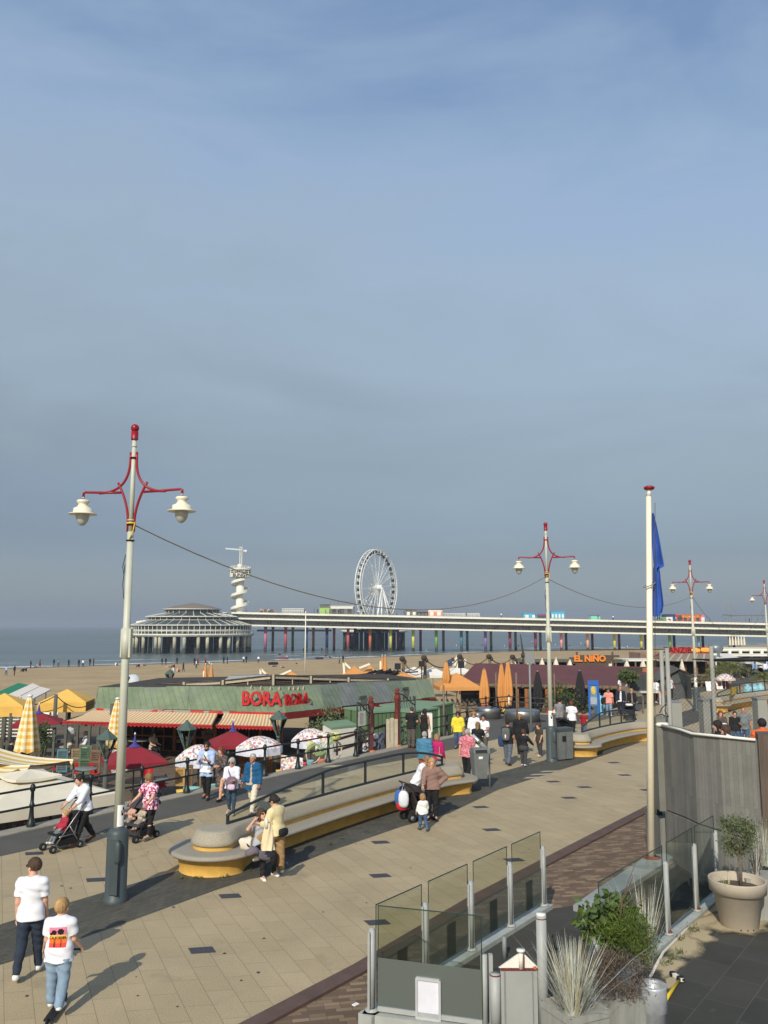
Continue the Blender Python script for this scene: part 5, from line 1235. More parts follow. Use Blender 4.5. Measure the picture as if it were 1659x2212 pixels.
b = MB(); p = A(1131,1438,86); b.tube([(p.x,86,-1),(p.x,86,A(1131,1416,86).z),(p.x - .25,86,A(1129,1370,86).z)],[.16,.12,.04],6); one(b,'thin_mast',DKWOOD,'thin dark mast rising before the pier deck','mast')
for u,v0,v1,Y,lb in ((1143.5,1415,1556,43,'thin grey pole with a small square plate beside the round steel drum'),(1115,1453,1556,43,'pale plain pole standing behind the round steel drum'),(1071,1453,1535,60,'bare wooden pole beside the orange parasols'),(1197,1455,1545,60,'bare wooden pole right of the second lamp'),(958,1480,1572,44,'bare wooden pole by the short railing')):
 a = A(u,v0,Y); zb = 0 if Y == 43 else -1.4; b = MB(); b.cyl((a.x,Y,zb),(a.x,Y,a.z),.055,.05,8)
 if v0 == 1415: b.box((a.x,Y - .07,a.z - .15),(.5,.03,.55))
 one(b,'pole',GREYMET if u > 1140 and u < 1150 else WOOD,lb,'pole')
# blue information sign, light blue columns, black board, lean-to roofs
p = G(1284,1548); t = thing('information_sign','tall bright blue information sign with map panel at the railing','sign',p,-.3); H = CH - (1467 - HY) * p.y / F; M = XF[t.name]
BLUE = mat('sign_blue',S(36,92,172),.5,.08)
b = MB(); b.box(M @ Vector((-.25,0,H / 2)),(.12,.22,H),rz=-.3); b.box(M @ Vector((.25,0,H / 2)),(.12,.22,H),rz=-.3); b.box(M @ Vector((0,0,H - .12)),(.62,.24,.26),rz=-.3); b.build('frame',BLUE,t)
b = MB(); b.box(M @ Vector((0,0,H * .62)),(.42,.1,H * .62),rz=-.3); b.build('panel',mat('panel_blue',S(90,132,176),.5,.2,sc=2),t)
b = MB(); b.sup(M @ Vector((0,-.07,H * .72)),(.3,.05,.5),.8,10); b.build('map',mat('map_yellow',S(206,180,76),.6,.3,sc=6),t)
b = MB(); b.box(M @ Vector((0,-.06,H * .44)),(.4,.04,H * .2),rz=-.3); b.build('notes',mat('panel_grey',S(150,160,168),.6,.15,sc=6),t)
LBLUE = mat('light_blue_enamel',S(150,204,222),.4,.06)
def lb_column(u,v,vt,lb,n):
 p = G(u,v); H = CH - (vt - HY) * p.y / F; t = thing('round_bin',lb,'waste bin',p,0,'light blue lidded bins')
 for k in range(n):
  o = Vector(((k - (n - 1) / 2) * .62,k * .3,0)); b = MB(); b.lathe([(.3,0),(.32,.05),(.32,H - .35),(.3,H - .3)],12,p + o,sm=False); b.build('body',LBLUE,t)
  b = MB(); b.lathe([(.3,H - .3),(.22,H - .15),(.12,H - .1),(.14,H),(0,H)],12,p + o); b.build('lid',LBLUE,t)
lb_column(1304,1543,1493,'light blue upright bin between the blue sign and the woman in pink',2)
lb_column(1634,1502,1474,'cluster of light blue upright bins at the right edge beyond the net',3)
p = G(1384,1521); t = thing('chalk_board','dark chalk menu board standing by the flagpole','board',p); b = MB(); b.box(p + Vector((0,0,1.05)),(1.25,.1,1.9)); b.build('board',mat('slate_board',S(58,62,62),.7,.25,sc=3),t); b = MB()
for x in (-.66,.66): b.box(p + Vector((x,-.02,1.05)),(.1,.14,2.1))
b.build('frame',DKWOOD,t)
for pts,zb,m_,lb in (([(1335,1480),(1350,1482),(1388,1500),(1352,1504)],52,WOOD,'brown lean-to roof behind the people by the blue sign'),([(1352,1478),(1400,1478),(1425,1494),(1362,1494)],58,mat('white_planks',S(190,186,178),.8,.15,sc=3),'white plank roof below the small tree')):
 b = MB(); q = [A(u,v,zb + (2 if i < 2 else 0)) for i,(u,v) in enumerate(pts)]; b.hexa([v - Vector((0,0,.1)) for v in (q[3],q[2],q[1],q[0])] + [q[3],q[2],q[1],q[0]])
 for v in q: b.beam((v.x,v.y,-1.4),v - Vector((0,0,.05)),.09,.09)
 one(b,'lean_to_roof',m_,lb,'roof')
# little pine on a bare stem, shrubs on the terraces
def tree(lb,u,vb,vt,wpx,Y,zb,m,n,size,seed,name='tree',group=None):
 a,c,p = A(u,vt,Y),A(u,vb,Y),Vector((A(u,vb,Y).x,Y,zb)); r = wpx / 2 / F * Y; hh = (a.z - c.z) / 2; cc = Vector((p.x,Y,c.z + hh)); rn = random.Random(seed)
 t = thing(name,lb,'tree',p,0,group)
 b = MB(); leaves(b,blob_pts(cc,(r,r,hh * 1.05),n,rn,12,.55),size,rn); b.build('crown',m,t)
 b = MB(); fk = Vector((p.x + .03,Y,c.z - hh * .1)); b.tube([p,p.lerp(fk,.5) + Vector((.03,.02,0)),fk],[.11 * r + .02,.085 * r + .02,.07 * r + .015],8)
 for k in range(9):
  q = cc + Vector((rn.uniform(-.7,.7) * r,rn.uniform(-.7,.7) * r,rn.uniform(-.2,.75) * hh)); b.tube([fk,fk.lerp(q,.55) + Vector((0,0,.05)),q],[.045 * r + .008,.03 * r + .006,.006],5)
 b.build('trunk',BARK,t); return t
tree('small windblown pine on a bare stem above the white plank roof',1356,1472,1452,44,57,-1.4,LEAF,900,.3,31)
bush('terrace_shrub','dense green shrub between the two closed black parasols',(A(1220,1500,62).x,62,-1.4),(1.4,.8,1.25),1500,.2,LEAF,41)
bush('terrace_shrub','green shrub right of the second closed black parasol',(A(1266,1510,62).x,62.5,-1.4),(.8,.6,.8),700,.2,LEAF,42)
bush('terrace_shrub','olive shrub left of the wrought iron gate, in front of the plank wall',(A(703,1565,40.5).x,40.5,FL),(.95,.8,1.05),1500,.16,OLIVE,43,stem=.9)
bush('terrace_shrub','dark shrub beside the free standing gingham parasol',(A(92,1575,39.5).x,39.5,FL),(.55,.5,.9),900,.14,LEAF,44,stem=.6)
for i,(u,v,Y,lb) in enumerate(((690,1640,35.5,'spiky green plant at the foot of the railing by the bicycle'),(248,1730,26.3,'spiky palm like plant behind the nearest lamp'),(215,1750,25.2,'low spiky plant behind the railing left of the nearest lamp'),(310,1690,29,'spiky plant beside the red chairs, right of the nearest lamp'),(420,1700,30.5,'grassy plant behind the man in the open blue shirt'),(455,1690,31,'grassy plant behind the woman in the printed dress'))):
 p = A(u,v,Y); palm(lb,(p.x,Y,FL),.12,.9,16,60 + i,name='spiky_plant',group='spiky plants along the railing',droop=.7)
palm('broad palm beside the leaning boards on the far promenade',(A(1572,1450,75).x,75,-.4),1.9,2.6,26,71)
palm('second palm left of the broad one, over the slatted wall',(A(1545,1455,74).x,74,-.4),1.5,1.9,18,72)
palm('dry brown palm behind the top of the flagpole base hut',(A(1437,1412,88).x,88,-1),3.0,2.0,18,73,m=leaf_mat('dry_palm',S(110,66,46),S(126,84,60)))
palm('potted palm at the right edge of the photo',(A(1650,1470,62).x,62,1.2),.3,1.7,18,74)
# ------------------------------------------------------------------ right of the flagpole: shed, red name board, white pavilion
t = thing('gabled_shed','dark grey gabled shed end right of the maroon roof','shed',A(1425,1510,62))
a,c,d,e = A(1398,1482,64),A(1442,1443,66),A(1492,1462,62),A(1400,1512,64)
b = MB(); q = [Vector((a.x,64,-1)),Vector((d.x,62,-1)),Vector((d.x,62,d.z)),Vector((c.x,64,c.z)),Vector((a.x,64,a.z))]; b.add(q + [v + Vector((1.2,5,0)) for v in q],[(0,1,2,3,4),(9,8,7,6,5),(1,6,7,2)]); b.build('wall',mat('shed_boards',S(74,76,74),.85,.2,sc=2,stretch=(3,3,.2)),t)
b = MB(); up = Vector((0,0,.12)); f = Vector((0,-.5,0)); k = Vector((1.4,6,0)); c2,d2,a2_ = Vector((c.x,64,c.z)),Vector((d.x + .3,62,d.z - .1)),Vector((a.x - .2,64,a.z))
b.hexa([c2 + f,d2 + f,d2 + k,c2 + k] + [v + up for v in (c2 + f,d2 + f,d2 + k,c2 + k)]); b.hexa([a2_ + f,c2 + f,c2 + k,a2_ + k] + [v + up for v in (a2_ + f,c2 + f,c2 + k,a2_ + k)]); b.build('roof',mat('shed_roof',S(88,86,82),.8,.15),t)
b = MB(); p = A(1400,1500,63.5); b.box((p.x + 1.2,63.3,-.2),(1.0,.08,1.4)); b.build('door',ORWOOD,t)
zb = thing('beach_pavilion','beach pavilion with red name board above a slatted tent roof','pavilion',A(1490,1470,86)); Yz = 86
a,c = A(1446.5,1398,Yz),A(1537,1399,Yz); zl = A(1490,1411,Yz).z
b = MB(); b.box(((a.x + c.x) / 2,Yz,(a.z + zl) / 2),(c.x - a.x,.15,a.z - zl)); sg = b.build('name_board',mat('board_red',S(190,44,42),.6,.08),zb)
p = A(1475,1404.8,Yz - .2); text_mb('ZANZIBAR',.82,.06,lambda x,y,z: (p.x + x,Yz - .1 - z,p.z + y)).build('lettering',BLACK,sg)
b = MB(); q = A(1503,1405,Yz); b.sup((q.x,Yz - .1,q.z),(1.1,.1,.5),1,10); b.sup((q.x + 1.0,Yz - .1,q.z + .05),(1.3,.1,.45),.8,10); b.build('sun_emblem',mat('emblem_orange',S(240,170,70),.6,.1),sg)
b = MB(); q = A(1524,1405,Yz)
for k in (0,1,2): b.box((q.x,Yz - .09,q.z + .22 - .2 * k),(1.3 - .3 * k,.04,.06))
b.build('small_lines',mat('emblem_dark',S(110,30,30),.6,.1),sg)
b = MB(); b.box(((a.x + c.x) / 2,Yz + .3,zl - .12),(c.x - a.x + 1,.6,.2)); b.build('fascia',WHITE,zb)
r0_,r1_,r2_,r3_ = A(1418,1428,Yz - 6),A(1540,1429,Yz - 6),A(1540,1412,Yz),A(1436,1412,Yz)
b = MB(); k = 26; b.grid([[r0_.lerp(r1_,i / k).lerp(r3_.lerp(r2_,i / k),j / 3) for j in range(4)] for i in range(k + 1)],mi=lambda i,j: i % 2 if i % 4 == 1 else 0,sm=False); b.build('tent_roof',[mat('tan_slats',S(140,126,104),.85,.2,sc=2),mat('tan_slats_light',S(176,166,146),.85,.1)],zb)
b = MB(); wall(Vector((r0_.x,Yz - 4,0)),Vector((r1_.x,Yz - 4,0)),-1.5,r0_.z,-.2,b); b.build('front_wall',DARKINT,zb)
b = MB()
for u in (1438,1455,1480,1505,1530): p = A(u,1440,Yz - 5); b.box((p.x,Yz - 5,.1),(.16,.16,3.1))
b.build('post',ORWOOD,zb)
b = MB()
for v in (1459,1466,1473): p,q = A(1452,v,74),A(1530,v,74); b.beam(p,q,.12,.22)
for u in (1455,1470,1485,1500,1515,1528): p,q = A(u,1457,74.1),A(u,1488,74.1); b.beam(p,q,.14,.14)
b.sheet([A(1452,1488,74.4),A(1530,1486,74.4),A(1530,1462,74.4),A(1452,1462,74.4)],1)
one(b,'slatted_fence',[WOOD,DKWOOD],'open slatted wooden fence in front of the dark bar under the tent roof','fence')
wp_ = thing('white_pavilion','long flat white pavilion at the right below the pier','pavilion',A(1600,1430,105)); Yw = 105
for v0,v1,u0,u1,dy in ((1402,1405,1508,1760,0),(1414,1416.5,1520,1760,-4)):
 a,c = A(u0,v0,Yw + dy),A(u1,v0,Yw + dy); b = MB(); b.box(((a.x + c.x) / 2,Yw + dy + 4,a.z - .1),(c.x - a.x,8,.2)); b.build('flat_roof',PIERW,wp_)
b = MB(); a = A(1512,1406,Yw); b.box((a.x + 8,Yw + 4,-.2),(30,5,4.2)); b.build('wall',mat('rosy_interior',S(150,120,104),.8,.4,sc=.8),wp_)
for k in range(7): p = A(1530 + k * 24,1410,Yw - 4); b = MB(); b.box((p.x,Yw - .5,.3),(.3,.3,4)); b.build('post',PIERW,wp_)
b = MB(); q = [A(1552,1412,92),A(1572,1413,96),A(1650,1434,88),A(1546,1424,84)]; b.hexa([v - Vector((0,0,.15)) for v in (q[3],q[2],q[1],q[0])] + [q[3],q[2],q[1],q[0]])
for v in q: b.beam((v.x,v.y,-1),v,.12,.12)
one(b,'white_tent_roof',WT,'sloping white tent cloth beside the grey duct at the right','tent')
p = A(1546,1412,88); b = MB(); b.lathe([(.42,p.z - 1.4),(.45,p.z - .3),(.38,p.z - .05),(.62,p.z + .2),(.80,p.z + .55),(.62,p.z + .95),(.2,p.z + 1.1),(0,p.z + 1.12)],16,(p.x,p.y,0)); one(b,'ventilation_cowl',mat('cowl_grey',S(124,134,138),.4,.1,metal=.4),'bulbous grey ventilation cowl right of the red name board','duct')
# leaning boards, banner, distant stalls on the far promenade
for u,v,wpx,hpx,m_,lb in ((1531,1492,13,19,PAPER,'plain white board propped on the dark path beyond the net'),(1543,1491,6,17,RUST,'brown side board beside the plain white one'),(1553,1488,13,17,PAPER,'white board with a brown picture, second from the plain one'),(1566,1487,11,20,mat('red_brown_board',S(112,56,40),.7,.15),'red brown board between the pictured one and the tan one'),(1576,1486,7,18,mat('tan_board',S(140,112,88),.7,.15),'tan board, last of the leaning row')):
 p = G(u,v); s_ = p.y / F; b = MB(); b.hexa([p + Vector(q) for q in [(-wpx * s_ / 2,-.25,0),(wpx * s_ / 2,-.25,0),(wpx * s_ / 2,-.19,0),(-wpx * s_ / 2,-.19,0),(-wpx * s_ / 2,0,hpx * s_),(wpx * s_ / 2,0,hpx * s_),(wpx * s_ / 2,.06,hpx * s_),(-wpx * s_ / 2,.06,hpx * s_)]])
 b.beam(p + Vector((0,.35,0)),p + Vector((0,.05,hpx * s_ * .9)),.05,.05)
 if u == 1553: b.sup(p + Vector((0,-.16,hpx * s_ * .55)),(.3,.06,.35),.6,8,mi=1)
 one(b,'leaning_board',[m_,RUST],lb,'board','boards leaning in a row on the dark path')
p = A(1566,1462,72); b = MB(); canopy_c = MB(); canopy(canopy_c,.85,-.45,0,8,dome=1,val=.12); b.add([Vector((p.x,72,A(1566,1455,72).z)) + Vector(v) for v in canopy_c.v],canopy_c.f,0); b.cyl((p.x,72,-.6),(p.x,72,p.z),.03,.03,6); one(b,'patterned_parasol',[FLORAL],'white patterned parasol behind the leaning boards','parasol')
rn = random.Random(33)
for i in range(9):
 u = 1600 + i * 8 + rn.uniform(-2,2); p = A(u,1450 + rn.uniform(-4,6),92); b = MB(); b.box((p.x,92,p.z),(1.0,.8,rn.uniform(.5,.9)),mi=0); b.beam((p.x - .4,91.7,p.z),(p.x - .4,91.7,0),.08,.08,1); b.beam((p.x + .4,91.7,p.z),(p.x + .4,91.7,0),.08,.08,1)
 one(b,'market_table',[[CANV,WOOD,DKG][i % 3],WOOD],f"{['pale', 'wooden', 'dark'][i % 3]} stall table among the distant stalls at the right edge",'table','distant stall tables')
p = A(1630,1428,96); b = MB(); b.box((p.x,96,1.4),(4.5,3,.25)); [b.beam((p.x + x,96,0),(p.x + x,96,1.4),.12,.12) for x in (-2,2)]; one(b,'stall_roof',GREYWOOD,'grey stall roof on posts among the distant stalls','stall')
rn = random.Random(14)
for i in range(6):
 p = A(1577 + i * 6.2,1390,150); b = MB(); b.lathe([(.2,-.3),(.2,.4),(.07,1.2),(0,1.25)],8,(p.x,150,p.z)); one(b,'beach_parasol',CANV,'small folded white parasol under the pier at the right','parasol','folded white parasols under the pier')
# ------------------------------------------------------------------ green containers, white box, ramp
GCON = brick_mat('green_corrugated',S(92,118,84),S(98,124,88),S(66,90,62),.22,9,.03,(.95,.3,0),(0,0,1),var=.12,sc=1,bump=.8,rough=.6)
GCTOP = mat('green_container_top',S(118,144,112),.6,.12,sc=1)
def container(fl,fr,dep,H,lb):
 t = thing('container',lb,'container',fl,0,'green corrugated containers'); d = (fr - fl).normalized(); n = Vector((-d.y,d.x,0)) * dep; z0 = Vector((0,0,0)); up = Vector((0,0,H))
 b = MB(); q = [fl,fr,fr + n,fl + n]; b.hexa(q + [v + up for v in q]); b.build('walls',GCON,t)
 b = MB(); e = [v + (v - (fl + fr + n) / 2 - n * 0).normalized() * .06 for v in q]; b.hexa([v + up + Vector((0,0,.004)) for v in e] + [v + up + Vector((0,0,.09)) for v in e]); b.build('lid',GCTOP,t)
 b = MB()
 for v in (fl,fr): b = MB(); b.beam(v + Vector((0,-.02,0)),v + up + Vector((0,-.02,0)),.1,.1); b.build('corner_post',GCTOP,t)
def floorpt(u,v,Y,z=FL): q = A(u,v,Y); return Vector((q.x,Y,z))
H1 = lambda v,Y: A(800,v,Y).z - FL
container(floorpt(804,1560,39.5),floorpt(856,1560,40.3),2.4,H1(1541,39.5),'green container with ribbed front between the gate posts')
container(floorpt(886,1545,43.5),floorpt(948,1545,45.5),2.6,H1(1540,43.5),'green container behind the couple in black')
container(floorpt(925,1545,46.5),floorpt(980,1545,49.5),3.0,H1(1529,47),'taller green container at the back, beside the railing')
t = thing('white_chest','big white chest with green lid behind the wrought iron gate','chest',floorpt(742,1600,37.5)); a,c = floorpt(716,1600,37.2),floorpt(773,1600,38.2); Hc = A(740,1575,37.5).z
b = MB(); b.hexa([a,c,c + Vector((-.5,1.6,0)),a + Vector((-.5,1.6,0))] + [Vector((v.x,v.y,Hc)) for v in (a,c,c + Vector((-.5,1.6,0)),a + Vector((-.5,1.6,0)))]); b.build('body',WHITE,t)
b = MB(); q = [Vector((v.x,v.y,Hc + .004)) for v in (a,c,c + Vector((-.6,2.2,0)),a + Vector((-.6,2.2,0)))]; b.hexa(q + [v + Vector((0,0,.1)) for v in q]); b.build('lid',GCTOP,t)
RAMPR = mat('ramp_rail_brown',S(76,46,38),.7,.2)
b = MB()
for u0,v0,u1,v1,Y0,Y1 in ((720,1600,834,1566,35.6,38.4),(724,1622,834,1588,35.6,38.4)): b.beam(A(u0,v0,Y0),A(u1,v1,Y1),.07,.1)
for u,v0,v1,Y in ((728,1600,1632,35.8),(780,1583,1620,37),(833,1564,1614,38.4)): b.beam(A(u,v0,Y),A(u,v1,Y),.08,.08)
one(b,'ramp_handrail',RAMPR,'dark brown wooden handrail of the ramp behind the wrought iron gate','handrail')
b = MB(); b.sheet([A(803,1624,37.3),A(832,1615,38.2),A(832,1574,38.2),A(803,1590,37.3)]); b.sheet([A(803,1590,37.32),A(832,1574,38.22),A(832,1615,38.22),A(803,1624,37.32)])
one(b,'printed_banner',spots_mat('banner_print',S(206,208,214),[S(110,112,120),S(70,72,80),S(150,152,160),S(226,226,230)],6,.6),'white and grey printed banner along the ramp handrail','banner')
b = MB(); p = G(845,1616); [b.box(p + Vector((x,.25,.55)),(.16,.05,1.35 + .1 * (i % 2))) for i,x in enumerate((-.14,.04,.22))]; one(b,'bleached_planks',mat('bleached_wood',S(0,0,0)),'bleached upright planks beside the taller rusty post','planks')
b = MB(); p = G(928,1604); b.box(p + Vector((-.1,.5,.62)),(.5,.5,1.3)); one(b,'white_cabinet',WHITE,'narrow white cabinet right of the couple in black','cabinet')
# ------------------------------------------------------------------ lanterns
LGREEN = mat('lantern_green',S(76,94,86),.5,.2); LGLASS = glass_mat('lantern_pane',(.9,.95,.92),.8)
def lantern(u,vt,vb,Y,zb,lb,post=True):
 a,c = A(u,vt,Y),A(u,vb,Y); H = a.z - c.z; p = Vector((a.x,Y,c.z)); R = H * .36; t = thing('lantern',lb,'lantern',Vector((a.x,Y,zb)),0,'six sided green lanterns')
 b = MB(); b.lathe([(R * .16,H),(R * .16,H * .96),(R * 1.04,H * .70),(R * 1.04,H * .67),(R * .9,H * .67)],6,p,sm=False); b.build('roof',LGREEN,t)
 b = MB()
 for k in range(6):
  an = 2 * math.pi * k / 6; b.beam(p + Vector((R * .95 * math.cos(an),R * .95 * math.sin(an),H * .68)),p + Vector((R * .17 * math.cos(an),R * .17 * math.sin(an),0)),.03,.03)
 b.cyl(p - Vector((0,0,.12)),p,R * .2,R * .25,6); b.build('frame',LGREEN,t)
 b = MB(); b.lathe([(R * .16,.02),(R * .92,H * .67)],6,p,sm=False); b.build('glass',LGLASS,t)
 b = MB(); b.cyl(p + Vector((0,0,H * .1)),p + Vector((0,0,H * .3)),.025,.025,6); b.sup(p + Vector((0,0,H * .38)),(.09,.09,.16),.9,8); b.build('bulb',mat('bulb_white',S(230,214,170),.4,.05),t)
 b = MB(); b.cyl((p.x,Y,zb),p - Vector((0,0,.1)),.11,.07,8); b.build('post',GREYWOOD,t)
lantern(232,1575,1640,29.5,FL,'green lantern on a post left of the nearest lamp shaft')
lantern(404,1556,1617,35,FL,'green lantern in front of the gap between the two awnings')
lantern(602,1535,1590,39,FL,'green lantern at the corner below the red letters')
lantern(367,1446,1476,56,-2.1,'green lantern out by the sand above the green roof')
lantern(272,1455,1482,56,-2.1,'green lantern almost hidden behind the nearest lamp shaft')
# ------------------------------------------------------------------ terrace furniture
REDCH = mat('red_seat',S(170,30,30),.55,.1)
def make_chair():
 t = thing('terrace_chair','','chair',(0,0,0),0,'red chairs on the parasol terrace')
 b = MB(); b.sup((0,0,.46),(.46,.44,.07),.4,10); b.build('seat',REDCH,t)
 b = MB(); P = [[(.24 * math.sin(q),.12 - .34 * math.cos(q) * 1.0 - .06 * (z > .7),z) for q in np.linspace(-1.15,1.15,9)] for z in (.5,.66,.8,.9)]; b.grid(P); b.build('backrest',REDCH,t)
 for x in (-.18,.18):
  for y in (-.17,.17): b = MB(); b.cyl((x * 1.1,y * 1.1,0),(x * .9,y * .9,.45),.014,.014,6); b.build('leg',STEEL,t)
 return t
def make_table():
 t = thing('terrace_table','','table',(0,0,0),0,'tables on the parasol terrace')
 b = MB(); b.lathe([(0,.72),(.42,.72),(.44,.735),(.42,.75),(0,.75)],20); b.build('tabletop',mat('table_grey',S(124,128,124),.5,.15),t)
 b = MB(); b.cyl((0,0,.02),(0,0,.72),.03,.03,8); b.lathe([(.26,0),(.26,.02),(.04,.05)],12); b.build('pedestal',BLACK,t)
 return t
CH0,TB0 = make_chair(),make_table()
def tpt(u,v,z): q = G(u,v,z); return q
first = True
chairs = [(172,1660,.4,'red chair behind the striped sail tip, left of a grey table'),(187,1655,3.4,'red chair behind the grey table by the lantern'),(206,1662,5,'red chair right of the grey table by the lantern'),(127,1652,4.4,'red chair under the striped sail by the blue shutter'),(20,1650,2,'red seat under the sail at the left edge'),(318,1672,3.2,'red chair under the crimson parasol, right of the nearest lamp'),(345,1690,1.2,'red chair half hidden by the woman with the twin pushchair'),(95,1735,3.3,'red chair under the white parasol, back to the railing'),(128,1742,5.2,'red chair under the white parasol, right of the white table'),(12,1742,1.5,'red chair behind the railing at the left edge'),(45,1760,.6,'dark red chair in the shade under the white parasol'),(475,1695,2.2,'red chair behind the elderly woman in white')]
for i,(u,v,rz,lb) in enumerate(chairs):
 zz_ = FL if v < 1700 else FL; p = G(u,v,FL + .62); p.z = FL
 o = place(CH0,p,rz) if i == 0 else dup(CH0,p,rz,lb); o['label'] = lb
for i,(u,v,lb) in enumerate(((180,1662,'round grey table with a pot, by the lantern post'),(110,1748,'pale table under the large white parasol'),(333,1684,'pale table beyond the woman with the twin pushchair'),(300,1600,'round table by the window front'))):
 p = G(u,v,FL + .9); p.z = FL; o = place(TB0,p,0,1.25) if i == 0 else dup(TB0,p,0,lb,1.25); o['label'] = lb
b = MB(); [b.box((A(195,1650 + k * .1,31.5).x + .9 * k - 30 * 0,31.5,FL + .02),(.1,.1,.01)) for k in range(0)]
# shutters, lattice and planters that fence the terrace off
for u,v0,v1,wpx,Y,m_,lb in ((156,1618,1668,20,36.5,S(84,116,124),'pale blue shutter leaning under the sail'),(186,1617,1660,18,36.5,S(136,120,92),'brown slatted shutter beside the green one'),(206,1610,1672,22,36.2,S(84,108,84),'green plank shutter between two brown ones'),(227,1620,1672,18,36.2,S(120,92,74),'red brown slatted shutter left of the lattice'),(265,1622,1672,20,36.0,S(112,70,54),'dark red door panel left of the white lattice'),(390,1658,1698,16,33,S(172,138,84),'ochre slatted shutter beyond the railing by the blue shirt'),(410,1652,1700,10,33.2,S(110,88,64),'brown slatted shutter beside the ochre one'),(442,1652,1705,16,33.4,S(112,96,66),'tall woven panel behind the man in the open blue shirt')):
 u -= 0 if u > 300 else 20
 a,c = A(u,v0,Y),A(u,v1,Y); wd = wpx / F * Y; t = thing('shutter',lb,'shutter',c,.1,'old shutters round the terrace'); mm = mat('shutter_' + lb.split()[0] + str(u),m_,.8,.25,sc=5)
 b = MB(); [b.box((a.x + s_ * wd / 2,Y,(a.z + c.z) / 2),(.07,.06,a.z - c.z)) for s_ in (-1,1)]; [b.box((a.x,Y,z),(wd,.055,.08)) for z in (a.z - .04,(a.z + c.z) / 2,c.z + .04)]; b.build('frame',mm,t)
 b = MB(); nn = 12; [b.box((a.x,Y,c.z + (a.z - c.z) * (k + .5) / nn),(wd - .06,.025,(a.z - c.z) / nn * .8),M=Matrix.Rotation(.5,3,'X')) for k in range(nn)]; tag(b.build('slats',mm,t),kind=None)
b = MB(); a,c = A(260,1621,35.6),A(260,1668,35.6); wd = 30 / F * 35.6
for k in range(-9,10):
 for s_ in (-1,1):
  x = a.x + k * wd / 9 * 1; hz = (a.z - c.z); x1 = x + s_ * hz * .6
  q0,q1 = max(a.x - wd / 2,min(a.x + wd / 2,x)),max(a.x - wd / 2,min(a.x + wd / 2,x1))
  if abs(x1 - x) > 0 and (q1 - q0) * s_ > .02: b.beam((q0,35.6 + s_ * .01,c.z + hz * (q0 - x) / (x1 - x)),(q1,35.6 + s_ * .01,c.z + hz * (q1 - x) / (x1 - x)),.03,.02)
b.box((a.x,35.6,a.z),(wd,.05,.06)); b.box((a.x,35.6,c.z),(wd,.05,.06)); [b.box((a.x + s_ * wd / 2,35.6,(a.z + c.z) / 2),(.06,.05,a.z - c.z)) for s_ in (-1,1)]
one(b,'white_lattice',mat('pale_lattice',S(186,184,176),.8,.1),'pale diagonal lattice panel left of the lantern post','lattice')
b = MB()
for z in (-1.15,-.75,-.35): b.beam(A(96,1,41).to_tuple()[:1] + (41.5,z),A(215,1,41).to_tuple()[:1] + (42.5,z),.06,.14)
for u in (96,120,145,170,196,215): x = A(u,1500,41.8).x; b.beam((x,41.9,FL),(x,41.9,.5),.12,.12)
b.beam((A(96,1500,41.5).x,41.6,.45),(A(240,1500,42).x,42.6,.5),.1,.12)
one(b,'terrace_fence',GREYWOOD,'grey wooden terrace fence with posts left of the long awning','fence')
for u,v,Y,sx,m_,lb in ((505,1668,33.8,.55,S(206,168,64),'small yellow tub by the railing'),(612,1672,34,.6,S(214,176,66),'yellow planter behind the railing by the blue jacket'),(626,1671,34.4,.7,S(120,176,180),'turquoise planter behind the railing'),(396,1716,29.4,.5,S(214,180,76),'yellow cushion on planks behind the railing'),(414,1710,30,.6,S(130,180,170),'turquoise cushion behind the railing'),(694,1648,35.6,.35,S(184,110,84),'terracotta pot at the foot of the railing near the bicycle'),(486,1700,31.6,.3,S(190,60,50),'red pot at the railing behind the elderly woman'),(463,1704,31.2,.55,S(110,190,176),'mint green board behind the woman in the printed dress'),(655,1655,35.5,.3,S(198,66,70),'red flower box behind the railing by the bicycle'),(670,1650,35.8,.3,S(110,176,186),'small turquoise pot beside the red flower box')):
 p = A(u,v,Y); b = MB(); b.lathe([(sx * .36,-.02),(sx * .5,.3),(sx * .5,.36),(sx * .4,.34),(0,.3)],12,(p.x,Y,p.z - .2),sq=.6); one(b,'planter',mat('planter_' + str(u),m_,.7,.15),lb,'planter')
b = MB(); p0_,p1_ = A(345,1735,27.5),A(420,1712,30.5)
for k in range(18): q = p0_.lerp(p1_,k / 17) + Vector((-.25,.35,-.35)); b.box(q,(.2,.05,.75),rz=.9)
one(b,'grey_plank_wall',mat('bleached_wood',S(0,0,0)),'low wall of grey planks right behind the railing','plank wall')
b = MB(); p0_,p1_ = A(470,1640,37),A(600,1632,39)
for k in range(14): q = p0_.lerp(p1_,k / 13); b.box(q + Vector((0,0,-.5)),(.3,.06,1.2),rz=.25,mi=k % 2)
one(b,'wooden_counter',[WOOD,ORWOOD],'brown wooden counter front behind the floral parasols','counter')
b = MB(); p = G(635,1668) ; b.hexa([Vector(q) + A(633,1667,33.6) for q in [(-.5,0,-.1),(.35,.2,-.1),(.35,.25,-.1),(-.5,.05,-.1),(-.5,.25,.6),(.35,.4,.45),(.35,.45,.45),(-.5,.3,.6)]]); one(b,'tilted_picture',FLORAL,'tilted white floral panel leaning behind the railing','panel')
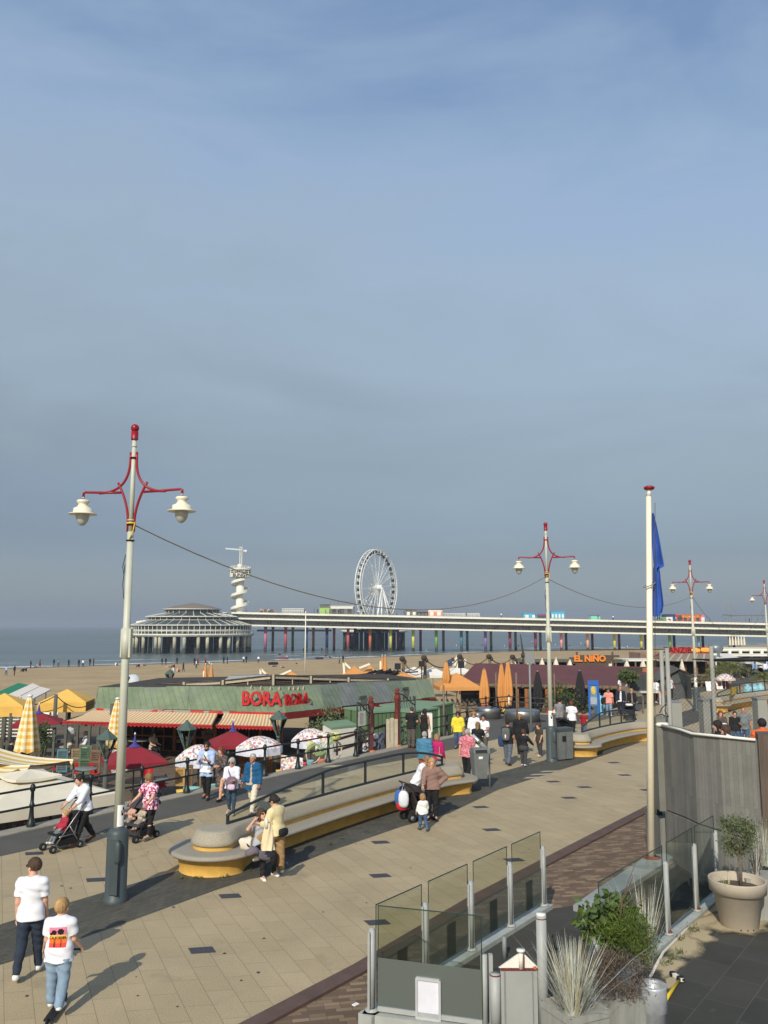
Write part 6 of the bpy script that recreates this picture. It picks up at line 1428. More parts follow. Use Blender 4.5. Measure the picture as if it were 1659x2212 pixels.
# loungers and stacked chairs by the sand
for u,v,w_,m_,lb in ((28,1484,44,S(40,120,92),'green and white lounger cloth beyond the yellow parasols'),(52,1485,30,S(214,206,196),'cream lounger cloth beyond the yellow parasols'),(72,1492,40,S(206,200,194),'pale lounger cloth between the yellow parasols'),(8,1492,26,S(210,204,196),'pale lounger cloth at the left edge')):
 p = A(u,v,62); s_ = 62 / F; b = MB(); b.hexa([p + Vector(q) for q in [(-w_ * s_ / 2,-1.5,-.5),(w_ * s_ / 2 - .4,-1.5,-.7),(w_ * s_ / 2,1.5,-.1),(-w_ * s_ / 2 + .5,1.5,.1),(-w_ * s_ / 2,-1.5,-.4),(w_ * s_ / 2 - .4,-1.5,-.6),(w_ * s_ / 2,1.5,0),(-w_ * s_ / 2 + .5,1.5,.2)]])
 for x in (-w_ * s_ * .35,w_ * s_ * .3): b.beam(p + Vector((x,-1.3,-.5)),Vector((p.x + x,p.y - 1.3,-2.1)),.08,.08); b.beam(p + Vector((x,1.3,0)),Vector((p.x + x,p.y + 1.3,-2.1)),.08,.08)
 one(b,'sun_lounger',mat('lounger_' + str(u),m_,.8,.08),lb,'lounger')
for i,u in enumerate((4,20,40,62,78,98,112)):
 p = A(u,1540,50); b = MB()
 for k in range(7): b.box((p.x,50,FL + .25 + k * .19),(.55,.6,.05)); b.box((p.x,50.3,FL + .36 + k * .19),(.5,.05,.12))
 one(b,'stacked_chairs',WHITE,'stack of white slatted chairs under the yellow parasols','chair stack','stacks of white chairs under the yellow parasols')
b = MB()
for u,v0,Y in ((11,1540,44),(24,1540,44),(121,1500,45),(150,1525,47),(242,1520,44)): p = A(u,v0,Y); b = MB(); b.cyl((p.x,Y,FL),(p.x,Y,p.z),.11,.1,8); one(b,'wooden_post',GREYWOOD,{11: 'grey wooden post at the left edge under the yellow parasol',24: 'second grey wooden post under the left yellow parasol',121: 'grey wooden post with a rope between the yellow parasols',150: 'short dark post under the right yellow parasol',242: 'post by the nearest lamp shaft under the green roof'}[u],'post')
b = MB(); a,c,d = A(0,1510,45),A(121,1502,45),A(205,1516,45.5)
for p,q in ((a,c),(c,d)): b.tube([p.lerp(q,k / 12) - Vector((0,0,.9 * 4 * .25 * k / 12 * (1 - k / 12) * 2)) for k in range(13)],.025,5)
one(b,'parasol_rope',BLACK,'dark rope sagging across the yellow parasols','rope')
p = A(288,1446,118); b = MB(); b.lathe([(1.15,0),(1.1,.45),(.85,1.0),(.4,1.3),(0,1.36)],14,(p.x,118,beach_z(p.x,118)),sq=.8); one(b,'beach_tent',mat('beach_tent_grey',S(190,196,200),.7,.12,sc=1),'small pale dome tent standing on the sand','tent')
# the two bicycles
def bicycle(p,rz,sc_,fr_m,lb,basket=False,tyre=RUBBER):
 t = thing('bicycle',lb,'bicycle',p,rz); M = XF[t.name] @ Matrix.Scale(sc_,4); V = lambda x,y,z: M @ Vector((x,y,z)); R = .34
 for x in (-.52,.52):
  b = MB(); b.torus(V(x,0,R),R * sc_,.022 * sc_,26,6,(M.to_3x3().normalized() @ Matrix.Rotation(math.pi / 2,3,'X'))); w_ = b.build('wheel',tyre,t)
  b = MB()
  for k in range(10): a = 2 * math.pi * k / 10; b.beam(V(x,0,R),V(x + R * math.cos(a),0,R + R * math.sin(a)),.006,.006)
  b.cyl(V(x,-.04,R),V(x,.04,R),.03,.03,8); b.build('spokes',STEEL,w_)
  b = MB(); b.tube([V(x + (R + .04) * math.cos(a),0,R + (R + .04) * math.sin(a)) for a in np.linspace(.2,2.9,12)],.03,5); b.build('mudguard',fr_m,t)
 b = MB(); T = lambda a,c,r=.02: b.tube([V(*a),V(*c)],r,6)
 T((-.52,0,R),(-.05,0,.30)); T((-.52,0,R),(-.17,0,.72)); T((-.05,0,.30),(-.20,0,.92)); T((-.05,0,.32),(.38,0,.78),.025); T((-.10,0,.48),(.37,0,.88),.022); T((.52,0,R),(.36,0,.95)); b.build('frame',fr_m,t)
 b = MB(); b.tube([V(.25,-.28,1.06),V(.34,-.18,1.06),V(.36,0,1.02),V(.34,.18,1.06),V(.25,.28,1.06)],.015,6); b.build('handlebar',STEEL,t)
 b = MB(); b.sup(V(-.22,0,.97),(.26,.16,.08),.7,10,M.to_3x3().normalized()); b.build('saddle',mat('saddle_brown',S(110,50,40),.6,.15),t)
 b = MB(); b.box(V(-.2,-.05,.33),(.5,.03,.14),M=M.to_3x3().normalized()); b.tube([V(-.05,-.1,.3),V(.05,-.12,.2)],.015,5); b.build('chain_guard',fr_m,t)
 if basket: b = MB(); b.sup(V(.55,0,.93),(.34,.36,.3),.35,12,M.to_3x3().normalized()); b.sup(V(-.5,.17,.62),(.36,.12,.32),.4,10,M.to_3x3().normalized()); b.build('basket',mat('basket_lime',S(206,206,130),.7,.1),t)
 else: b = MB(); b.sup(V(.34,0,1.0),(.12,.12,.5),.8,10,M.to_3x3().normalized()); b.build('white_cover',WHITE,t)
bicycle(G(700,1645),.72,1.02,mat('pale_green_enamel',S(158,182,124),.45,.1),'pale green bicycle with whitewall tyres leaning on the railing',True,mat('white_tyre',S(206,200,180),.7,.1))
bicycle(G(1088,1553,.004),.15,1.0,BLACK,'black bicycle with a white saddle cover parked by the steel drums')
# ------------------------------------------------------------------ the tiled terrace below the photographer
TZ = .2
K0,K4 = G(803,2182,.28),G(1175,1955,.28)
Qf = G(1046,2216,.28)
b = MB(); q = [K0,K4,G(1238,1956,TZ),G(1276,1967,TZ),G(1470,1843,TZ),Vector((7.2,18.2,0)),Vector((14,17,0)),Vector((14,3,0)),Vector((Qf.x - .4,3,0)),Vector((Qf.x,Qf.y,0))]
b.prism([(v.x,v.y) for v in q],.01,TZ); tag(b.build('terrace_tiles',M_TILE,loc=(0,0,0)),kind='structure')
KERBG = mat('painted_kerb',S(160,164,158),.75,.14,sc=4)
def kerb(a,c,lb,wd=.22,ext=.15):
 d = (c - a).normalized(); n = Vector((-d.y,d.x,0)) * wd / 2; a,c = a - d * ext,c + d * ext
 b = MB(); b.hexa([Vector((v.x,v.y,.012)) for v in (a - n,c - n,c + n,a + n)] + [Vector((v.x,v.y,.27)) for v in (a - n,c - n,c + n,a + n)]); one(b,'terrace_kerb',KERBG,lb,'kerb')
kerb(K0,K4,'pale painted kerb below the row of glass screens beside the brick walk')
kerb(K0,Qf,'pale painted kerb below the frosted glass screen with the white frame',ext=.1)
Rp = [G(u,v,.28) for u,v in ((1291,2143),(1443.7,2017),(1505.5,1966),(1551,1928.5))]
kerb(Rp[0],Rp[3],'pale kerb below the clear glass screens beside the plant pots',ext=.6)
GREENG = glass_mat('green_tinted_pane',(.86,.89,.80),.93); CLEARG = glass_mat('pale_green_pane',(.84,.92,.88),.86)
def film_mat(name,c,a):
 m,n,l,p = nodes_of(name); p.inputs['Base Color'].default_value = col4(c); p.inputs['Roughness'].default_value = .35; p.inputs['Alpha'].default_value = a; MT[name] = m; return m
FILM = film_mat('grey_film',S(96,102,94),.6); FROST = film_mat('frosted_film',S(92,99,94),.96); DKFILM = film_mat('dark_film',S(40,52,48),.8)
EDGE_M = mat('glass_edge',S(40,60,52),.3,.1)
def post_set(p,H,t,name='post',m=POSTGREY,d=None):
 b = MB(); b.cyl(p,p + Vector((0,0,H)),.042,.042,14); b.cyl(p + Vector((0,0,H)),p + Vector((0,0,H + .012)),.044,.03,14)
 if d is not None: b.beam(p + d * .07,p + d * .07 + Vector((0,0,H - .02)),.03,.05); b.beam(p - d * .07,p - d * .07 + Vector((0,0,H - .02)),.03,.05)
 b.lathe([(.09,0),(.09,.02),(.05,.03)],12,p); b.build(name,m,t)
def pane(a,c,z0,z1,t,m,th=.012,name='glass_pane',edge=True,off=0.):
 d = (c - a).normalized(); n = Vector((-d.y,d.x,0)); b = MB(); o = n * off
 b.sheet([a + o + Vector((0,0,z0)),c + o + Vector((0,0,z0)),c + o + Vector((0,0,z1)),a + o + Vector((0,0,z1))]); g = b.build(name,m,t)
 if edge:
  b = MB(); b.beam(a + Vector((0,0,z1)),c + Vector((0,0,z1)),.012,.012); b.beam(a + Vector((0,0,z0)),a + Vector((0,0,z1)),.012,.012); b.beam(c + Vector((0,0,z0)),c + Vector((0,0,z1)),.012,.012); b.build('edge',EDGE_M,g)
 return g
gs = thing('glass_windscreen','row of green tinted glass screens with grey lower film between light grey posts','glass screen',K0)
dK = (K4 - K0).normalized(); LP = [K0.lerp(K4,x) for x in (0,.305,.565,.795,1.0)]
# spacing of the posts as seen: fit each to its place along the kerb
def at_u(u,a,c):
 lo,hi = 0.,1.
 for _ in range(40):
  m_ = (lo + hi) / 2
  if proj(a.lerp(c,m_))[0] < u: lo = m_
  else: hi = m_
 return a.lerp(c,lo)
LP = [K0,at_u(919,K0,K4),at_u(1018,K0,K4),at_u(1103,K0,K4),K4]
HP = (2182 - 2032) / F * K0.y * 1.03
for p in LP: post_set(p,HP,gs,d=dK)
for i in range(4):
 a,c = LP[i].lerp(LP[i + 1],.07),LP[i].lerp(LP[i + 1],.93)
 pane(a,c,.06,HP * 1.28,gs,GREENG)
 pane(a,c,.07,HP * .66,gs,FILM,name='grey_film',edge=False,off=-.012)
 m0,m1 = a.lerp(c,.42),a.lerp(c,.64); pane(m0,m1,.09,HP * .56,gs,DKFILM,name='dark_window',edge=False,off=-.024)
fs = thing('frosted_screen','frosted glass screen with a white framed sheet, nearest the photographer','glass screen',K0)
dF = (Qf - K0).normalized(); a,c = K0 + dF * .09,Qf - dF * .02
pane(a,c,.08,HP * 1.30,fs,GREENG); pane(a,c,.08,HP * .66,fs,FROST,name='frosted_film',edge=False,off=-.014)
b = MB(); b.beam(a + Vector((0,0,.04)),c + Vector((0,0,.04)),.06,.06); b.build('bottom_rail',POSTGREY,fs)
nF = Vector((dF.y,-dF.x,0)); m0,m1 = at_u(901,a,c),at_u(951,a,c); pf = thing('framed_sheet','silver framed white sheet hung on the frosted glass screen','frame',m0 + Vector((0,0,.1)))
zt_,zb_ = A(925,2113,m0.y - .03).z,A(925,2199,m0.y - .03).z
b = MB(); P = lambda x,z,o: m0.lerp(m1,x) + Vector((0,0,z - m0.z)) + nF * o
for (x0,z0,x1,z1) in ((0,zb_,1,zb_),(0,zt_,1,zt_),(0,zb_,0,zt_),(1,zb_,1,zt_)): b.beam(P(x0,z0,.03),P(x1,z1,.03),.03,.035)
b.build('frame',mat('silver_frame',S(200,202,204),.35,.05,metal=.3),pf)
b = MB(); b.sheet([P(0,zb_,.026),P(1,zb_,.026),P(1,zt_,.026),P(0,zt_,.026)]); b.build('sheet',mat('crumpled_white',S(212,214,222),.5,.1,sc=3,bump=.5,bsc=4),pf)
# gate posts and panel at the bottom of the picture
Y1 = Qf.y - .05
gp = thing('metal_gate_post','light grey metal gate panel with rust streaks between two round posts','gate',(1.9,Y1,TZ))
xa,xb = A(1071,2200,Y1).x,A(1174,2200,Y1).x
b = MB(); b.cyl((A(1049,2200,Y1).x,Y1 + .1,TZ),(A(1049,2200,Y1).x,Y1 + .1,A(1049,2068,Y1).z),.045,.045,12); b.beam((A(1064,2200,Y1).x,Y1 + .12,TZ),(A(1064,2200,Y1).x,Y1 + .12,A(1064,2069,Y1).z),.05,.07); b.build('side_post',POSTGREY,gp)
b = MB(); b.cyl((xa,Y1,TZ),(xa,Y1,A(1071,2103,Y1).z),.066,.066,20); b.build('hinge_post',POSTGREY,gp)
zt_ = A(1174,1976,Y1).z; b = MB(); b.cyl((xb,Y1,TZ),(xb,Y1,zt_),.066,.066,24); b.build('tall_post',POSTGREY,gp)
b = MB(); b.cyl((xb,Y1,zt_ - .035),(xb,Y1,zt_ + .02),.060,.060,24); b.build('post_cap',WHITE,gp)
b = MB(); b.torus((xb,Y1,zt_ - .04),.066,.006,20,5); b.torus((xa,Y1,A(1071,2105,Y1).z),.066,.008,20,5); b.build('rust_ring',RUST,gp)
zp = A(1120,2093,Y1).z; b = MB(); b.box(((xa + xb) / 2,Y1 + .01,(zp + TZ) / 2),(xb - xa - .14,.05,zp - TZ)); b.build('panel',mat('grey_panel',S(158,160,156),.55,.08,sc=2),gp)
b = MB(); b.box((xa + .12,Y1 - .018,(zp + TZ) / 2),(.02,.012,zp - TZ)); b.box((xb - .13,Y1 - .018,(zp + TZ) / 2),(.015,.012,zp - TZ)); b.beam((xa + .07,Y1 - .02,zp),(xb - .06,Y1 - .02,zp),.02,.02,1); b.sup((xb - .1,Y1 - .03,zp + .02),(.05,.03,.045),.7,8,mi=2); b.build('seam',[GREYMET,RUST,mat('rust_orange',S(186,82,40),.8,.3)],gp)
b = MB(); mx_ = (xa + xb) / 2 + .03; gx = [(xa + .05,Y1,zp + .012),(xb - .05,Y1,zp + .012),(mx_ + .02,Y1 + .02,zp + .2)]
b.add([Vector(v) + Vector((0,dy,0)) for dy in (0,.03) for v in gx],[(0,1,2),(5,4,3),(0,3,4,1),(1,4,5,2),(2,5,3,0)]); b.cyl((mx_,Y1 - .02,zp + .01),(mx_,Y1 - .02,zp + .22),.03,.03,10); b.cyl((mx_,Y1 - .02,zp + .22),(mx_,Y1 - .02,zp + .245),.055,.055,12); b.build('gusset',WHITE,gp)
b = MB(); b.box((mx_ + .03,Y1 - .045,zp + .1),(.012,.012,.18)); b.build('rust_streak',RUST,gp)
# clear screens on the right
rs = thing('glass_windscreen','row of clear glass screens on grey posts beside the plant pots','glass screen',Rp[0]); dR = (Rp[3] - Rp[0]).normalized()
HR = (2017 - 1882) / F * Rp[1].y * 1.03
for p in Rp: post_set(p,HR,rs,d=dR)
b = MB()
for p in Rp[1:]: b.lathe([(.06,0),(.07,.03),(.045,.06)],10,p)
b.build('rust_foot',RUST,rs)
ends = [Rp[0] - dR * .0] + Rp[1:] 
for i in range(3): pane(ends[i].lerp(ends[i + 1],.05),ends[i].lerp(ends[i + 1],.95),.06,HR * 1.26,rs,CLEARG)
# concrete wall, board marked, bending towards the viewer
BOARD = brick_mat('board_marked_concrete',S(124,123,116),S(110,109,104),S(98,97,92),1.6,.082,.003,(0,0,1),(.55,-.80,0),var=.14,sc=2.2,speck=.08,specsc=30,bump=.35,rough=.9,offset=.37,freq=3)
wl = thing('concrete_wall','tall grey board marked concrete wall with a white pipe along its top edge','wall',(7,18,TZ))
WP = [(A(1436,1700,19.4),1568),(A(1477,1700,18.45),1577.5),(A(1503,1700,17.85),1586.5),(A(1560,1700,17.2),1592),(A(1640,1700,16.75),1600)]
tops = [A(u,v,p.y).z for (p,v),u in zip(WP,(1436,1477,1503,1560,1640))]
jz = [A(u,v,p.y).z for (p,_),u,v in zip(WP,(1437,1478,1510,1560,1640),(1750,1766,1779,1798,1822))]
def slab(z0s,z1s,th,mb,off=0.):
 k = len(WP); f = [Vector((p.x,p.y,0)) for p,_ in WP]; nrm = Vector((.8,.6,0))
 for i in range(k - 1):
  a,c = f[i] - nrm * off,f[i + 1] - nrm * off; a2,c2 = a + nrm * th,c + nrm * th
  mb.hexa([Vector((v.x,v.y,z)) for v,z in ((a,z0s[i]),(c,z0s[i + 1]),(c2,z0s[i + 1]),(a2,z0s[i]))] + [Vector((v.x,v.y,z)) for v,z in ((a,z1s[i]),(c,z1s[i + 1]),(c2,z1s[i + 1]),(a2,z1s[i]))])
b = MB(); slab([z + .015 for z in jz],tops,.3,b); b.build('upper_slab',BOARD,wl)
b = MB(); slab([TZ - .05] * 5,[z - .015 for z in jz],.3,b,.03); b.build('lower_slab',BOARD,wl)
b = MB(); slab([z - .02 for z in jz],[z + .02 for z in jz],.2,b,-.05); b.build('joint',BLACK,wl)
b = MB(); b.tube([Vector((p.x,p.y,z + .02)) + Vector((-.03,-.03,0)) for (p,_),z in zip(WP,tops)],.028,8); b.sup(Vector((WP[0][0].x,WP[0][0].y,tops[0] + .03)),(.3,.14,.1),.5,8); b.build('top_pipe',WHITE,wl)
b = MB(); p = A(1428,1650,19.5); b.hexa([Vector((p.x + x,p.y + y,z)) for z in (A(1428,1750,19.5).z,A(1428,1549,19.5).z) for x,y in ((-.11,-.12),(.11,-.12),(.14,.3),(-.08,.3))]); b.build('end_pilaster',mat('pilaster_grey',S(116,116,108),.85,.12,sc=3),wl)
b = MB(); p = A(1415,1650,20.2); b.hexa([Vector((p.x + x,p.y + y,z)) for z in (0.02,1.0) for x,y in ((-.1,-.5),(.35,-.75),(.6,.6),(-.1,.6))]); b.build('end_block',BOARD,wl)
b = MB(); p = A(1416,1650,20.1); b.hexa([Vector((p.x + x,p.y + y,z)) for z in (1.0,A(1416,1562,20).z) for x,y in ((-.06,-.15),(.06,-.15),(.08,.1),(-.04,.1))]); b.build('dark_side_pane',mat('dark_side',S(52,58,58),.3,.2),wl)
p,z = WP[-1][0],tops[-1]; b = MB(); b.hexa([Vector((p.x + x,p.y + y,zz2)) for zz2 in (TZ,z + .12) for x,y in ((.0,-.08),(.28,-.2),(.6,.5),(.2,.5))]); b.build('wooden_end_post',mat('brown_grey_wood',S(92,80,70),.85,.35,sc=6,stretch=(3,3,.2)),wl)
# platform behind the wall, its columns, poles, net and black awning roll
b = MB(); b.prism([(A(1440,1,20).x + .4,20.6),(WP[2][0].x + .55,WP[2][0].y + .5),(WP[4][0].x + .6,WP[4][0].y + .5),(16,15),(17,22),(9.8,25)],.02,1.42); tag(b.build('raised_platform',M_TILE),kind='structure')
COLG = mat('column_grey',S(64,66,62),.8,.15,sc=3)
for u0,u1,v0,Y,lb in ((1446,1467,1516,22.5,'grey concrete column behind the left end of the wall top'),(1513,1539,1513,23.2,'grey concrete column beside the red haired walker'),(1630,1650,1510,22.8,'slim grey concrete column behind the man in orange')):
 a,c = A(u0,v0,Y),A(u1,v0,Y); t = thing('concrete_column',lb,'column',((a.x + c.x) / 2,Y,1.42)); b = MB(); b.box(((a.x + c.x) / 2,Y,(a.z + 1.42) / 2),(c.x - a.x,.35,a.z - 1.42)); b.build('shaft',COLG,t)
 b = MB(); b.box(((a.x + c.x) / 2,Y,a.z + .02),(c.x - a.x + .03,.38,.04)); b.build('cap',GREYMET,t)
for u,v0,Y,lb in ((1428,1404,23.5,'grey steel pole nearest the flagpole carrying the net'),(1440.5,1400,22,'second grey steel pole carrying the net, above the wall end'),(1536,1396,22.5,'grey steel pole carrying the net beside the lamp behind the flag')):
 a = A(u,v0,Y); b = MB(); b.cyl((a.x,Y,0),(a.x,Y,a.z),.055,.055,10); one(b,'net_pole',COLG,lb,'pole')
b = MB(); nz0,nz1 = 1.5,A(1440,1440,22.3).z; x0,x1 = A(1441,1500,22.3).x,A(1636,1500,22.3).x; sp = .11; Hn = nz1 - nz0; k = int((x1 - x0 + Hn) / sp)
for i in range(k):
 for s_ in (1,-1):
  xa_ = x0 - Hn + i * sp if s_ > 0 else x0 + i * sp
  t0,t1 = (max(0,x0 - xa_),min(Hn,x1 - xa_)) if s_ > 0 else (max(0,xa_ - x1),min(Hn,xa_ - x0))
  if t1 > t0: b.beam((xa_ + s_ * t0,22.4,nz0 + t0),(xa_ + s_ * t1,22.4,nz0 + t1),.0035,.0035)
one(b,'sports_net',mat('net_black',S(40,42,42),.8,.1),'thin black net stretched between the grey steel poles','net')
b = MB(); pts = [A(1496,1424,23),A(1540,1426,22.5),A(1600,1425,22),A(1690,1424,21.5)]; b.tube(pts,[.015,.035,.06,.06],7); one(b,'awning_roll',BLACK,'rolled black awning cloth stretched across to the right edge','awning')
b = MB(); b.tube([A(1425,1540,21),A(1431,1528,21.2),A(1440,1520,21.5),A(1436,1535,21.3),A(1444,1548,21),A(1432,1545,21)],.012,5); b.tube([A(1412,1556,20),A(1418,1545,20),A(1432,1543,20),A(1437,1552,20)],.012,5); one(b,'loose_cable',BLACK,'loops of black cable at the left end of the concrete wall','cable')
p = A(1416,1556,19.7); b = MB(); b.cyl(p,p + Vector((.04,-.1,0)),.05,.05,10); b.box(p + Vector((0,0,.05)),(.14,.08,.05)); one(b,'wall_lamp',STEEL,'small steel spotlight on the left end of the concrete wall','lamp')
# big pots with olive trees
POT = mat('taupe_pot',S(176,164,146),.75,.06,sc=5,bump=.06,bsc=120)
SOIL = mat('soil',S(84,72,58),.95,.25,sc=9,bump=.4,bsc=30)
def pot(p,R,H,lb):
 t = thing('plant_pot',lb,'pot',p); b = MB()
 b.lathe([(R * .62,0),(R * .66,.02),(R * .88,H * .74),(R * .90,H * .745),(R * 1.0,H * .755),(R * 1.03,H * .98),(R * 1.02,H),(R * .95,H),(R * .93,H * .97),(R * .86,H * .82),(0,H * .82)],44,p); b.build('pot',POT,t)
 b = MB(); b.lathe([(0,H * .83),(R * .84,H * .825)],24,p); b.build('soil',SOIL,t)
 b = MB()
 for a in (-1.9,-1.55,-1.2): q = p + Vector((math.cos(a) * R * .66,math.sin(a) * R * .66,.05)); b.cyl(q,q + Vector((math.cos(a) * .012,math.sin(a) * .012,0)),.012,.012,8)
 b.build('drain_hole',BLACK,t)
p1 = G(1598,2003,TZ); p2 = G(1690,1938,TZ)
R1,H1_ = 108 / 2 / F * (p1.y + .3) ,.80
pot(p1,R1,H1_,'large taupe pot holding the nearer olive tree'); pot(p2,R1,H1_,'large taupe pot cut off by the right edge of the photo')
def olive(p,zc,r,rz_,n,lb,seed):
 t = thing('olive_tree',lb,'tree',p); rn = random.Random(seed); c = p + Vector((-.02,0,zc))
 b = MB(); leaves(b,blob_pts(c,(r,r,rz_),n,rn,16,.42),.062,rn,asp=.3); b.build('crown',OLIVE,t)
 b = MB(); fk = p + Vector((.0,0,zc - rz_ * .95)); b.tube([p,p.lerp(fk,.5) + Vector((.012,0,0)),fk],[.03,.026,.024],8)
 for k in range(14):
  q = c + Vector((rn.uniform(-.75,.75) * r,rn.uniform(-.75,.75) * r,rn.uniform(-.5,.8) * rz_)); b.tube([fk,fk.lerp(q,.5) + Vector((rn.uniform(-.03,.03),0,-.02)),q],[.014,.009,.003],5)
 b.build('trunk',BARK,t)
z_s = H1_ * .83
olive(p1 + Vector((.06,0,z_s)),A(1589,1805,p1.y).z - z_s - TZ,.34,.38,3000,'small olive tree with light grey green crown in the nearer taupe pot',51)
olive(p2 + Vector((.0,0,z_s)),A(1670,1795,p2.y).z - z_s - TZ,.33,.38,2000,'small olive tree at the right edge of the photo',52)
def tuft(name,lb,p,h,spread,n,m,seed,w_=.006,cat='grass',bend=.35):
 rn = random.Random(seed); b = MB(); p = Vector(p)
 for i in range(n):
  a,e = rn.uniform(0,6.283),abs(rn.gauss(0,1)) * spread; L = h * rn.uniform(.55,1.1); d = Vector((math.cos(a),math.sin(a),0)); s_ = Vector((-math.sin(a),math.cos(a),0)) * w_ * rn.uniform(.6,1.4)
  o = p + d * rn.uniform(0,spread * .3); pts = [o + d * (e * q + bend * e * q * q) * L + Vector((0,0,L * q * (1 - .22 * e * q))) for q in (0,.35,.7,1)]
  vs = []
  for j,q in enumerate(pts): wq = 1 - j / 3.2; vs += [q - s_ * wq,q + s_ * wq]
  b.add(vs,[(0,1,3,2),(2,3,5,4),(4,5,7,6)],rn.choice((0,0,1)) if isinstance(m,list) else 0)
 return one(b,name,m,lb,cat)
tuft('pot_grass','small green and white grass in the nearer taupe pot',p1 + Vector((-.22,-.12,z_s)),.28,.5,30,[STRAW,LIMEL],5)
# grey planters with grasses and shrubs in front
PLANT = mat('grey_planter',S(148,148,140),.8,.16,sc=3,stretch=(4,4,.6)); 
pc = G(1341,2212,TZ); pc = Vector((A(1341,2155,10.35).x,10.35,TZ)); ztop = A(1357,2160,10.1).z
t = thing('planter','square grey planter holding brown and green heather','planter',pc,.45); M = XF[t.name]; Wd = .30
b = MB(); b.hexa([M @ Vector((x * Wd * s_,y * Wd * s_,z)) for z,s_ in ((0,.92),(ztop - TZ,1)) for x,y in ((-1,-1),(1,-1),(1,1),(-1,1))]); b.build('box',PLANT,t)
def heath(lb,c,r,n,size,m,seed,name='heather',up=.6):
 rn = random.Random(seed); b = MB(); pts = blob_pts(Vector(c),r,n,rn,14,.5); leaves(b,pts,size,rn,asp=.14,up=up); return one(b,name,m,lb,'shrub')
heath('brown dry heather at the front of the square planter',(pc.x - .02,pc.y - .16,ztop + .22),(.42,.30,.30),4600,.055,HEATH,61)
heath('bright green heather in the square planter behind the brown one',(pc.x + .10,pc.y + .16,ztop + .50),(.40,.34,.33),3800,.07,leaf_mat('heather_green',S(66,84,30),S(92,110,40)),62)
rn = random.Random(63); t = thing('rose_shrub','broad leaved shrub with thin bare shoots at the top of the square planter','shrub',(pc.x - .05,pc.y + .3,TZ)); c = Vector((pc.x + .05,pc.y + .35,A(1370,1985,10.7).z))
b = MB(); leaves(b,blob_pts(c,(.48,.3,.28),520,rn,12,.5),.11,rn,asp=.7); leaves(b,[A(1310,2000 + k * 9,10.5) + Vector((rn.uniform(-.06,.06),rn.uniform(-.1,.1),0)) for k in range(14)],.11,rn,asp=.75); leaves(b,[A(1290 + rn.uniform(-12,14),2085 + rn.uniform(-10,14),10.3) for k in range(6)],.12,rn,asp=.75); b.build('leaves',mat('rose_leaf',S(72,90,42),.5,.4,sc=6),t)
b = MB()
for u,v in ((1374,1862),(1369,1890),(1364,1905),(1382,1915),(1420,1925),(1345,1940)): q = A(u,v,10.7); b.tube([(pc.x,pc.y + .3,ztop),c.lerp(q,.4),q],[.009,.006,.003],5)
b.tube([(pc.x,pc.y + .2,ztop),A(1312,2010,10.5),A(1308,2110,10.4)],[.008,.006,.003],5); b.build('stem',mat('rose_stem',S(96,78,60),.8,.2),t)
tuft('dry_grass','pale dry grass standing up behind the green heather',(A(1395,2000,10.9).x,10.9,ztop + .1),.95,.28,130,[SILVERG,STRAW],64)
t = thing('metal_bucket','dented galvanised bucket pot right of the square planter','bucket',Vector((A(1411,2140,10.2).x,10.2,TZ))); q = t.location; zr_ = A(1411,2124,10.2).z - TZ
b = MB(); b.lathe([(.095,0),(.11,.02),(.135,zr_ * .72),(.15,zr_ * .73),(.152,zr_ * .97),(.145,zr_),(.13,zr_ * .97),(.12,zr_ * .8),(0,zr_ * .78)],24,q); b.build('body',mat('galvanised',S(176,180,184),.45,.25,sc=6,metal=.35),t)
pg_ = Vector((A(1242,2190,9.35).x,9.35,TZ)); zg = A(1290,2192,9.2).z
t = thing('planter','low grey planter with pale upright grass at the bottom edge','planter',pg_,.45); M = XF[t.name]
b = MB(); hh = zg - TZ; w1 = .25
b.hexa([M @ Vector((x * w1,y * w1,z)) for z in (0,hh - .03) for x,y in ((-1,-1),(1,-1),(1,1),(-1,1))])
for s_ in (-1,1): b.box(M @ Vector((s_ * w1,0,hh)),(.03,2 * w1,.06),rz=.45); b.box(M @ Vector((0,s_ * w1,hh)),(2 * w1,.03,.06),rz=.45)
b.build('box',PLANT,t)
tuft('blue_grass','tall pale straw and silver grass in the low grey planter',(pg_.x - .02,pg_.y,zg - .12),.78,.30,480,[SILVERG,STRAW],65,.007)
tuft('dry_grass','pale dry tuft and red brown stems behind the nearer olive tree',(A(1628,1800,15.6).x,15.6,.9),.95,.25,110,[SILVERG,mat('red_stem',S(110,78,70),.8,.2)],66)
tuft('dry_grass','white dry tuft beside the wooden wall post',(A(1648,1790,15.9).x,15.9,1.0),.8,.25,70,[SILVERG,STRAW],67)
b = MB(); q = Vector((A(1630,1800,15.6).x,15.6,TZ)); b.hexa([q + Vector((x,y,z)) for z in (0,.72) for x,y in ((-.3,-.25),(.5,-.25),(.5,.3),(-.3,.3))]); one(b,'planter',PLANT,'grey planter box behind the nearer taupe pot','planter')
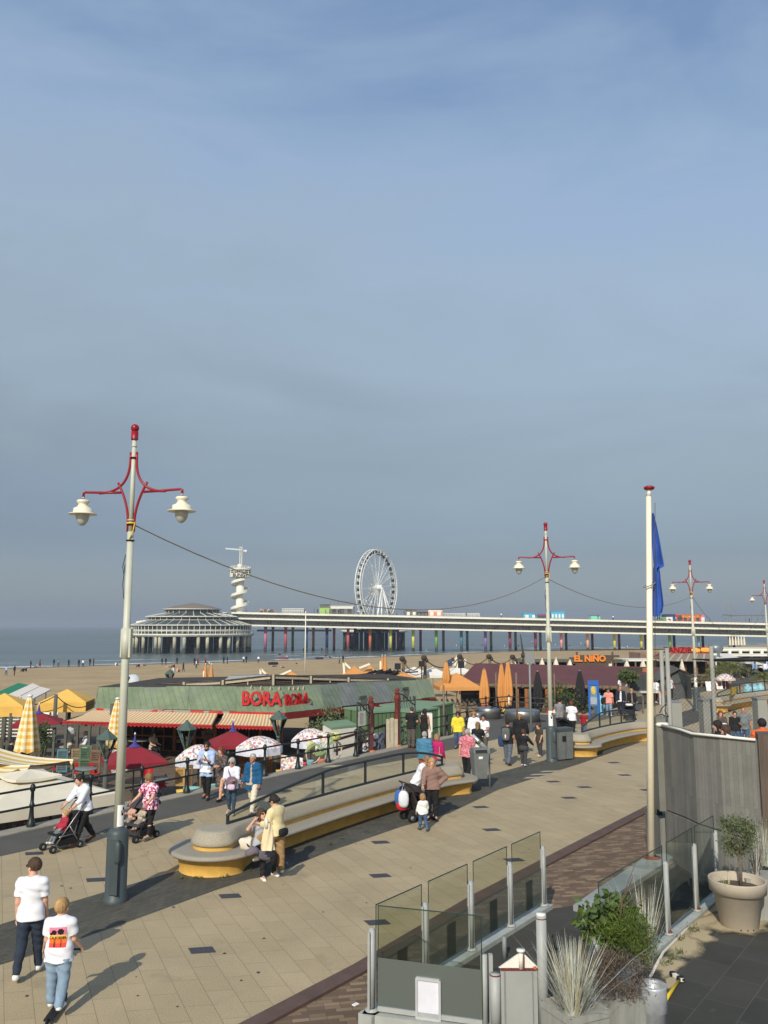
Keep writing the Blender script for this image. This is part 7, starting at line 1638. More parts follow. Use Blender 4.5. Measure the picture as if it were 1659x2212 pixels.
# yellow handled brush, hose, sand, weeds, small bollards
t = thing('yellow_brush','yellow handled brush with a black and white head lying on the dark tiles','brush',G(1450,2140,TZ)); a,c,h0,h1 = G(1437,2160,TZ + .03),G(1466,2119,TZ + .06),G(1452,2103,TZ + .05),G(1474,2117,TZ + .05)
b = MB(); b.tube([a,a.lerp(c,.3),c],[.03,.026,.018],8); b.build('handle',mat('tool_yellow',S(226,190,40),.45,.06),t)
b = MB(); b.sup(h0.lerp(h1,.82),(.12,.09,.09),.7,8); b.sup(h0.lerp(h1,.05),(.10,.08,.08),.7,8); b.build('head',BLACK,t)
b = MB(); b.beam(h0,h1,.05,.05); b.build('collar',WHITE,t)
b = MB(); pts = [G(u,v,TZ + .025) for u,v in ((1405,2110),(1432,2058),(1468,2022),(1500,1988),(1528,1955),(1545,1934),(1556,1922))]; b.tube(pts,.022,8); one(b,'white_hose',mat('hose_white',S(200,196,182),.6,.06),'pale hose lying along the kerb of the clear glass screens','hose')
DRIFT,n,l,p = nodes_of('drift_sand'); p.inputs['Base Color'].default_value = col4(S(172,156,124)); p.inputs['Roughness'].default_value = .95
at = n.new('ShaderNodeAttribute'); at.attribute_name = 'thickness'; tcn = n.new('ShaderNodeTexCoord'); t_ = n.new('ShaderNodeTexNoise'); t_.inputs['Scale'].default_value = 5; t_.inputs['Detail'].default_value = 9; t_.inputs['Roughness'].default_value = .7; l.new(tcn.outputs['Object'],t_.inputs['Vector'])
ad = n.new('ShaderNodeMath'); ad.operation = 'ADD'; l.new(at.outputs['Fac'],ad.inputs[0]); l.new(t_.outputs[0],ad.inputs[1]); mr = n.new('ShaderNodeMapRange'); mr.inputs[1].default_value = .55; mr.inputs[2].default_value = 1.05; l.new(ad.outputs[0],mr.inputs[0]); l.new(mr.outputs[0],p.inputs['Alpha'])
rn = random.Random(77); b = MB()
THK = []
def blotch(cen,rx,ry,ang_,n,z):
 ph = [rn.uniform(0,6.28) for _ in range(5)]; pts = []
 for i in range(n):
  a = 2 * math.pi * i / n; r = 1 + sum(.22 / (k + 1) * math.sin((k + 2) * a + ph[k]) for k in range(5)); x,y = rx * r * math.cos(a),ry * r * math.sin(a)
  pts.append(Vector((cen.x + x * math.cos(ang_) - y * math.sin(ang_),cen.y + x * math.sin(ang_) + y * math.cos(ang_),z)))
 c0_ = Vector((cen.x,cen.y,z)); mid = [c0_.lerp(q,.5) + Vector((0,0,.006)) for q in pts]
 b.add([c0_ + Vector((0,0,.01))] + mid + pts,[(0,i + 1,(i + 1) % n + 1) for i in range(n)] + [(i + 1,n + i + 1,n + (i + 1) % n + 1,(i + 1) % n + 1) for i in range(n)],0,True); THK.extend([1.] + [.62] * n + [0.] * n)
aR = math.atan2(dR.y,dR.x)
for k,(u,v,rx,ry) in enumerate(((1475,2040,.9,.32),(1510,1998,.8,.30),(1540,1962,.7,.26),(1445,2088,.6,.2),(1450,2125,.28,.12),(1515,2022,.35,.28))): blotch(G(u,v,TZ),rx,ry,aR,40,TZ + .004 + .003 * k)
blotch(p1,.62,.5,0,40,TZ + .03)
_o = b.build('sand_drift',DRIFT,loc=(0,0,0)); _a = _o.data.attributes.new('thickness','FLOAT','POINT'); _a.data.foreach_set('value',THK); tag(_o,label='pale sand blown into drifts along the kerb and round the nearer pot',cat='sand',kind='stuff')
b = MB()
for u,v in ((1463,2028),(1492,2003),(1468,2058),(1452,2072),(1440,2082),(1500,2012)):
 for i in range(40): q = G(u + rn.gauss(0,7),v + rn.gauss(0,3),TZ + .02); leaves(b,[q],.09,rn,asp=.15,up=.4)
for u,v in ((398,1897),(420,1897),(437,1898),(480,1896),(492,1893),(545,1880),(712,1825),(740,1812),(790,1797)):
 for i in range(9): q = G(u + rn.gauss(0,4),v + rn.gauss(0,1.2),.02); leaves(b,[q],.07,rn,asp=.4,up=.7)
tag(b.build('weeds',LEAF,loc=(0,0,0)),label='tufts of weeds in the joints by the kerb and the bench base',cat='weeds',kind='stuff')
q = G(1090,2071,TZ); b = MB(); b.cyl(q,q + Vector((0,0,.33)),.035,.035,12); one(b,'small_bollard',GREYMET,'short grey stump post on the dark tiles behind the glass','bollard')
q = G(1199,2053,TZ); b = MB(); b.lathe([(.1,0),(.1,.02),(.02,.03)],14,q); b.cyl(q,q + Vector((-.03,0,.2)),.008,.006,6); b.sup(q + Vector((-.035,0,.22)),(.03,.03,.06),1,8); one(b,'thin_rod',BLACK,'thin black rod on a round pale foot on the dark tiles','rod')
# scraps of paper and dark spots on the paving
b = MB()
for u,v in ((768,2168),(1420,2196)):
 q = G(u,v,.03 if v < 2100 and u < 1100 else .03); q.z = TZ + .015 if u > 1180 else .02; a = rn.uniform(0,3); b.box(q,(.09,.06,.012),rz=a)
tag(b.build('paper_scraps',PAPER,loc=(0,0,0)),label='white scraps of paper scattered on bricks and tiles',cat='litter',kind='stuff')
b = MB(); rn = random.Random(80)
for i in range(90):
 u,v = rn.uniform(0,1380),rn.uniform(1660,2212); q = G(u,v,.0105)
 if v > 2212 - (u - 530) * .53 - 20 or rn.random() < .3: continue
 r = rn.uniform(.012,.03); b.add([q + Vector((r * math.cos(a) * rn.uniform(.7,1.3),r * math.sin(a) * rn.uniform(.7,1.3),0)) for a in np.linspace(0,6.28,9)[:-1]],[tuple(range(8))])
tag(b.build('gum_spots',M_INLAY,loc=(0,0,0)),label='small dark gum spots trodden into the beige paving',cat='stains',kind='stuff')
# ------------------------------------------------------------------ people: smooth bodies from blended distance fields
def vnorm(v): return v / (np.linalg.norm(v) + 1e-9)
class Field:
 def __init__(s,lo,hi,res):
  s.lo = np.array(lo,np.float32); s.res = res; s.n = np.maximum(4,np.ceil((np.array(hi) - s.lo) / res).astype(int) + 1)
  s.f = np.full(tuple(s.n),.5,np.float32)
 def sub(s,a,b):
  i0 = np.clip(np.floor((np.array(a) - s.lo) / s.res).astype(int),0,s.n - 1); i1 = np.clip(np.ceil((np.array(b) - s.lo) / s.res).astype(int) + 1,1,s.n)
  if np.any(i1 <= i0): return None,None
  ax = [s.lo[k] + s.res * np.arange(i0[k],i1[k],dtype=np.float32) for k in range(3)]
  X,Y,Z = np.meshgrid(*ax,indexing='ij',sparse=True)
  return (slice(i0[0],i1[0]),slice(i0[1],i1[1]),slice(i0[2],i1[2])),(X,Y,Z)
 def put(s,sl,d,k):
  f = s.f[sl]
  if k > 0:
   h = np.clip(.5 + .5 * (f - d) / k,0,1); s.f[sl] = f * (1 - h) + d * h - k * h * (1 - h)
  else: s.f[sl] = np.minimum(f,d)
 def cap(s,a,b,r0,r1,k=.03,flat=1.0,ax=None,end=False):
  """tapered limb; flat > 1 squeezes it along ax"""
  a,b = np.array(a,np.float32),np.array(b,np.float32); m = max(r0,r1) * max(1,flat) + k + s.res * 2
  sl,P = s.sub(np.minimum(a,b) - m,np.maximum(a,b) + m)
  if sl is None: return
  d = b - a; L2 = float(d @ d) + 1e-9; X,Y,Z = P[0] - a[0],P[1] - a[1],P[2] - a[2]
  h = np.clip((X * d[0] + Y * d[1] + Z * d[2]) / L2,0,1); X,Y,Z = X - h * d[0],Y - h * d[1],Z - h * d[2]
  if ax is not None and flat != 1:
   q = X * ax[0] + Y * ax[1] + Z * ax[2]; e = flat - 1; X,Y,Z = X + q * e * ax[0],Y + q * e * ax[1],Z + q * e * ax[2]
  dd = np.sqrt(X * X + Y * Y + Z * Z) - (r0 + (r1 - r0) * h)
  if end: dd = np.maximum(dd,((P[0] - a[0]) * d[0] + (P[1] - a[1]) * d[1] + (P[2] - a[2]) * d[2]) / L2 ** .5 - L2 ** .5)
  s.put(sl,dd,k)
 def ell(s,c,r,k=.02,R=None,minus=False):
  c = np.array(c,np.float32); r = np.array(r,np.float32); m = float(r.max()) + k + s.res * 2; sl,P = s.sub(c - m,c + m)
  if sl is None: return
  X,Y,Z = P[0] - c[0],P[1] - c[1],P[2] - c[2]
  if R is not None: X,Y,Z = (R[0,0] * X + R[1,0] * Y + R[2,0] * Z,R[0,1] * X + R[1,1] * Y + R[2,1] * Z,R[0,2] * X + R[1,2] * Y + R[2,2] * Z)
  k0 = np.sqrt((X / r[0]) ** 2 + (Y / r[1]) ** 2 + (Z / r[2]) ** 2); k1 = np.sqrt((X / r[0] ** 2) ** 2 + (Y / r[1] ** 2) ** 2 + (Z / r[2] ** 2) ** 2) + 1e-6
  d = k0 * (k0 - 1) / k1
  if minus: s.f[sl] = np.maximum(s.f[sl],-d)
  else: s.put(sl,d,k)
 def cut(s,n,p):                                     # remove where (x-p).n > 0
  ax = [s.lo[k] + s.res * np.arange(s.n[k],dtype=np.float32) for k in range(3)]; X,Y,Z = np.meshgrid(*ax,indexing='ij',sparse=True)
  s.f = np.maximum(s.f,(X - p[0]) * n[0] + (Y - p[1]) * n[1] + (Z - p[2]) * n[2])
 def mesh(s):
  f = s.f; f[0],f[-1],f[:,0],f[:,-1],f[:,:,0],f[:,:,-1] = (.01,) * 6 if False else (np.maximum(f[0],.01),np.maximum(f[-1],.01),np.maximum(f[:,0],.01),np.maximum(f[:,-1],.01),np.maximum(f[:,:,0],.01),np.maximum(f[:,:,-1],.01))
  ins = f < 0; n = s.n - 1
  cnt = np.zeros(tuple(n),np.int8)
  for dx in (0,1):
   for dy in (0,1):
    for dz in (0,1): cnt += ins[dx:dx + n[0],dy:dy + n[1],dz:dz + n[2]]
  act = (cnt > 0) & (cnt < 8); idx = -np.ones(tuple(n),int); C = np.argwhere(act); idx[act] = np.arange(len(C))
  pos = np.zeros((len(C),3)); w_ = np.zeros(len(C))
  cr_ = [(dx,dy,dz) for dx in (0,1) for dy in (0,1) for dz in (0,1)]
  for i in range(8):
   for j in range(i + 1,8):
    a,b = np.array(cr_[i]),np.array(cr_[j])
    if np.abs(a - b).sum() != 1: continue
    fa,fb = f[tuple((C + a).T)],f[tuple((C + b).T)]; x = (fa < 0) != (fb < 0); t = np.where(x,fa / np.where(x,fa - fb,1),0)
    pos += x[:,None] * (a + t[:,None] * (b - a)); w_ += x
  V = s.lo + (C + pos / np.maximum(w_,1)[:,None]) * s.res
  Q = []
  for ax in range(3):
   o = [k for k in range(3) if k != ax]; sl0 = [slice(None)] * 3; sl1 = [slice(None)] * 3; sl0[ax] = slice(0,-1); sl1[ax] = slice(1,None)
   a,b = ins[tuple(sl0)],ins[tuple(sl1)]; E = np.argwhere(a != b)
   ok = np.ones(len(E),bool)
   for k in o: ok &= (E[:,k] > 0) & (E[:,k] < s.n[k] - 1)
   E = E[ok]; u,v = np.zeros(3,int),np.zeros(3,int); u[o[0]] = 1; v[o[1]] = 1
   q = np.stack([idx[tuple((E - u - v).T)],idx[tuple((E - v).T)],idx[tuple(E.T)],idx[tuple((E - u).T)]],1)
   fl = a[tuple(E.T)] ^ (ax == 1); q[~fl] = q[~fl][:,::-1]; Q.append(q)
  return V,np.concatenate(Q)
def mesh_obj(name,VF,mats,parent,extra=None,fmat=None):
 V,Q = VF; mb = MB() if extra is None else extra
 o = len(mb.v); mb.v = mb.v + [tuple(v) for v in V.tolist()]; mb.f = mb.f + [tuple(i + o for i in q) for q in Q.tolist()]; mb.m = mb.m + [0] * len(Q); mb.s = mb.s + [True] * len(Q)
 M = XF[parent.name]; mb.v = [tuple(M @ Vector(v)) for v in mb.v]
 return mb.build(name,mats,parent)
SKINS = dict(fair=mat('skin_fair',S(206,160,134),.55,.06),tan=mat('skin_tan',S(178,126,98),.55,.06),deep=mat('skin_deep',S(108,74,56),.55,.06))
HAIRS = dict(brown=S(72,52,38),dark=S(34,28,26),blond=S(168,134,88),grey=S(168,164,158),red=S(116,54,34),light=S(150,116,78),sandy=S(128,100,70))
def hair_m(k): return mat('hair_' + k,HAIRS[k],.7,.45,sc=22,stretch=(1,1,.3),bump=.9,bsc=40)
def cl(name,c,var=.1,sc=4): return mat('cloth_' + name,S(*c),.85,var,sc=sc,bump=.25,bsc=9)
LIPS = mat('lips',S(150,78,72),.5,.1); DARKEYE = mat('eye_dark',S(36,30,28),.3,.1)
def rotx(v,a): c,s_ = math.cos(a),math.sin(a); return np.array([v[0],v[1] * c - v[2] * s_,v[1] * s_ + v[2] * c])
def person(p,H,hd,label,skin='fair',hair=('short','brown'),top=None,bot=None,shoes=('white',(220,220,216)),L=(0,0),R=(0,0),AL=(5,8,15),AR=(5,8,15),lean=0,hyaw=0,hpit=0,res=None,kid=1.0,wide=1.0,glasses=False,sit=None,belly=0.,group=None,hands=True,coat=None,cap=None,face=True,legs=True):
 """L, R: hip and knee bend; AL, AR: shoulder bend, spread, elbow bend (and inward turn), degrees; hd: heading, 0 = away from the camera, 90 = to the right"""
 t = thing('person',label,'person',p,-rad(hd),group)
 H = H * .955; hs = kid; bz = (1 - .142 * hs) / (1 - .142); h = H * bz; hh = H * hs; wd = wide * (1 + .25 * (kid - 1))
 dist = Vector((p[0],p[1],0)).length
 res = res or max(.0125,min(.03,dist * .00055))
 Z = lambda f: f * h
 legs_j = []; hipz = Z(.52)
 def leg(s_,hk):
  fl,kn = rad(hk[0]),rad(hk[1]); ab = rad(hk[2]) if len(hk) > 2 else rad(1.5)
  hip = np.array([s_ * Z(.052) * wd,0,0.]); d1 = np.array([s_ * math.sin(ab),math.sin(fl) * math.cos(ab),-math.cos(fl) * math.cos(ab)]); k_ = hip + d1 * Z(.245)
  d2 = np.array([s_ * math.sin(ab) * .4,math.sin(fl - kn),-math.cos(fl - kn)]); an = k_ + vnorm(d2) * Z(.228); fp = hk[3] if len(hk) > 3 else min(0,math.degrees(fl - kn) * .8)
  fd = np.array([s_ * .15,math.cos(rad(fp)),math.sin(rad(fp))]); return hip,k_,an,fd
 J = {-1: leg(-1,L),1: leg(1,R)}
 low = min(j[2][2] + min(0,j[3][2]) * Z(.1) for j in J.values()) - Z(.047)
 base = np.array([0,0,(-low if sit is None else sit + Z(.06))])
 hipc = base.copy()
 la = rad(-lean)
 T = lambda x,y,z: hipc + rotx((x,y,z),la)       # torso frame, z measured from the hip joint
 J = {s_: tuple(np.array(q) + base for q in j[:3]) + (j[3],) for s_,j in J.items()}
 sw = Z(.108) * wd; shz = Z(.295)
 arms = {}
 for s_,a in ((-1,AL),(1,AR)):
  sh = T(s_ * sw * .98,0,shz - Z(.014)); fl,ab,el = rad(a[0]),rad(a[1]),rad(a[2]); tw_ = rad(a[3]) if len(a) > 3 else 0
  d1 = rotx((s_ * math.sin(ab),math.sin(fl) * math.cos(ab),-math.cos(fl) * math.cos(ab)),la * .5); e = sh + vnorm(d1) * Z(.165)
  d2 = rotx((s_ * math.sin(ab) * .5 - s_ * math.sin(tw_),math.sin(fl + el) * math.cos(tw_),-math.cos(fl + el) * math.cos(tw_)),la * .5); w_ = e + vnorm(d2) * Z(.142); arms[s_] = (sh,e,w_,vnorm(d2))
 nk0,nk1 = T(0,-.004,Z(.315)),T(0,.012 * h,Z(.355)); 
 hc = nk1 + rotx((0,.012 * hh,.057 * hh),la)
 Rh = np.array(Matrix.Rotation(-rad(hyaw),3,'Z') @ Matrix.Rotation(rad(hpit) + la * .6,3,'X'))
 hp = lambda x,y,z: hc + Rh @ np.array([x * hh,y * hh,z * hh])
 allp = np.array([q for j in J.values() for q in j[:3]] + [q for a in arms.values() for q in a[:3]] + [hc,hipc])
 lo,hi = allp.min(0) - .17 * H - .03,allp.max(0) + .17 * H + .03; lo[2] = min(lo[2],base[2] + low)
 AXF = rotx((0,1,0),la)
 def torso(F,g,k=.05):
  fy = 1.38 - belly * .4
  F.cap(T(-sw * .6,-.005,shz - Z(.032)),T(sw * .6,-.005,shz - Z(.032)),Z(.048) + g,Z(.048) + g,k); F.cap(T(-sw * .3,-.005,shz - Z(.014)),T(sw * .3,-.005,shz - Z(.014)),Z(.046) + g * .7,Z(.046) + g * .7,k)
  F.cap(T(0,0,Z(.24)),T(0,0,Z(.10)),(Z(.098) * wd + g),(Z(.086) * wd + g + belly * .02),k,fy,AXF)
  F.cap(T(-.3 * Z(.09) * wd,0,Z(.02)),T(.3 * Z(.09) * wd,0,Z(.02)),Z(.075) * wd + g,Z(.075) * wd + g,k,1.18,AXF)
  if belly: F.ell(T(0,Z(.04),Z(.12)),(Z(.085) * wd + g,Z(.075) + belly * .05 + g,Z(.10) + g),k)
    # -------- body
 F = Field(lo,hi,res); torso(F,0)
 F.cap(nk0,nk1 + (hc - nk1) * .4,Z(.036),.034 * hh,.03)
 F.ell(hp(0,-.006,.012),(.049 * hh,.060 * hh,.058 * hh),.01,Rh); F.ell(hp(0,.016,-.025),(.040 * hh,.044 * hh,.050 * hh),.02,Rh)
 if face:
  F.cap(hp(0,.060,.004),hp(0,.070,-.016),.007 * hh,.010 * hh,.008); F.ell(hp(0,.045,-.062),(.020 * hh,.018 * hh,.014 * hh),.015,Rh)
  for s_ in (-1,1): F.ell(hp(s_ * .052,-.004,-.006),(.008 * hh,.016 * hh,.022 * hh),.006,Rh)
 if legs:
  for s_,(a,k_,an,fd) in J.items():
   F.cap(a + np.array([0,0,Z(.01)]),k_,Z(.062) * wd,Z(.036),.03); F.cap(k_,an,Z(.036),Z(.022),.02); F.ell(k_ + (an - k_) * .3 + np.array([0,-.008,0]) * h,(Z(.034),) * 3,.03); F.cap(an,an + fd * Z(.09),Z(.024),Z(.016),.02)
 for s_,(a,e,w_,d2) in arms.items():
  F.cap(a,e,Z(.034),Z(.025),.02); F.cap(e,w_,Z(.025),Z(.017),.015); F.cap(w_ + d2 * Z(.015),w_ + d2 * Z(.045),Z(.017),Z(.021),.012,1.5,vnorm(np.array([1.,0,0])))
 ex = MB()
 if hands:
  for s_,(a,e,w_,d2) in arms.items():
   side = np.array([0,1.,0]) - d2 * d2[1]; side = vnorm(side); nrm_ = np.cross(d2,side) * s_
   if nrm_[0] * s_ > 0: nrm_ = -nrm_
   for q,ln,sp in ((.020,.040,.10),(.007,.046,.03),(-.006,.043,-.03),(-.018,.034,-.1)):
    o = w_ + d2 * Z(.045) + side * Z(q); pts = [o,o + (d2 + side * sp) * Z(ln * .5) + nrm_ * Z(.004),o + (d2 + side * sp) * Z(ln * .85) + nrm_ * Z(.015),o + d2 * Z(ln * 1.0) + nrm_ * Z(.026)]
    ex.tube([Vector(v) for v in pts],[Z(.0058),Z(.0054),Z(.005),Z(.0036)],6)
   o = w_ + d2 * Z(.018) + side * Z(.018); ex.tube([Vector(v) for v in (o,o + side * Z(.016) + d2 * Z(.012),o + side * Z(.022) + d2 * Z(.032) + nrm_ * Z(.006))],[Z(.0075),Z(.0065),Z(.0045)],6)
 if face:
  Mh = Matrix([list(r) for r in Rh])
  if not glasses:
   for s_ in (-1,1): ex.sup(Vector(hp(s_ * .020,.0535,.006)),(.013 * hh,.007 * hh,.006 * hh),.9,8,Mh,2)
  ex.sup(Vector(hp(0,.0575,-.040)),(.026 * hh,.006 * hh,.007 * hh),.9,8,Mh,1)
 body = mesh_obj('body',F.mesh(),[SKINS[skin],LIPS,DARKEYE],t,ex)
    # -------- clothes
 def gar(name,fn,m):
  F = Field(lo,hi,res); fn(F)
  ax_ = [F.lo[k] + F.res * np.arange(F.n[k],dtype=np.float32) for k in range(3)]; X,Y,Zg = np.meshgrid(*ax_,indexing='ij',sparse=True); sd_ = (hash(name) if False else len(name)) + float(p[0]) * 3
  F.f = F.f + .0055 * (np.sin(23 * X + 31 * Zg + sd_) * np.sin(17 * Y - 26 * Zg + sd_ * 2) + .6 * np.sin(47 * Zg + 19 * X - 23 * Y + sd_)); VF = F.mesh()
  if len(VF[0]) > 20: return mesh_obj(name,VF,m,t)
 if bot:
  bm,kind,lo_ = bot[0],bot[1],(bot[2] if len(bot) > 2 else .012)
  def fb(F):
   F.cap(T(-.3 * Z(.09) * wd,0,Z(.03)),T(.3 * Z(.09) * wd,0,Z(.03)),Z(.078) * wd + lo_ * .7,Z(.078) * wd + lo_ * .7,.03,1.16,AXF)
   if kind in ('long','short'):
    for s_,(a,k_,an,fd) in J.items():
     e = k_ if kind == 'long' else a + (k_ - a) * .93
     F.cap(a + np.array([0,0,Z(.01)]),e,Z(.064) * wd + lo_,Z(.040) + lo_,.025)
     if kind == 'long': F.cap(k_,an + (k_ - an) * .05,Z(.038) + lo_,Z(.026) + lo_ * 1.2,.02); F.ell(k_ + (an - k_) * .3 + np.array([0,-.006 * h,0]),(Z(.036) + lo_,) * 3,.02)
   else:
    ln = float(kind.split(':')[1]); c = (J[-1][1] + J[1][1]) / 2; d = c - hipc; e = hipc + d / (np.linalg.norm(d) + 1e-6) * ln * h
    F.cap(hipc,e,Z(.085) * wd + lo_,Z(.10) + lo_,.04,1.15,(0,1,0)); F.cut((0,0,-1),e)
  fb0 = fb
  def fb(F):
   fb0(F)
   if top and sit is None and max(L[0],R[0]) < 50: F.cut(rotx((0,0,1),la),T(0,0,Z(max(top[2],-.12) + .035)))
  gar('skirt' if kind.startswith('skirt') else 'shorts' if kind == 'short' else 'trousers',fb,bm)
 def upper(F,g,sl,hem,neckg=0):
  torso(F,g,.05)
  if hem < -.02: F.cap(T(-.25 * Z(.09) * wd,0,0),T(-.25 * Z(.09) * wd,0,Z(hem)) if False else T(0,0,Z(hem)),Z(.086) * wd + g,Z(.098) * wd + g,.05,1.2,AXF)
  for s_,(a,e,w_,d2) in arms.items():
   if sl == 'none': continue
   if sl == 'short': F.cap(a,a + (e - a) * .70,Z(.039) + g * .9,Z(.034) + g * 1.1,.03,end=True)
   else:
    F.cap(a,e,Z(.040) + g,Z(.031) + g,.03)
    q = {'elbow': .12,'rolled': .55,'long': .96}[sl]; F.cap(e,e + (w_ - e) * q,Z(.031) + g * .9,Z(.031 - .009 * q) + g * .8,.02,end=True)
  F.cap(T(-Z(.048) * wd,0,Z(min(hem,0))),T(Z(.048) * wd,0,Z(min(hem,0))),Z(.073) * wd + g + .004,Z(.073) * wd + g + .004,.04); F.cap(T(-Z(.048) * wd,0,Z(.05)),T(Z(.048) * wd,0,Z(.05)),Z(.066) * wd + g,Z(.066) * wd + g,.05)
  n_ = rotx((0,0,-1),la); F.cut(n_,T(0,0,Z(hem)))
  F.ell(T(0,Z(.03),Z(.345)),(Z(.042),Z(.045),Z(.035) + neckg),0,None,True)
 if top:
  tm,sl,hem = top[0],top[1],top[2]; g = top[3] if len(top) > 3 else .011
  sh = gar('shirt' if sl in ('short','none') else 'jumper',lambda F: upper(F,g,sl,hem),tm)
  t['_'] = 0; del t['_']; person.shirt = sh
 if coat:
  def fc(F):
   upper(F,coat[3] if len(coat) > 3 else .026,coat[1],coat[2])
   F.ell(T(0,Z(.16),Z(.10)),(Z(coat[4] if len(coat) > 4 else .028),Z(.13),Z(.32)),0,None,True)
  gar('jacket',fc,coat[0])
 if shoes and legs:
  sm = mat('shoe_' + shoes[0],S(*shoes[1]),.6,.08)
  for s_,(a,k_,an,fd) in J.items():
   def fs(F):
    heel = an + np.array([0,-.01 * h,0]) - np.array([0,0,Z(.02)]); F.cap(heel,heel + fd * Z(.115),Z(.028),Z(.024),.02); F.cap(an,heel,Z(.026),Z(.028),.02)
   Fs = Field(an - .2 * h,an + .2 * h,min(res,.012)); fs(Fs); 
   if abs(fd[2]) < .25: Fs.cut((0,0,-1),(0,0,an[2] - Z(.043)))
   mesh_obj('shoe',Fs.mesh(),sm,t)
    # -------- hair, hats, glasses
 st,hk_ = hair
 if st != 'bald':
  g = {'crop': .004,'short': .010,'thick': .018,'long': .012,'bun': .011,'bob': .016,'tail': .011}[st]
  def fh(F):
   F.ell(hp(0,-.008,.016),((.049 + g) * hh,(.060 + g) * hh,(.058 + g) * hh),.01,Rh)
   if st == 'long': F.cap(hp(0,-.045,.0),hp(0,-.055,-.13),.048 * hh,.036 * hh,.03,1.4,AXF); [F.cap(hp(s_ * .045,.0,.0),hp(s_ * .05,.005,-.11),.020 * hh,.016 * hh,.02) for s_ in (-1,1)]
   if st == 'bob': F.ell(hp(0,-.02,-.02),(.064 * hh,.062 * hh,.060 * hh),.02,Rh)
   if st == 'bun': F.ell(hp(0,-.075,.0),(.028 * hh,) * 3,.012)
   if st == 'tail': F.cap(hp(0,-.065,.02),hp(0,-.085,-.09),.022 * hh,.012 * hh,.015)
   F.ell(hp(0,.052,-.024),(.046 * hh,.050 * hh,.056 * hh),0,Rh,True)
   if st in ('short','crop','thick','bun','tail'): F.ell(hp(0,.02,-.085),(.085 * hh,.105 * hh,(.076 if st in ('short','crop','thick') else .062) * hh),0,Rh,True)
  Fh = Field(hc - .24 * hh - .03,hc + .15 * hh + .03,min(res,.012)); fh(Fh); mesh_obj('hair',Fh.mesh(),hair_m(hk_),t)
 if cap:
  Fh = Field(hc - .16 * hh,hc + .16 * hh,min(res,.012)); Fh.ell(hp(0,-.004,.022),(.058 * hh,.068 * hh,.058 * hh),.01,Rh); Fh.ell(hp(0,.072,.022),(.042 * hh,.045 * hh,.008 * hh),.008,Rh); n_ = Rh @ np.array([0,0,-1.]); Fh.cut(n_,hp(0,0,.014)); mesh_obj('cap',Fh.mesh(),cap,t)
 if glasses:
  g_ = MB(); Mh = Matrix([list(r) for r in Rh])
  for s_ in (-1,1): g_.sup(Vector(hp(s_ * .022,.060,.006)),(.034 * hh,.010 * hh,.024 * hh),.7,8,Mh); g_.tube([Vector(hp(s_ * .040,.056,.008)),Vector(hp(s_ * .054,.0,.004))],.003 * hh,5)
  M = XF[t.name]; g_.v = [tuple(M @ Vector(v)) for v in g_.v]; g_.build('sunglasses',BLACK,t)
 PJ[t.name] = dict(arms=arms,T=T,hp=hp,J=J,h=h,hc=hc,hipc=hipc)
 return t
PJ = {}
def pw(t,q): return XF[t.name] @ Vector(q)
# ------------------------------------------------------------------ the people on the promenade
JDARK = cl('dark_jeans',(40,50,66),.3); JLIGHT = cl('light_jeans',(128,150,170),.2); JMID = cl('blue_jeans',(70,94,126),.25); BLK = cl('black',(26,26,28),.2); TEEW = cl('white',(224,226,232),.04); GRYT = cl('grey',(126,126,128),.1)
CAMEL = cl('camel',(158,128,88),.12); CREAMS = cl('cream',(222,206,158),.06); KHAKI = cl('grey_trousers',(84,80,72),.15); CREAMT = cl('cream_trousers',(214,206,188),.06)
WS,BS = ('white',(226,226,222)),('black',(30,30,32))
P_ = {}
# the two walking away at the lower left
P_['man'] = person(G(59,2112),1.80,-6,'man in white tee and dark jeans walking away with sunglasses','fair',('short','brown'),(TEEW,'short',-.035,.016),(JDARK,'long',.012),WS,(-10,14),(16,6),(-6,5,18),(8,5,12),hyaw=-58,glasses=True,res=.0125,wide=.93)
boy = person(G(122,2176,.08),1.50,-4,'boy in white tee with palm print and pale jeans riding a scooter','fair',('short','blond'),(TEEW,'short',-.075,.022),(JLIGHT,'long',.024),WS,(6,6),(-6,24,2,-8),(6,9,34,-14),(6,9,34,-14),kid=1.16,hyaw=14,res=.0115)
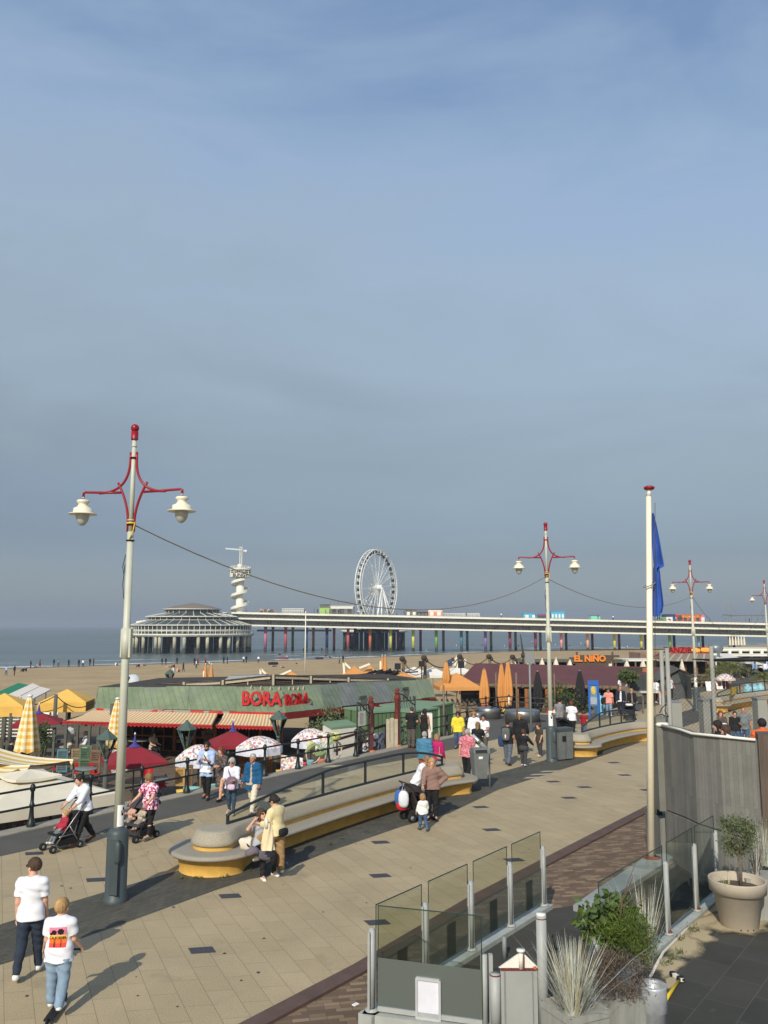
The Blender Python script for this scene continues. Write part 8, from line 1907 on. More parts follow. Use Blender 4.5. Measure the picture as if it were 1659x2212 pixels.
# printed picture on the boy's back, laid on the cloth
def print_on_back(t,sh,x0,x1,z0,z1):
 me = sh.data; V = np.array([v.co[:] for v in me.vertices]); nx,nz = 15,21; P = []
 from mathutils.bvhtree import BVHTree
 bvh = BVHTree.FromPolygons([tuple(v) for v in V],[tuple(p.vertices) for p in me.polygons])
 def at(x,z,off=.006):
  hit = bvh.ray_cast(Vector((x,-1,z)),Vector((0,1,0)))
  return (hit[0] + hit[1] * (off if hit[1].y < 0 else -off)) if hit[0] else Vector((x,-.1,z))
 M = XF[t.name]
 b = MB(); b.grid([[M @ at(x,z) for x in np.linspace(x0,x1,nx)] for z in np.linspace(z0,z1,nz)],mi=lambda i,j: 0 if i > 11 else 1 if i > 8 else 2 if i > 3 else 3)
 pr = b.build('back_print',[cl('print_pink',(228,128,156),.1),cl('print_yellow',(236,206,84),.1),cl('print_orange',(232,112,52),.12),cl('print_red',(212,72,56),.1)],sh)
 b = MB(); W,Hh = x1 - x0,z1 - z0
 def shape(pts,off=.009): b.add([M @ at(x0 + W * u,z0 + Hh * v,off) for u,v in pts],[tuple(range(len(pts)))])
 rn = random.Random(3)
 for cx_,cy_,r in ((.30,.75,.16),(.68,.78,.19),(.12,.66,.09)):
  shape([(cx_ + r * (1 + .22 * (k % 2)) * math.cos(a) * .9,cy_ + r * .72 * (1 + .2 * (k % 2)) * math.sin(a)) for k,a in enumerate(np.linspace(0,2 * math.pi,16)[:-1])])
 for u,w_ in ((.29,.05),(.36,.03),(.69,.04)): shape([(u,.02),(u + w_,.02),(u + w_ * .7,.4),(u + w_ * .1,.4)])
 b.build('palm_print',cl('print_black',(34,24,26),.1),sh)
 tb = MB(); text_mb('CALIFORNIA',.040,.001,lambda x,y,z: M @ at(x0 + W * .5 + x * .92,z0 + Hh * .475 + y * 1.3,.011),mb=tb,bold=.001); tb.build('print_letters',cl('print_brown',(120,70,30),.1),sh)
_h = PJ[boy.name]['h']; _b = PJ[boy.name]['hipc'][2]
sh_ = person.shirt
print_on_back(boy,sh_,-.115,.115,_b + .075 * _h,_b + .265 * _h)
# the boy's scooter
s0,hdg = XF[boy.name].translation,rad(-4); fw = Vector((math.sin(hdg),math.cos(hdg),0)); rt = Vector((fw.y,-fw.x,0)); s0 = Vector((s0.x,s0.y,0))
t = thing('kick_scooter','black kick scooter ridden by the boy in the printed tee','scooter',s0,-hdg)
b = MB(); b.hexa([s0 + fw * y + rt * x + Vector((0,0,z)) for z in (.055,.078) for x,y in ((-.06,-.36),(.06,-.36),(.06,.28),(-.06,.28))]); b.build('deck',BLACK,t)
for y in (-.40,.42): b = MB(); b.torus(s0 + fw * y + Vector((0,0,.055)),.042,.014,16,6,Matrix.Rotation(-hdg,3,'Z') @ Matrix.Rotation(math.pi / 2,3,'Y')); b.cyl(s0 + fw * y + Vector((0,0,.055)) - rt * .012,s0 + fw * y + Vector((0,0,.055)) + rt * .012,.03,.03,10); b.build('wheel',RUBBER,t)
b = MB(); top_ = s0 + fw * .27 + Vector((0,0,.74)); b.tube([s0 + fw * .27 + Vector((0,0,.07)),s0 + fw * .38 + Vector((0,0,.1)),top_],.017,8); b.build('stem',mat('scooter_iridescent',S(110,96,160),.3,.5,sc=9,metal=.6),t)
b = MB(); b.tube([top_ - rt * .24,top_,top_ + rt * .24],.014,8); b.build('handlebar',BLACK,t)
# two families with pushchairs
P_['dad'] = person(G(180,1824),1.80,-142,'man in white rolled sleeve shirt and black trousers leaning on a pushchair','fair',('short','dark'),(cl('white_shirt',(222,226,236),.05),'rolled',-.03,.016),(BLK,'long',.014),('brown',(86,46,34)),(22,4),(-14,22),(40,6,18,8),(40,6,18,8),lean=12,hpit=-4,res=.0125)
P_['mum'] = person(G(322,1812),1.66,-150,'woman in pink floral top and black trousers pushing a twin pushchair','fair',('bob','sandy'),(spots_mat('cloth_pink_floral',S(226,196,208),[S(190,60,110),S(110,50,90),S(240,220,226),S(206,96,130)],22,.7),'short',-.06,.022),(BLK,'long',.004),('grey',(110,104,98)),(12,2),(-10,16),(34,10,26),(34,10,26),lean=4,hpit=-14,hyaw=10,wide=1.12,glasses=True)
# the strolling people by the railing
p7 = person(G(445,1727),1.80,-168,'bearded man in white tee, open pale blue shirt and black trousers, holding his bag strap','tan',('short','dark'),(TEEW,'short',-.05,.014),(BLK,'long',.012),('black_white',(60,60,62)),(8,3),(-8,14),(24,8,92,34),(24,8,92,34),glasses=True,coat=(cl('pale_blue',(160,184,220),.08),'elbow',-.12,.022,.062),res=.014)
M = PJ[p7.name]; b = MB(); b.sup(pw(p7,M['hp'](0,.034,-.062)),(.13,.10,.075),.9,12); b.build('beard',hair_m('dark'),p7)
b = MB(); q = [pw(p7,M['T'](x,y,z)) for x,y,z in ((.10,-.02,.52),(.05,.13,.44),(-.06,.165,.30),(-.16,.13,.14),(-.2,.0,.06))]; b.tube(q,.018,5); b.sup(q[-1],(.10,.24,.2),.5,10); one(b,'shoulder_bag',BLK,'black bag on a strap across the chest of the man in the open blue shirt','bag')
P_['dress'] = person(G(476,1730),1.68,-150,'red haired woman in a dark printed dress and black boots','fair',('long','red'),(spots_mat('cloth_dark_print',S(64,56,54),[S(96,86,80),S(46,40,40),S(120,108,100)],45,.6),'long',-.08,.014),(spots_mat('cloth_dark_print2',S(64,56,54),[S(96,86,80),S(46,40,40),S(120,108,100)],45,.6),'skirt:.26',.02),BS,(12,4),(-12,16),(20,8,80,20),(10,8,60,20),hpit=-10)
P_['elder'] = person(G(499,1760),1.62,-172,'grey haired woman in white blouse and jeans carrying a lilac bag','fair',('bob','grey'),(cl('white_blouse',(222,224,234),.05),'elbow',-.06,.016),(cl('deep_jeans',(52,72,92),.25),'long',.004),('pale_grey',(176,174,168)),(8,3),(-6,10),(14,6,70,16),(14,6,64,16),hpit=-12,glasses=True,res=.014)
M = PJ[P_['elder'].name]; b = MB(); q = pw(P_['elder'],M['T'](-.05,.19,.07)); b.sup(q,(.30,.17,.40),.6,12); b.sup(q + Vector((.01,-.07,-.08)),(.22,.08,.16),.6,10,mi=1); b.tube([pw(P_['elder'],M['T'](*v)) for v in ((.10,.05,.50),(.05,.14,.38),(-.03,.19,.22))],.016,5); one(b,'lilac_bag',[cl('lilac',(118,100,116),.15),cl('pale_lilac',(206,186,208),.1)],'lilac and grey bag held in front by the grey haired woman','bag')
P_['blue'] = person(G(545,1758),1.78,-160,'balding man in a blue jacket and cream trousers striding','tan',('crop','grey'),(cl('beige_shirt',(176,166,150),.1),'none',-.03,.012),(CREAMT,'long',.016),('dark_grey',(64,64,66)),(18,4),(-16,26),(-4,8,20),(10,8,26),coat=(cl('petrol_blue',(24,82,124),.1),'long',-.11,.024,.020),res=.014)
# the pair at the round end of the bench
seat_p = Vector((A(566,1800,18.55).x,18.55,0))
P_['sit'] = person(G(565,1842,.42) * 1.0 + Vector((0,0,-.42)),1.68,148,'woman in grey tee sitting on the bench, shading her eyes','fair',('long','brown'),(cl('pale_grey',(168,172,180),.06),'short',-.03,.016),(BLK,'long',.012),WS,(72,78,6,0),(66,58,6,0),(10,10,60,20),(78,52,128,62),lean=-6,hpit=12,hyaw=-14,sit=.46,glasses=True,res=.0125)
P_['stand'] = person(G(598,1889),1.72,-62,'dark haired woman in cream shirt and camel trousers, one knee raised','fair',('bun','dark'),(CREAMS,'rolled',-.02,.03),(CAMEL,'long',.026),WS,(74,82,4,-22),(-2,2),(22,12,70,10),(18,10,62,20),lean=6,hpit=-16,glasses=True,res=.0125)
M = PJ[P_['stand'].name]; b = MB(); q = pw(P_['stand'],M['T'](0,-.14,.02)); b.sup(q,(.30,.16,.17),.55,12,Matrix.Rotation(rad(62),3,'Z')); b.torus(pw(P_['stand'],M['T'](0,0,.06)),.17,.018,18,5); one(b,'waist_bag',BLK,'black bag worn at the back of the waist by the woman in camel trousers','bag')
b = MB(); c = A(579,1803,17.75); rn = random.Random(4); P = []
for i in range(13):
 z = c.z + .24 - .54 * i / 12; w_ = .07 + .06 * i / 12; P.append([(c.x + w_ * math.cos(a) * (1 + .25 * math.sin(5 * a + i * .6)),c.y + w_ * .6 * math.sin(a) * (1 + .25 * math.sin(4 * a + i * .4)),z) for a in np.linspace(0,2 * math.pi,25)])
b.grid(P); one(b,'draped_jacket',cl('cream_jacket',(226,208,170),.08),'cream jacket draped over the arm of the woman in camel trousers','jacket')
b = MB(); q = A(576,1778,17.7); b.lathe([(0,-.1),(.035,-.1),(.035,.06),(.02,.09),(.02,.11),(0,.11)],12,q); one(b,'white_bottle',WHITE,'white bottle held between the two women at the bench','bottle')
def soft_bag(name,u,v,Y,d,m,lb,e=.6,rz=0,cat='bag'):
 q = A(u,v,Y); b = MB(); b.sup(q,d,e,14,Matrix.Rotation(rz,3,'Z')); k = len(b.v); rn = random.Random(int(u)); b.v = [(x + .02 * math.sin(31 * z + 7 * x),y + .02 * math.sin(27 * x + 5),z + .02 * math.sin(23 * x + 17 * y)) for x,y,z in b.v]; return one(b,name,m,lb,cat)
soft_bag('tote_bag',531,1822,18.3,(.26,.22,.26),spots_mat('cloth_tote',S(214,204,186),[S(40,36,36),S(196,184,160)],9,.3),'cream and black tote bag lying on the round bench seat')
soft_bag('grey_bag',545,1838,18.25,(.28,.22,.17),cl('mauve_grey',(110,102,112),.15),'grey bag lying on the bench seat beside the tote bag')
soft_bag('grey_coat',572,1846,18.05,(.26,.2,.2),cl('slate',(92,90,96),.15),'grey coat across the lap of the sitting woman',cat='coat')
# pushchair family by the bench's far end
P_['white_b'] = person(G(899,1757),1.74,100,'person in white shirt with tied hair bending over the dark pushchair','tan',('bun','sandy'),(cl('white_shirt2',(228,230,236),.05),'rolled',-.04,.018),(BLK,'long',.012),WS,(10,4),(-6,8),(34,8,40),(40,8,36),lean=26,hpit=-10,glasses=False)
P_['mauve'] = person(G(934,1772),1.74,-176,'blonde woman in a mauve brown jumper and black trousers, hand on hip','fair',('long','blond'),(cl('mauve_brown',(136,108,98),.1),'long',-.02,.034),(BLK,'long',.012),BS,(3,2),(-3,3),(-12,44,34,58),(26,10,40),hpit=-8,res=.0135,cap=None)
P_['tot'] = person(G(914,1795),.98,-20,'toddler with curly blond hair in white top and jeans walking by the pushchair','fair',('bob','light'),(cl('white_top',(232,230,224),.04),'long',-.04,.014),(JMID,'long',.012),('brown_shoe',(96,62,44)),(14,4),(-12,18),(8,14,24),(8,14,24),kid=1.32,res=.0115)
# couples and strollers behind the bench
P_['b1'] = person(G(917,1690),1.76,28,'balding man in a teal blue jumper and rust shorts seen from behind','fair',('crop','grey'),(cl('teal_blue',(70,122,152),.1),'long',-.06,.024),(cl('rust',(164,84,48),.12),'short',.02),WS,(8,3),(-8,12),(4,9,14),(4,9,14),wide=1.12)
P_['b2'] = person(G(944,1690),1.66,28,'blonde woman in a magenta top and pale jeans seen from behind','fair',('bob','light'),(cl('magenta',(176,26,96),.1),'long',-.06,.02),(JLIGHT,'long',.012),WS,(6,2),(-6,10),(4,9,16),(4,9,20),wide=1.06)
M = PJ[P_['b2'].name]; b = MB(); q = [pw(P_['b2'],M['T'](*v)) for v in ((.12,-.03,.5),(.16,-.12,.3),(.17,-.14,.1))]; b.tube(q,.014,5); b.sup(q[-1] - Vector((0,0,.06)),(.2,.14,.18),.6,10); one(b,'tan_bag',cl('tan_bag',(176,150,124),.1),'small tan shoulder bag of the woman in magenta','bag')
P_['g1'] = person(G(889,1616),1.84,20,'man in black tee and grey trousers standing by the gate','fair',('crop','brown'),(BLK,'short',-.05,.018),(KHAKI,'long',.024),('dark_red',(84,40,40)),(2,2),(-4,4),(14,12,60,30),(10,14,60,30),hyaw=-40)
P_['g2'] = person(G(917,1614),1.72,20,'long haired woman in a sleeveless black dress by the gate','tan',('long','dark'),(BLK,'none',-.04,.01),(BLK,'skirt:.36',.02),BS,(2,2),(-2,2),(14,8,60,20),(6,8,14),hyaw=-40)
P_['yel'] = person(G(990,1619),1.66,-170,'woman in a bright yellow top and blue jeans walking towards the camera','tan',('bob','dark'),(cl('bright_yellow',(222,206,60),.06),'elbow',-.06,.022),(JMID,'long',.012),BS,(12,3),(-8,14),(-4,12,14),(10,12,18),glasses=True,wide=1.08)
P_['w1'] = person(G(1025,1622),1.70,-165,'blonde woman in a white blouse with sunglasses behind the group','fair',('bob','light'),(TEEW,'rolled',-.06,.02),(cl('white_trousers',(214,212,206),.05),'long',.014),WS,(6,3),(-6,10),(10,10,20),(10,10,20),glasses=True)
P_['w2'] = person(G(1046,1634),1.74,-150,'dark haired man in a white tee carrying a towel','tan',('short','dark'),(cl('white_tee2',(226,228,232),.04),'short',-.05,.018),(KHAKI,'long',.014),WS,(8,3),(-8,12),(24,14,60,20),(20,16,50,10),hyaw=-20)
P_['w3'] = person(G(1033,1655),1.70,24,'long haired woman in black top and white skirt holding a silver tube','fair',('long','sandy'),(BLK,'short',-.02,.016),(cl('white_skirt',(222,222,220),.05),'skirt:.30',.02),BS,(8,3),(-8,12),(20,10,50,10),(30,12,60,10))
b = MB(); a,c = A(1020,1588,PJ and XF[P_['w3'].name].translation.y - .3),A(1052,1618,XF[P_['w3'].name].translation.y - .35); b.cyl(a,c,.075,.075,12); b.cyl(a.lerp(c,.4),a.lerp(c,.55),.078,.078,12,1); one(b,'silver_tube',[mat('silver_wrap',S(196,200,200),.3,.1,metal=.5),mat('green_stripe',S(90,120,80),.5,.1)],'long silver tube carried slantwise by the woman in the white skirt','tube')
P_['pink'] = person(G(1010,1683),1.78,26,'grey haired man in a pink patterned shirt seen from behind','fair',('crop','grey'),(spots_mat('cloth_pink_pattern',S(206,126,138),[S(190,90,106),S(216,150,158),S(180,80,96)],30,.5),'short',-.07,.024),(BLK,'long',.016),BS,(10,3),(-12,22),(-6,12,10),(8,12,12),wide=1.1,res=.0135)
P_['pack'] = person(G(1098,1653),1.76,30,'young man in black tee and grey jeans wearing a grey backpack','tan',('crop','dark'),(BLK,'short',-.04,.02),(cl('grey_jeans',(88,98,110),.2),'long',.02),('black_white',(60,60,62)),(8,3),(-10,16),(6,10,14),(6,12,16),res=.0135)
M = PJ[P_['pack'].name]; b = MB(); b.sup(pw(P_['pack'],M['T'](0,-.19,.30)),(.34,.20,.50),.5,12,Matrix.Rotation(-rad(30),3,'Z')); b.sup(pw(P_['pack'],M['T'](.02,-.29,.22)),(.06,.04,.16),.5,8,mi=1); one(b,'backpack',[cl('backpack_grey',(92,94,94),.15),WHITE],'grey backpack on the young man in black tee','backpack')
b = MB(); b.sup(pw(P_['pack'],M['T'](-.24,-.06,.02)),(.26,.24,.46),.6,12); one(b,'sports_bag',cl('navy_bag',(44,66,104),.15),'dark blue bag hanging at the side of the backpack wearer','bag')
P_['coat'] = person(G(1125,1631),1.74,30,'blond woman in a wide black coat walking away','fair',('tail','light'),(BLK,'long',-.16,.04),(BLK,'long',.014),BS,(8,3),(-8,14),(6,14,16),(6,14,20),wide=1.15)
P_['bandana'] = person(G(1132,1655),1.42,26,'child in black with a green headscarf, coat tied round the waist','fair',('short','brown'),(BLK,'long',-.06,.018),(cl('charcoal',(62,62,64),.15),'long',.014),('white_sole',(190,186,184)),(6,3),(-8,12),(4,14,20),(30,30,20),kid=1.15,cap=spots_mat('cloth_bandana',S(110,160,120),[S(60,110,80),S(180,200,170)],40,.5))
M = PJ[P_['bandana'].name]; b = MB(); b.sup(pw(P_['bandana'],M['T'](0,-.02,-.02)),(.40,.34,.24),.7,12); one(b,'tied_coat',cl('charcoal',(0,0,0)),'dark coat tied round the waist of the child in the headscarf','coat')
P_['boyd'] = person(G(1166,1635),1.40,-120,'boy in a dark olive tee and grey trousers standing before the second lamp','fair',('thick','brown'),(cl('dark_olive',(66,60,50),.12),'short',-.06,.02),(cl('charcoal',(0,0,0)),'long',.02),('white_sole',(190,186,184)),(4,3),(-6,8),(6,8,20),(8,8,20),kid=1.15)
P_['cap1'] = person(G(1211,1588),1.82,32,'man in grey tee, black trousers and cap walking beyond the litter bin','fair',('crop','dark'),(GRYT,'short',-.06,.024),(BLK,'long',.016),BS,(6,3),(-6,10),(14,10,40,10),(8,10,24),cap=BLK,wide=1.06)
P_['wt'] = person(G(1236,1592),1.74,32,'person in a white tee and black trousers holding a child by the hand','deep',('bun','red'),(TEEW,'short',-.06,.024),(BLK,'long',.016),BS,(6,3),(-6,10),(14,10,40,10),(8,16,12),wide=1.06)
P_['redk'] = person(G(1262,1590),1.25,32,'child in a dark red tee holding an adult hand','fair',('thick','brown'),(cl('dark_red',(140,24,34),.1),'short',-.06,.02),(JMID,'long',.016),WS,(6,3),(-6,10),(20,20,10),(4,8,12),kid=1.2)
P_['pk2'] = person(G(1316,1547),1.66,-165,'woman in salmon pink tee and pale jeans with a black bag','tan',('short','brown'),(cl('salmon',(220,148,134),.08),'short',-.06,.024),(JLIGHT,'long',.014),WS,(6,3),(-6,10),(4,12,10),(4,12,14),wide=1.12)
M = PJ[P_['pk2'].name]; b = MB(); b.sup(pw(P_['pk2'],M['T'](.28,.02,.04)),(.34,.26,.44),.6,12); b.tube([pw(P_['pk2'],M['T'](*v)) for v in ((.13,0,.52),(.24,0,.3),(.27,0,.1))],.015,5); one(b,'black_bag',BLK,'large black shoulder bag of the woman in salmon pink','bag')
P_['navy'] = person(G(1342,1547),1.80,-170,'bald man in a navy jacket over a white tee','tan',('bald','grey'),(TEEW,'none',-.04,.014),(cl('navy',(34,38,54),.12),'long',.016),BS,(6,3),(-6,10),(4,10,14),(4,10,14),coat=(cl('navy_jacket',(28,32,48),.12),'long',-.08,.026,.030))
P_['blk2'] = person(G(1366,1550),1.72,-175,'woman in a long black open coat with sunglasses pushing a navy pram','fair',('tail','blond'),(cl('taupe',(140,130,120),.1),'short',-.04,.014),(BLK,'long',.012),BS,(4,2),(-4,6),(16,10,40),(16,10,40),glasses=True,coat=(BLK,'long',-.26,.028,.026))
P_['sk'] = person(G(1340,1512,0),1.70,-60,'dark skinned man in white walking on the upper path behind the others','deep',('crop','dark'),(TEEW,'short',-.06,.02),(cl('white_trousers',(0,0,0)),'long',.016),WS,(10,4),(-10,14),(8,10,16),(-8,10,16))
P_['pl1'] = person(G(1417,1519),1.70,40,'woman in a white top and dark red trousers just right of the flagpole','fair',('long','brown'),(TEEW,'short',-.06,.03),(cl('wine',(92,34,40),.1),'long',.016),WS,(8,4),(-8,14),(6,10,20),(6,10,20))
P_['pl2'] = person(G(1449,1512),1.76,150,'man in a white tee, black trousers and dark cap behind the steel poles','tan',('crop','dark'),(TEEW,'short',-.05,.02),(BLK,'long',.012),BS,(6,4),(-6,10),(6,12,40,14),(6,12,20),cap=BLK)
P_['r1'] = person(G(1560,1619),1.70,-172,'red haired woman in a brown top holding a white jacket beyond the net','fair',('long','red'),(cl('dark_brown_top',(86,74,66),.1),'elbow',-.06,.022),(BLK,'long',.012),BS,(4,2),(-4,8),(16,8,74,16),(16,8,74,16))
M = PJ[P_['r1'].name]; b = MB(); b.sup(pw(P_['r1'],M['T'](-.03,.2,.18)),(.40,.2,.22),.7,12); b.sup(pw(P_['r1'],M['T'](-.08,.2,.0)),(.16,.12,.36),.7,10); one(b,'white_jacket',TEEW,'white jacket over the arm of the red haired woman','jacket')
P_['r2'] = person(G(1591,1616),1.64,-165,'woman in black long sleeves and blue jeans beside the man in grey','fair',('bun','brown'),(BLK,'long',-.05,.014),(JMID,'long',.008),BS,(6,2),(-6,10),(-6,12,14),(6,10,14))
P_['r3'] = person(G(1610,1616),1.80,-160,'bald man in a grey tee and blue jeans beyond the net','tan',('bald','grey'),(cl('grey_blue_tee',(112,120,124),.08),'short',-.06,.026),(JMID,'long',.016),BS,(6,2),(-6,10),(4,12,12),(8,10,60,30),wide=1.15,belly=.5)
# heads above the concrete wall, standing on the raised platform
def on_platform(u,vtop,Y,H): q = A(u,vtop,Y); return Vector((q.x,Y,q.z - H))
zt_ = 1.42
def pf(u,vtop,H):                   # stand where the head top falls on the sight line
 lo,hi = 16.5,26.
 for _ in range(40):
  m_ = (lo + hi) / 2
  if A(u,vtop,m_).z > zt_ + H: lo = m_
  else: hi = m_
 q = A(u,vtop,lo); return Vector((q.x,lo,zt_))
P_['h1'] = person(pf(1552,1551,1.66),1.66,-75,'dark haired woman in black, her head above the concrete wall','fair',('long','dark'),(BLK,'long',-.05,.02),(BLK,'long',.012),BS,res=.0125,hpit=-8)
P_['h2'] = person(pf(1569,1560,1.64),1.64,-70,'brown haired woman in a white tee, head above the concrete wall','fair',('long','brown'),(cl('white_tee3',(206,214,220),.05),'short',-.05,.02),(JMID,'long',.012),WS,res=.0125,glasses=True)
P_['h3'] = person(pf(1646,1546,1.80),1.80,2,'short haired man in an orange shirt with backpack behind the wall end','tan',('short','dark'),(cl('orange_shirt',(206,96,48),.14),'short',-.05,.024),(JMID,'long',.016),WS,res=.0125,wide=1.1)
M = PJ[P_['h3'].name]; b = MB(); b.sup(pw(P_['h3'],M['T'](0,-.17,.30)),(.36,.2,.48),.5,12); [b.tube([pw(P_['h3'],M['T'](s_ * .12,y,z)) for y,z in ((-.1,.46),(-.04,.555),(.08,.52),(.13,.36))],.028,5) for s_ in (-1,1)]; one(b,'backpack',cl('olive_pack',(84,80,68),.15),'olive backpack on the man in the orange shirt','backpack')
# people on the terraces
for (u,v,Y,H,hd,lb,skin,hair,tp,bt,sit) in (
    (150,1600,43.5,1.78,20,'man in a pale grey tee and cream shorts standing under the awning','fair',('crop','grey'),(cl('pale_grey2',(176,182,188),.06),'short',-.06,.024),(CREAMT,'short',.02),None),
    (186,1596,43.2,1.7,-120,'person in white seated under the left part of the awning','fair',('bob','grey'),(TEEW,'rolled',-.05,.02),(CREAMT,'long',.012),.45),
    (24,1606,40,1.75,60,'man in black and jeans seated under the left crimson parasol','fair',('short','dark'),(BLK,'long',-.05,.02),(JMID,'long',.014),.45),
    (58,1598,41,1.72,-100,'person in black seated opposite, under the left crimson parasol','tan',('short','dark'),(BLK,'long',-.05,.02),(BLK,'long',.014),.45),
    (245,1600,43,1.7,-140,'person in a red top seated below the long awning','fair',('short','brown'),(cl('dark_red',(0,0,0)),'short',-.05,.02),(BLK,'long',.012),.45),
    (330,1600,43,1.7,120,'person in a beige top seated by the window front','fair',('bob','brown'),(cl('beige_shirt',(0,0,0)),'short',-.05,.02),(BLK,'long',.012),.45),
    (480,1612,42,1.7,-140,'person in grey seated behind the crimson parasol','fair',('short','brown'),(GRYT,'short',-.05,.02),(JMID,'long',.012),.45),
    (247,1482,60,1.7,30,'person with dark hair walking on the sand behind the yellow parasol','fair',('short','dark'),(GRYT,'short',-.05,.02),(BLK,'long',.012),None),
    (300,1492,56,1.7,40,'woman in black walking on the sand beyond the green roof','fair',('long','dark'),(BLK,'long',-.06,.02),(BLK,'long',.012),None)):
 if u == 300: u = 301
 z = FL if Y < 50 else -2.05; x = A(u,v,Y).x; person(Vector((x,Y,z)),H,hd,lb,skin,hair,tp,bt,WS,(82,86) if sit else (6,3),(80,84) if sit else (-6,10),(20,8,60,10),(20,8,60,10),sit=sit,res=.026,hands=False)
# ------------------------------------------------------------------ pushchairs and prams
def wheel(p,r,rz,t,dbl=False):
 Mw = Matrix.Rotation(rz,3,'Z') @ Matrix.Rotation(math.pi / 2,3,'Y'); ax_ = Matrix.Rotation(rz,3,'Z') @ Vector((1,0,0)); w_ = None
 b = MB()
 for o in ((-.03,.03) if dbl else (0,)): b.torus(p + ax_ * o,r * .78,r * .24,18,6,Mw)
 w_ = b.build('wheel',RUBBER,t); b = MB()
 for o in ((-.03,.03) if dbl else (0,)): b.cyl(p + ax_ * (o - .012),p + ax_ * (o + .012),r * .5,r * .5,10)
 b.build('hub',GREYMET,w_)
def pushchair(p,hd,lb,wdt=.42,frame=STEEL,cloth=BLK,hood=None,reach=1.0,rw=.085,name='pushchair'):
 """local: +y is forward; the handle is behind"""
 t = thing(name,lb,'pushchair',p,-rad(hd)); M = XF[t.name]; V = lambda x,y,z: M @ Vector((x,y,z)); w2 = wdt / 2
 b = MB()
 for s_ in (-1,1):
  b.tube([V(s_ * w2,-.50,1.02 * reach),V(s_ * w2,-.30,.80),V(s_ * w2,.30,.10)],.014,7); b.tube([V(s_ * w2,-.40,.10),V(s_ * w2,-.12,.55)],.014,7); b.tube([V(s_ * w2,-.30,.36),V(s_ * w2,.16,.34)],.012,6)
 b.beam(V(-w2,-.40,.12),V(w2,-.40,.12),.02,.02); b.beam(V(-w2,.27,.16),V(w2,.27,.16),.02,.02); b.build('frame',frame,t)
 b = MB(); b.tube([V(-w2,-.50,1.02 * reach),V(-w2 * .9,-.56,1.05 * reach),V(w2 * .9,-.56,1.05 * reach),V(w2,-.50,1.02 * reach)],.018,7); b.build('handle',BLACK,t)
 b = MB(); b.hexa([V(x,y,z) for x,y,z in ((-w2,.20,.36),(w2,.20,.36),(w2,-.22,.34),(-w2,-.22,.34),(-w2,.20,.41),(w2,.20,.41),(w2,-.22,.40),(-w2,-.22,.40))]); b.hexa([V(x,y,z) for x,y,z in ((-w2,-.16,.38),(w2,-.16,.38),(w2,-.22,.36),(-w2,-.22,.36),(-w2,-.36,.84),(w2,-.36,.84),(w2,-.40,.82),(-w2,-.40,.82))]); b.build('seat',cloth,t)
 b = MB(); b.hexa([V(x,y,z) for x,y,z in ((-w2 * .9,-.34,.12),(w2 * .9,-.34,.12),(w2 * .9,.12,.12),(-w2 * .9,.12,.12),(-w2,-.36,.27),(w2,-.36,.27),(w2,.14,.25),(-w2,.14,.25))]); b.build('basket',cloth,t)
 if hood is not None:
  b = MB(); k = 9; b.grid([[V(w2 * 1.02 * -math.cos(math.pi * j / 10),-.36 + .40 * math.sin(a) * (.75 + .25 * math.sin(math.pi * j / 10)),.66 + (.34 * math.cos(a)) * (.45 + .55 * math.sin(math.pi * j / 10)) + .0) for j in range(11)] for a in np.linspace(-.6,1.25,k)]); b.build('hood',hood,t)
 else:
  b = MB(); b.sup(V(0,-.42,.74),(wdt * .9,.12,.22),.7,10); b.build('folded_hood',cloth,t)
 for s_ in (-1,1): wheel(V(s_ * w2,.30,rw),rw,-rad(hd),t,True); wheel(V(s_ * w2,-.40,rw),rw,-rad(hd),t,True)
 return t,V
CHAR = cl('charcoal_cloth',(58,58,62),.15)
t,V = pushchair(G(128,1835),-142,'black pushchair with bright frame pushed by the man in the white shirt',.44)
person(V(0,-.06,0),.92,-142,'blond toddler in a red top and grey leggings sitting in the black pushchair','fair',('short','blond'),(cl('red',(186,34,40),.1),'long',-.03,.014),(cl('blue_grey',(104,116,124),.1),'long',.012),WS,(72,46,4,10),(66,40,4,10),(20,8,40),(20,8,40),kid=1.34,sit=.40,lean=-14,hyaw=25,res=.0115)
t,V = pushchair(G(289,1812),-150,'wide dark grey twin pushchair pushed by the woman in pink floral',.74,BLACK,CHAR,CHAR)
for x,lb in ((-.18,'baby on the right side of the twin pushchair, nearer the woman'),(.18,'baby on the left side of the twin pushchair, beside the lamp')):
 person(V(x,-.08,.02),.78,-150,lb,'fair',('crop','sandy'),(cl('dusty_pink',(196,156,140),.08) if x > 0 else cl('beige_shirt',(0,0,0)),'long',-.03,.012),(cl('taupe',(0,0,0)),'long',.012),('brown_shoe',(96,62,44)),(76,40,4,10),(72,44,4,10),(40,10,60),(40,10,60),kid=1.42,sit=.40,lean=-10,res=.0115)
t,V = pushchair(G(908,1770),62,'dark pushchair hung with shopping bags beside the bench',.46,BLACK,cl('dark_brown_cloth',(52,44,42),.15),cl('dark_brown_cloth',(0,0,0)),1.0,.12)
for name,q,d,m_,lb in (('blue_bag',V(-.1,-.62,.62),(.26,.2,.44),cl('bag_blue',(54,100,168),.15),'blue plastic bag hanging on the dark pushchair'),('white_bag',V(.12,-.60,.62),(.30,.2,.46),cl('bag_white',(214,218,224),.06),'white plastic bag hanging on the dark pushchair'),('red_bag',V(.0,-.58,.42),(.34,.24,.26),cl('bag_red',(186,38,44),.12),'red and white bag slung low on the dark pushchair')):
 b = MB(); b.sup(q,d,.75,12); b.tube([q + Vector((-.05,0,d[2] * .45)),V(0,-.54,1.0),q + Vector((.05,0,d[2] * .45))],.008,5); one(b,name,m_,lb,'bag')
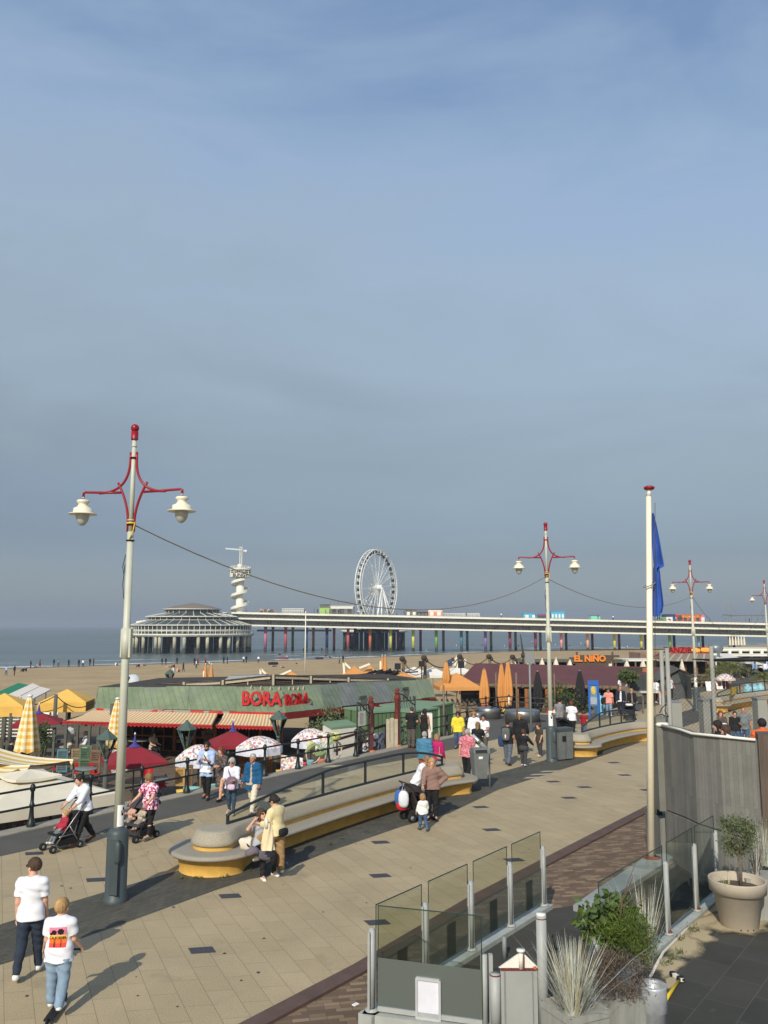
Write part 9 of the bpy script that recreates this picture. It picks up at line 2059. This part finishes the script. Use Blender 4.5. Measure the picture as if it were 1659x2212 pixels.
t,V = pushchair(G(1361,1556),-175,'navy pram pushed by the woman in the long black coat',.5,BLACK,cl('navy_jacket',(0,0,0)),cl('navy_jacket',(0,0,0)))
b = MB(); b.sup(V(0,-.1,.86),(.42,.4,.14),.7,12); one(b,'white_blanket',WHITE,'white blanket on top of the navy pram','blanket')
t,V = pushchair(G(1226,1597),32,'black pushchair between the couple and child beyond the litter bin',.5,BLACK,BLK,BLK)
# ------------------------------------------------------------------ far figures on the sand: a few shapes, many copies
def far_person(kind,tc,bc,sk='fair',H=1.72):
 F = Field((-.7,-1.0,-.1),(.7,1.0,1.9),.034); F2 = Field((-.7,-1.0,-.1),(.7,1.0,1.9),.034); F3 = Field((-.7,-1.0,-.1),(.7,1.0,1.9),.034)
 if kind == 'stand':
  F.ell((0,0,1.58),(.09,.1,.13)); F2.cap((0,0,1.36),(0,0,1.0),.17,.15,.04,1.3,(0,1,0)); [F2.cap((s_ * .19,0,1.38),(s_ * .24,.08,.9),.06,.045,.04) for s_ in (-1,1)]; [F3.cap((s_ * .08,0,.95),(s_ * .10,s_ * .14,.05),.1,.06,.04) for s_ in (-1,1)]
 elif kind == 'sit':
  F.ell((0,0,.72),(.09,.1,.13)); F2.cap((0,-.02,.52),(0,-.05,.15),.17,.16,.04,1.3,(0,1,0)); [F2.cap((s_ * .19,0,.5),(s_ * .22,.3,.3),.06,.05,.04) for s_ in (-1,1)]; [F3.cap((s_ * .1,0,.12),(s_ * .14,.4,.42),.09,.07,.04) for s_ in (-1,1)]; [F3.cap((s_ * .14,.4,.42),(s_ * .12,.62,.05),.07,.05,.03) for s_ in (-1,1)]
 else:
  F.ell((0,-.78,.14),(.1,.13,.1)); F2.cap((0,-.55,.12),(0,-.1,.12),.16,.15,.04,1.3,(0,0,1)); [F2.cap((s_ * .2,-.5,.1),(s_ * .3,-.05,.06),.06,.05,.03) for s_ in (-1,1)]; [F3.cap((s_ * .09,-.05,.12),(s_ * .12,.75,.06),.09,.05,.03) for s_ in (-1,1)]
 mb = MB()
 for k,f in enumerate((F,F2,F3)):
  V_,Q_ = f.mesh(); o = len(mb.v); mb.v += [tuple(v) for v in V_.tolist()]; mb.f += [tuple(i + o for i in q) for q in Q_.tolist()]; mb.m += [k] * len(Q_); mb.s += [True] * len(Q_)
 o = mb.build('beach_person',[SKINS[sk] if kind != 'stand' else hair_m('dark'),tc,bc],None,(0,0,0)); return o
PROT = {}
cols = {'dark': (BLK,JDARK),'white': (TEEW,JDARK),'red': (cl('dark_red',(0,0,0)),BLK),'blue': (cl('pale_blue',(0,0,0)),cl('blue_jeans',(0,0,0))),'bare': (SKINS['fair'],BLK),'grey': (GRYT,KHAKI)}
for kd in ('stand','sit','lie'):
 for ck_,(a,b_) in cols.items():
  if kd == 'stand' or ck_ in ('dark','white','bare'): PROT[kd,ck_] = [far_person(kd,a,b_),False]
rn = random.Random(99)
WORD = {'stand': 'standing','sit': 'sitting','lie': 'lying'}; CW = {'dark': 'dark clothes','white': 'a white top','red': 'a dark red top','blue': 'pale blue','bare': 'swimwear','grey': 'grey'}
def far_at(kd,ck_,x,y,z,place_txt,grp):
 pr = PROT[kd,ck_]; lb = f'far off figure {WORD[kd]} in {CW[ck_]} {place_txt}'
 o = pr[0] if not pr[1] else pr[0].copy()
 if pr[1]: COL.objects.link(o)
 pr[1] = True; o.location = (x,y,z); o.rotation_euler = (0,0,rn.uniform(0,6.28)); tag(o,lb,'person',f'{grp} {WORD[kd]} in {CW[ck_]}')
for u,v,kd,ck_ in [(13,1459,'stand','blue'),(31,1459,'stand','dark'),(50,1451,'sit','dark'),(56,1450,'sit','dark'),(66,1444,'stand','dark'),(80,1443,'sit','bare'),(86,1441,'stand','red'),(116,1440,'stand','dark'),(126,1440,'stand','grey'),(148,1441,'stand','dark'),(170,1441,'stand','dark'),(179,1441,'stand','white'),(194,1438,'stand','dark'),(202,1438,'stand','red'),(250,1438,'sit','white'),(272,1441,'lie','bare'),(300,1441,'sit','dark'),(310,1438,'lie','bare'),(350,1437,'stand','dark'),(358,1437,'stand','dark'),(364,1442,'lie','bare'),(376,1442,'sit','dark'),(382,1435,'stand','dark'),(420,1437,'stand','dark'),(424,1444,'stand','white'),(427,1437,'stand','red'),(444,1436,'stand','red'),(452,1436,'sit','white'),(483,1434,'stand','dark'),(491,1434,'stand','dark'),(526,1432,'stand','white'),(532,1432,'stand','dark'),(558,1432,'stand','white'),(593,1440,'lie','dark'),(610,1442,'lie','bare'),(640,1434,'lie','dark'),(396,1451,'stand','dark'),(374,1451,'sit','white'),(383,1452,'sit','bare'),(605,1421,'sit','dark'),(622,1422,'lie','white'),(655,1418,'stand','dark'),(695,1417,'stand','dark'),(703,1421,'sit','red'),(712,1422,'sit','dark'),(733,1434,'stand','grey'),(741,1431,'stand','dark'),(738,1416,'stand','grey'),(752,1415,'sit','dark'),(764,1418,'lie','dark'),(800,1414,'sit','dark'),(812,1413,'stand','white'),(826,1414,'sit','dark'),(871,1408,'sit','dark'),(893,1411,'sit','dark'),(921,1411,'sit','white'),(945,1406,'sit','dark'),(986,1405,'sit','white'),(996,1404,'sit','dark'),(1008,1404,'sit','dark'),(1020,1402,'lie','dark'),(1042,1403,'sit','dark'),(1062,1404,'sit','white'),(1070,1404,'lie','dark'),(1090,1403,'sit','white'),(1120,1402,'sit','dark'),(1150,1399,'stand','white'),(1165,1401,'sit','dark'),(1190,1398,'stand','white'),(1200,1400,'sit','white'),(1230,1400,'sit','dark'),(1240,1399,'lie','bare'),(1255,1398,'sit','white'),(1265,1399,'sit','dark')]:
 if kd != 'stand' and ck_ not in ('dark','white','bare'): ck_ = 'dark'
 z = -3.9
 for _ in range(6): q = G(u,v,z); z = beach_z(q.x,q.y)
 far_at(kd,ck_,q.x,q.y,max(z,-4.1),'on the sand near the water','beach people')
for i in range(46):
 u = rn.uniform(1180,1600); v = rn.uniform(1388,1398) if u > 1400 else rn.uniform(1394,1400); z = -3.9
 for _ in range(6): q = G(u,v,z); z = beach_z(q.x,q.y)
 kd = rn.choice(('stand','sit','sit','lie')); far_at(kd,rn.choice(('dark','white','bare') if kd != 'stand' else ('dark','white','grey')),q.x,q.y,z,'beyond the pier columns','people beyond the pier')
for i in range(26):
 u = rn.uniform(520,1640); z = A(u,deckv(u),PY).z; x = A(u,deckv(u),PY).x; far_at('stand',rn.choice(('dark','white','grey','red')),x,PY - 2.2 + rn.uniform(0,1.5),z,'on the upper pier deck','people on the pier deck')
for i in range(14):
 u,v = rn.uniform(1592,1659),rn.uniform(1452,1468); q = G(u,v); far_at('stand',rn.choice(('dark','white','grey','blue')),q.x,q.y,0,'at the distant stalls','people at the distant stalls')
for i in range(12):
 u = rn.uniform(1130,1420); Y = rn.uniform(80,88); q = A(u,1440,Y); far_at(rn.choice(('stand','sit')),rn.choice(('dark','white')),q.x,Y,-1.6,'behind the maroon roof','people on the far terrace')
for k,pr in PROT.items():
 if not pr[1]: bpy.data.objects.remove(pr[0])
# dark windbreaks, mats and bags that lie about on the sand
for u,v,w_,m_,lb in ((690,1424,2.4,JDARK,'dark beach cloth spread near the water'),(612,1425,3,cl('beach_red',(120,60,66),.2),'reddish windbreak on the sand in front of the pier columns'),(590,1436,2.4,BLK,'dark beach mat on the sand right of the pavilion'),(790,1412,3,WT,'pale cloth at the waterline under the pier')):
 z = -3.8
 for _ in range(6): q = G(u,v,z); z = beach_z(q.x,q.y)
 b = MB(); b.sup((q.x,q.y,z + .3),(w_,1.2,.7),.6,10); one(b,'beach_cloth',m_,lb,'cloth')
# ------------------------------------------------------------------ sea haze
hz,n,l,p = nodes_of('sea_haze'); n.remove(p); vp = n.new('ShaderNodeVolumePrincipled'); vp.inputs['Color'].default_value = (.86,.92,1,1); vp.inputs['Density'].default_value = .00038; vp.inputs['Anisotropy'].default_value = .3
l.new(vp.outputs[0],n['Material Output'].inputs['Volume']); MT['sea_haze'] = hz
b = MB(); b.box((0,4350,13.5),(14400,9300,43)); tag(b.build('haze',hz,loc=(0,0,-8)),kind='stuff')
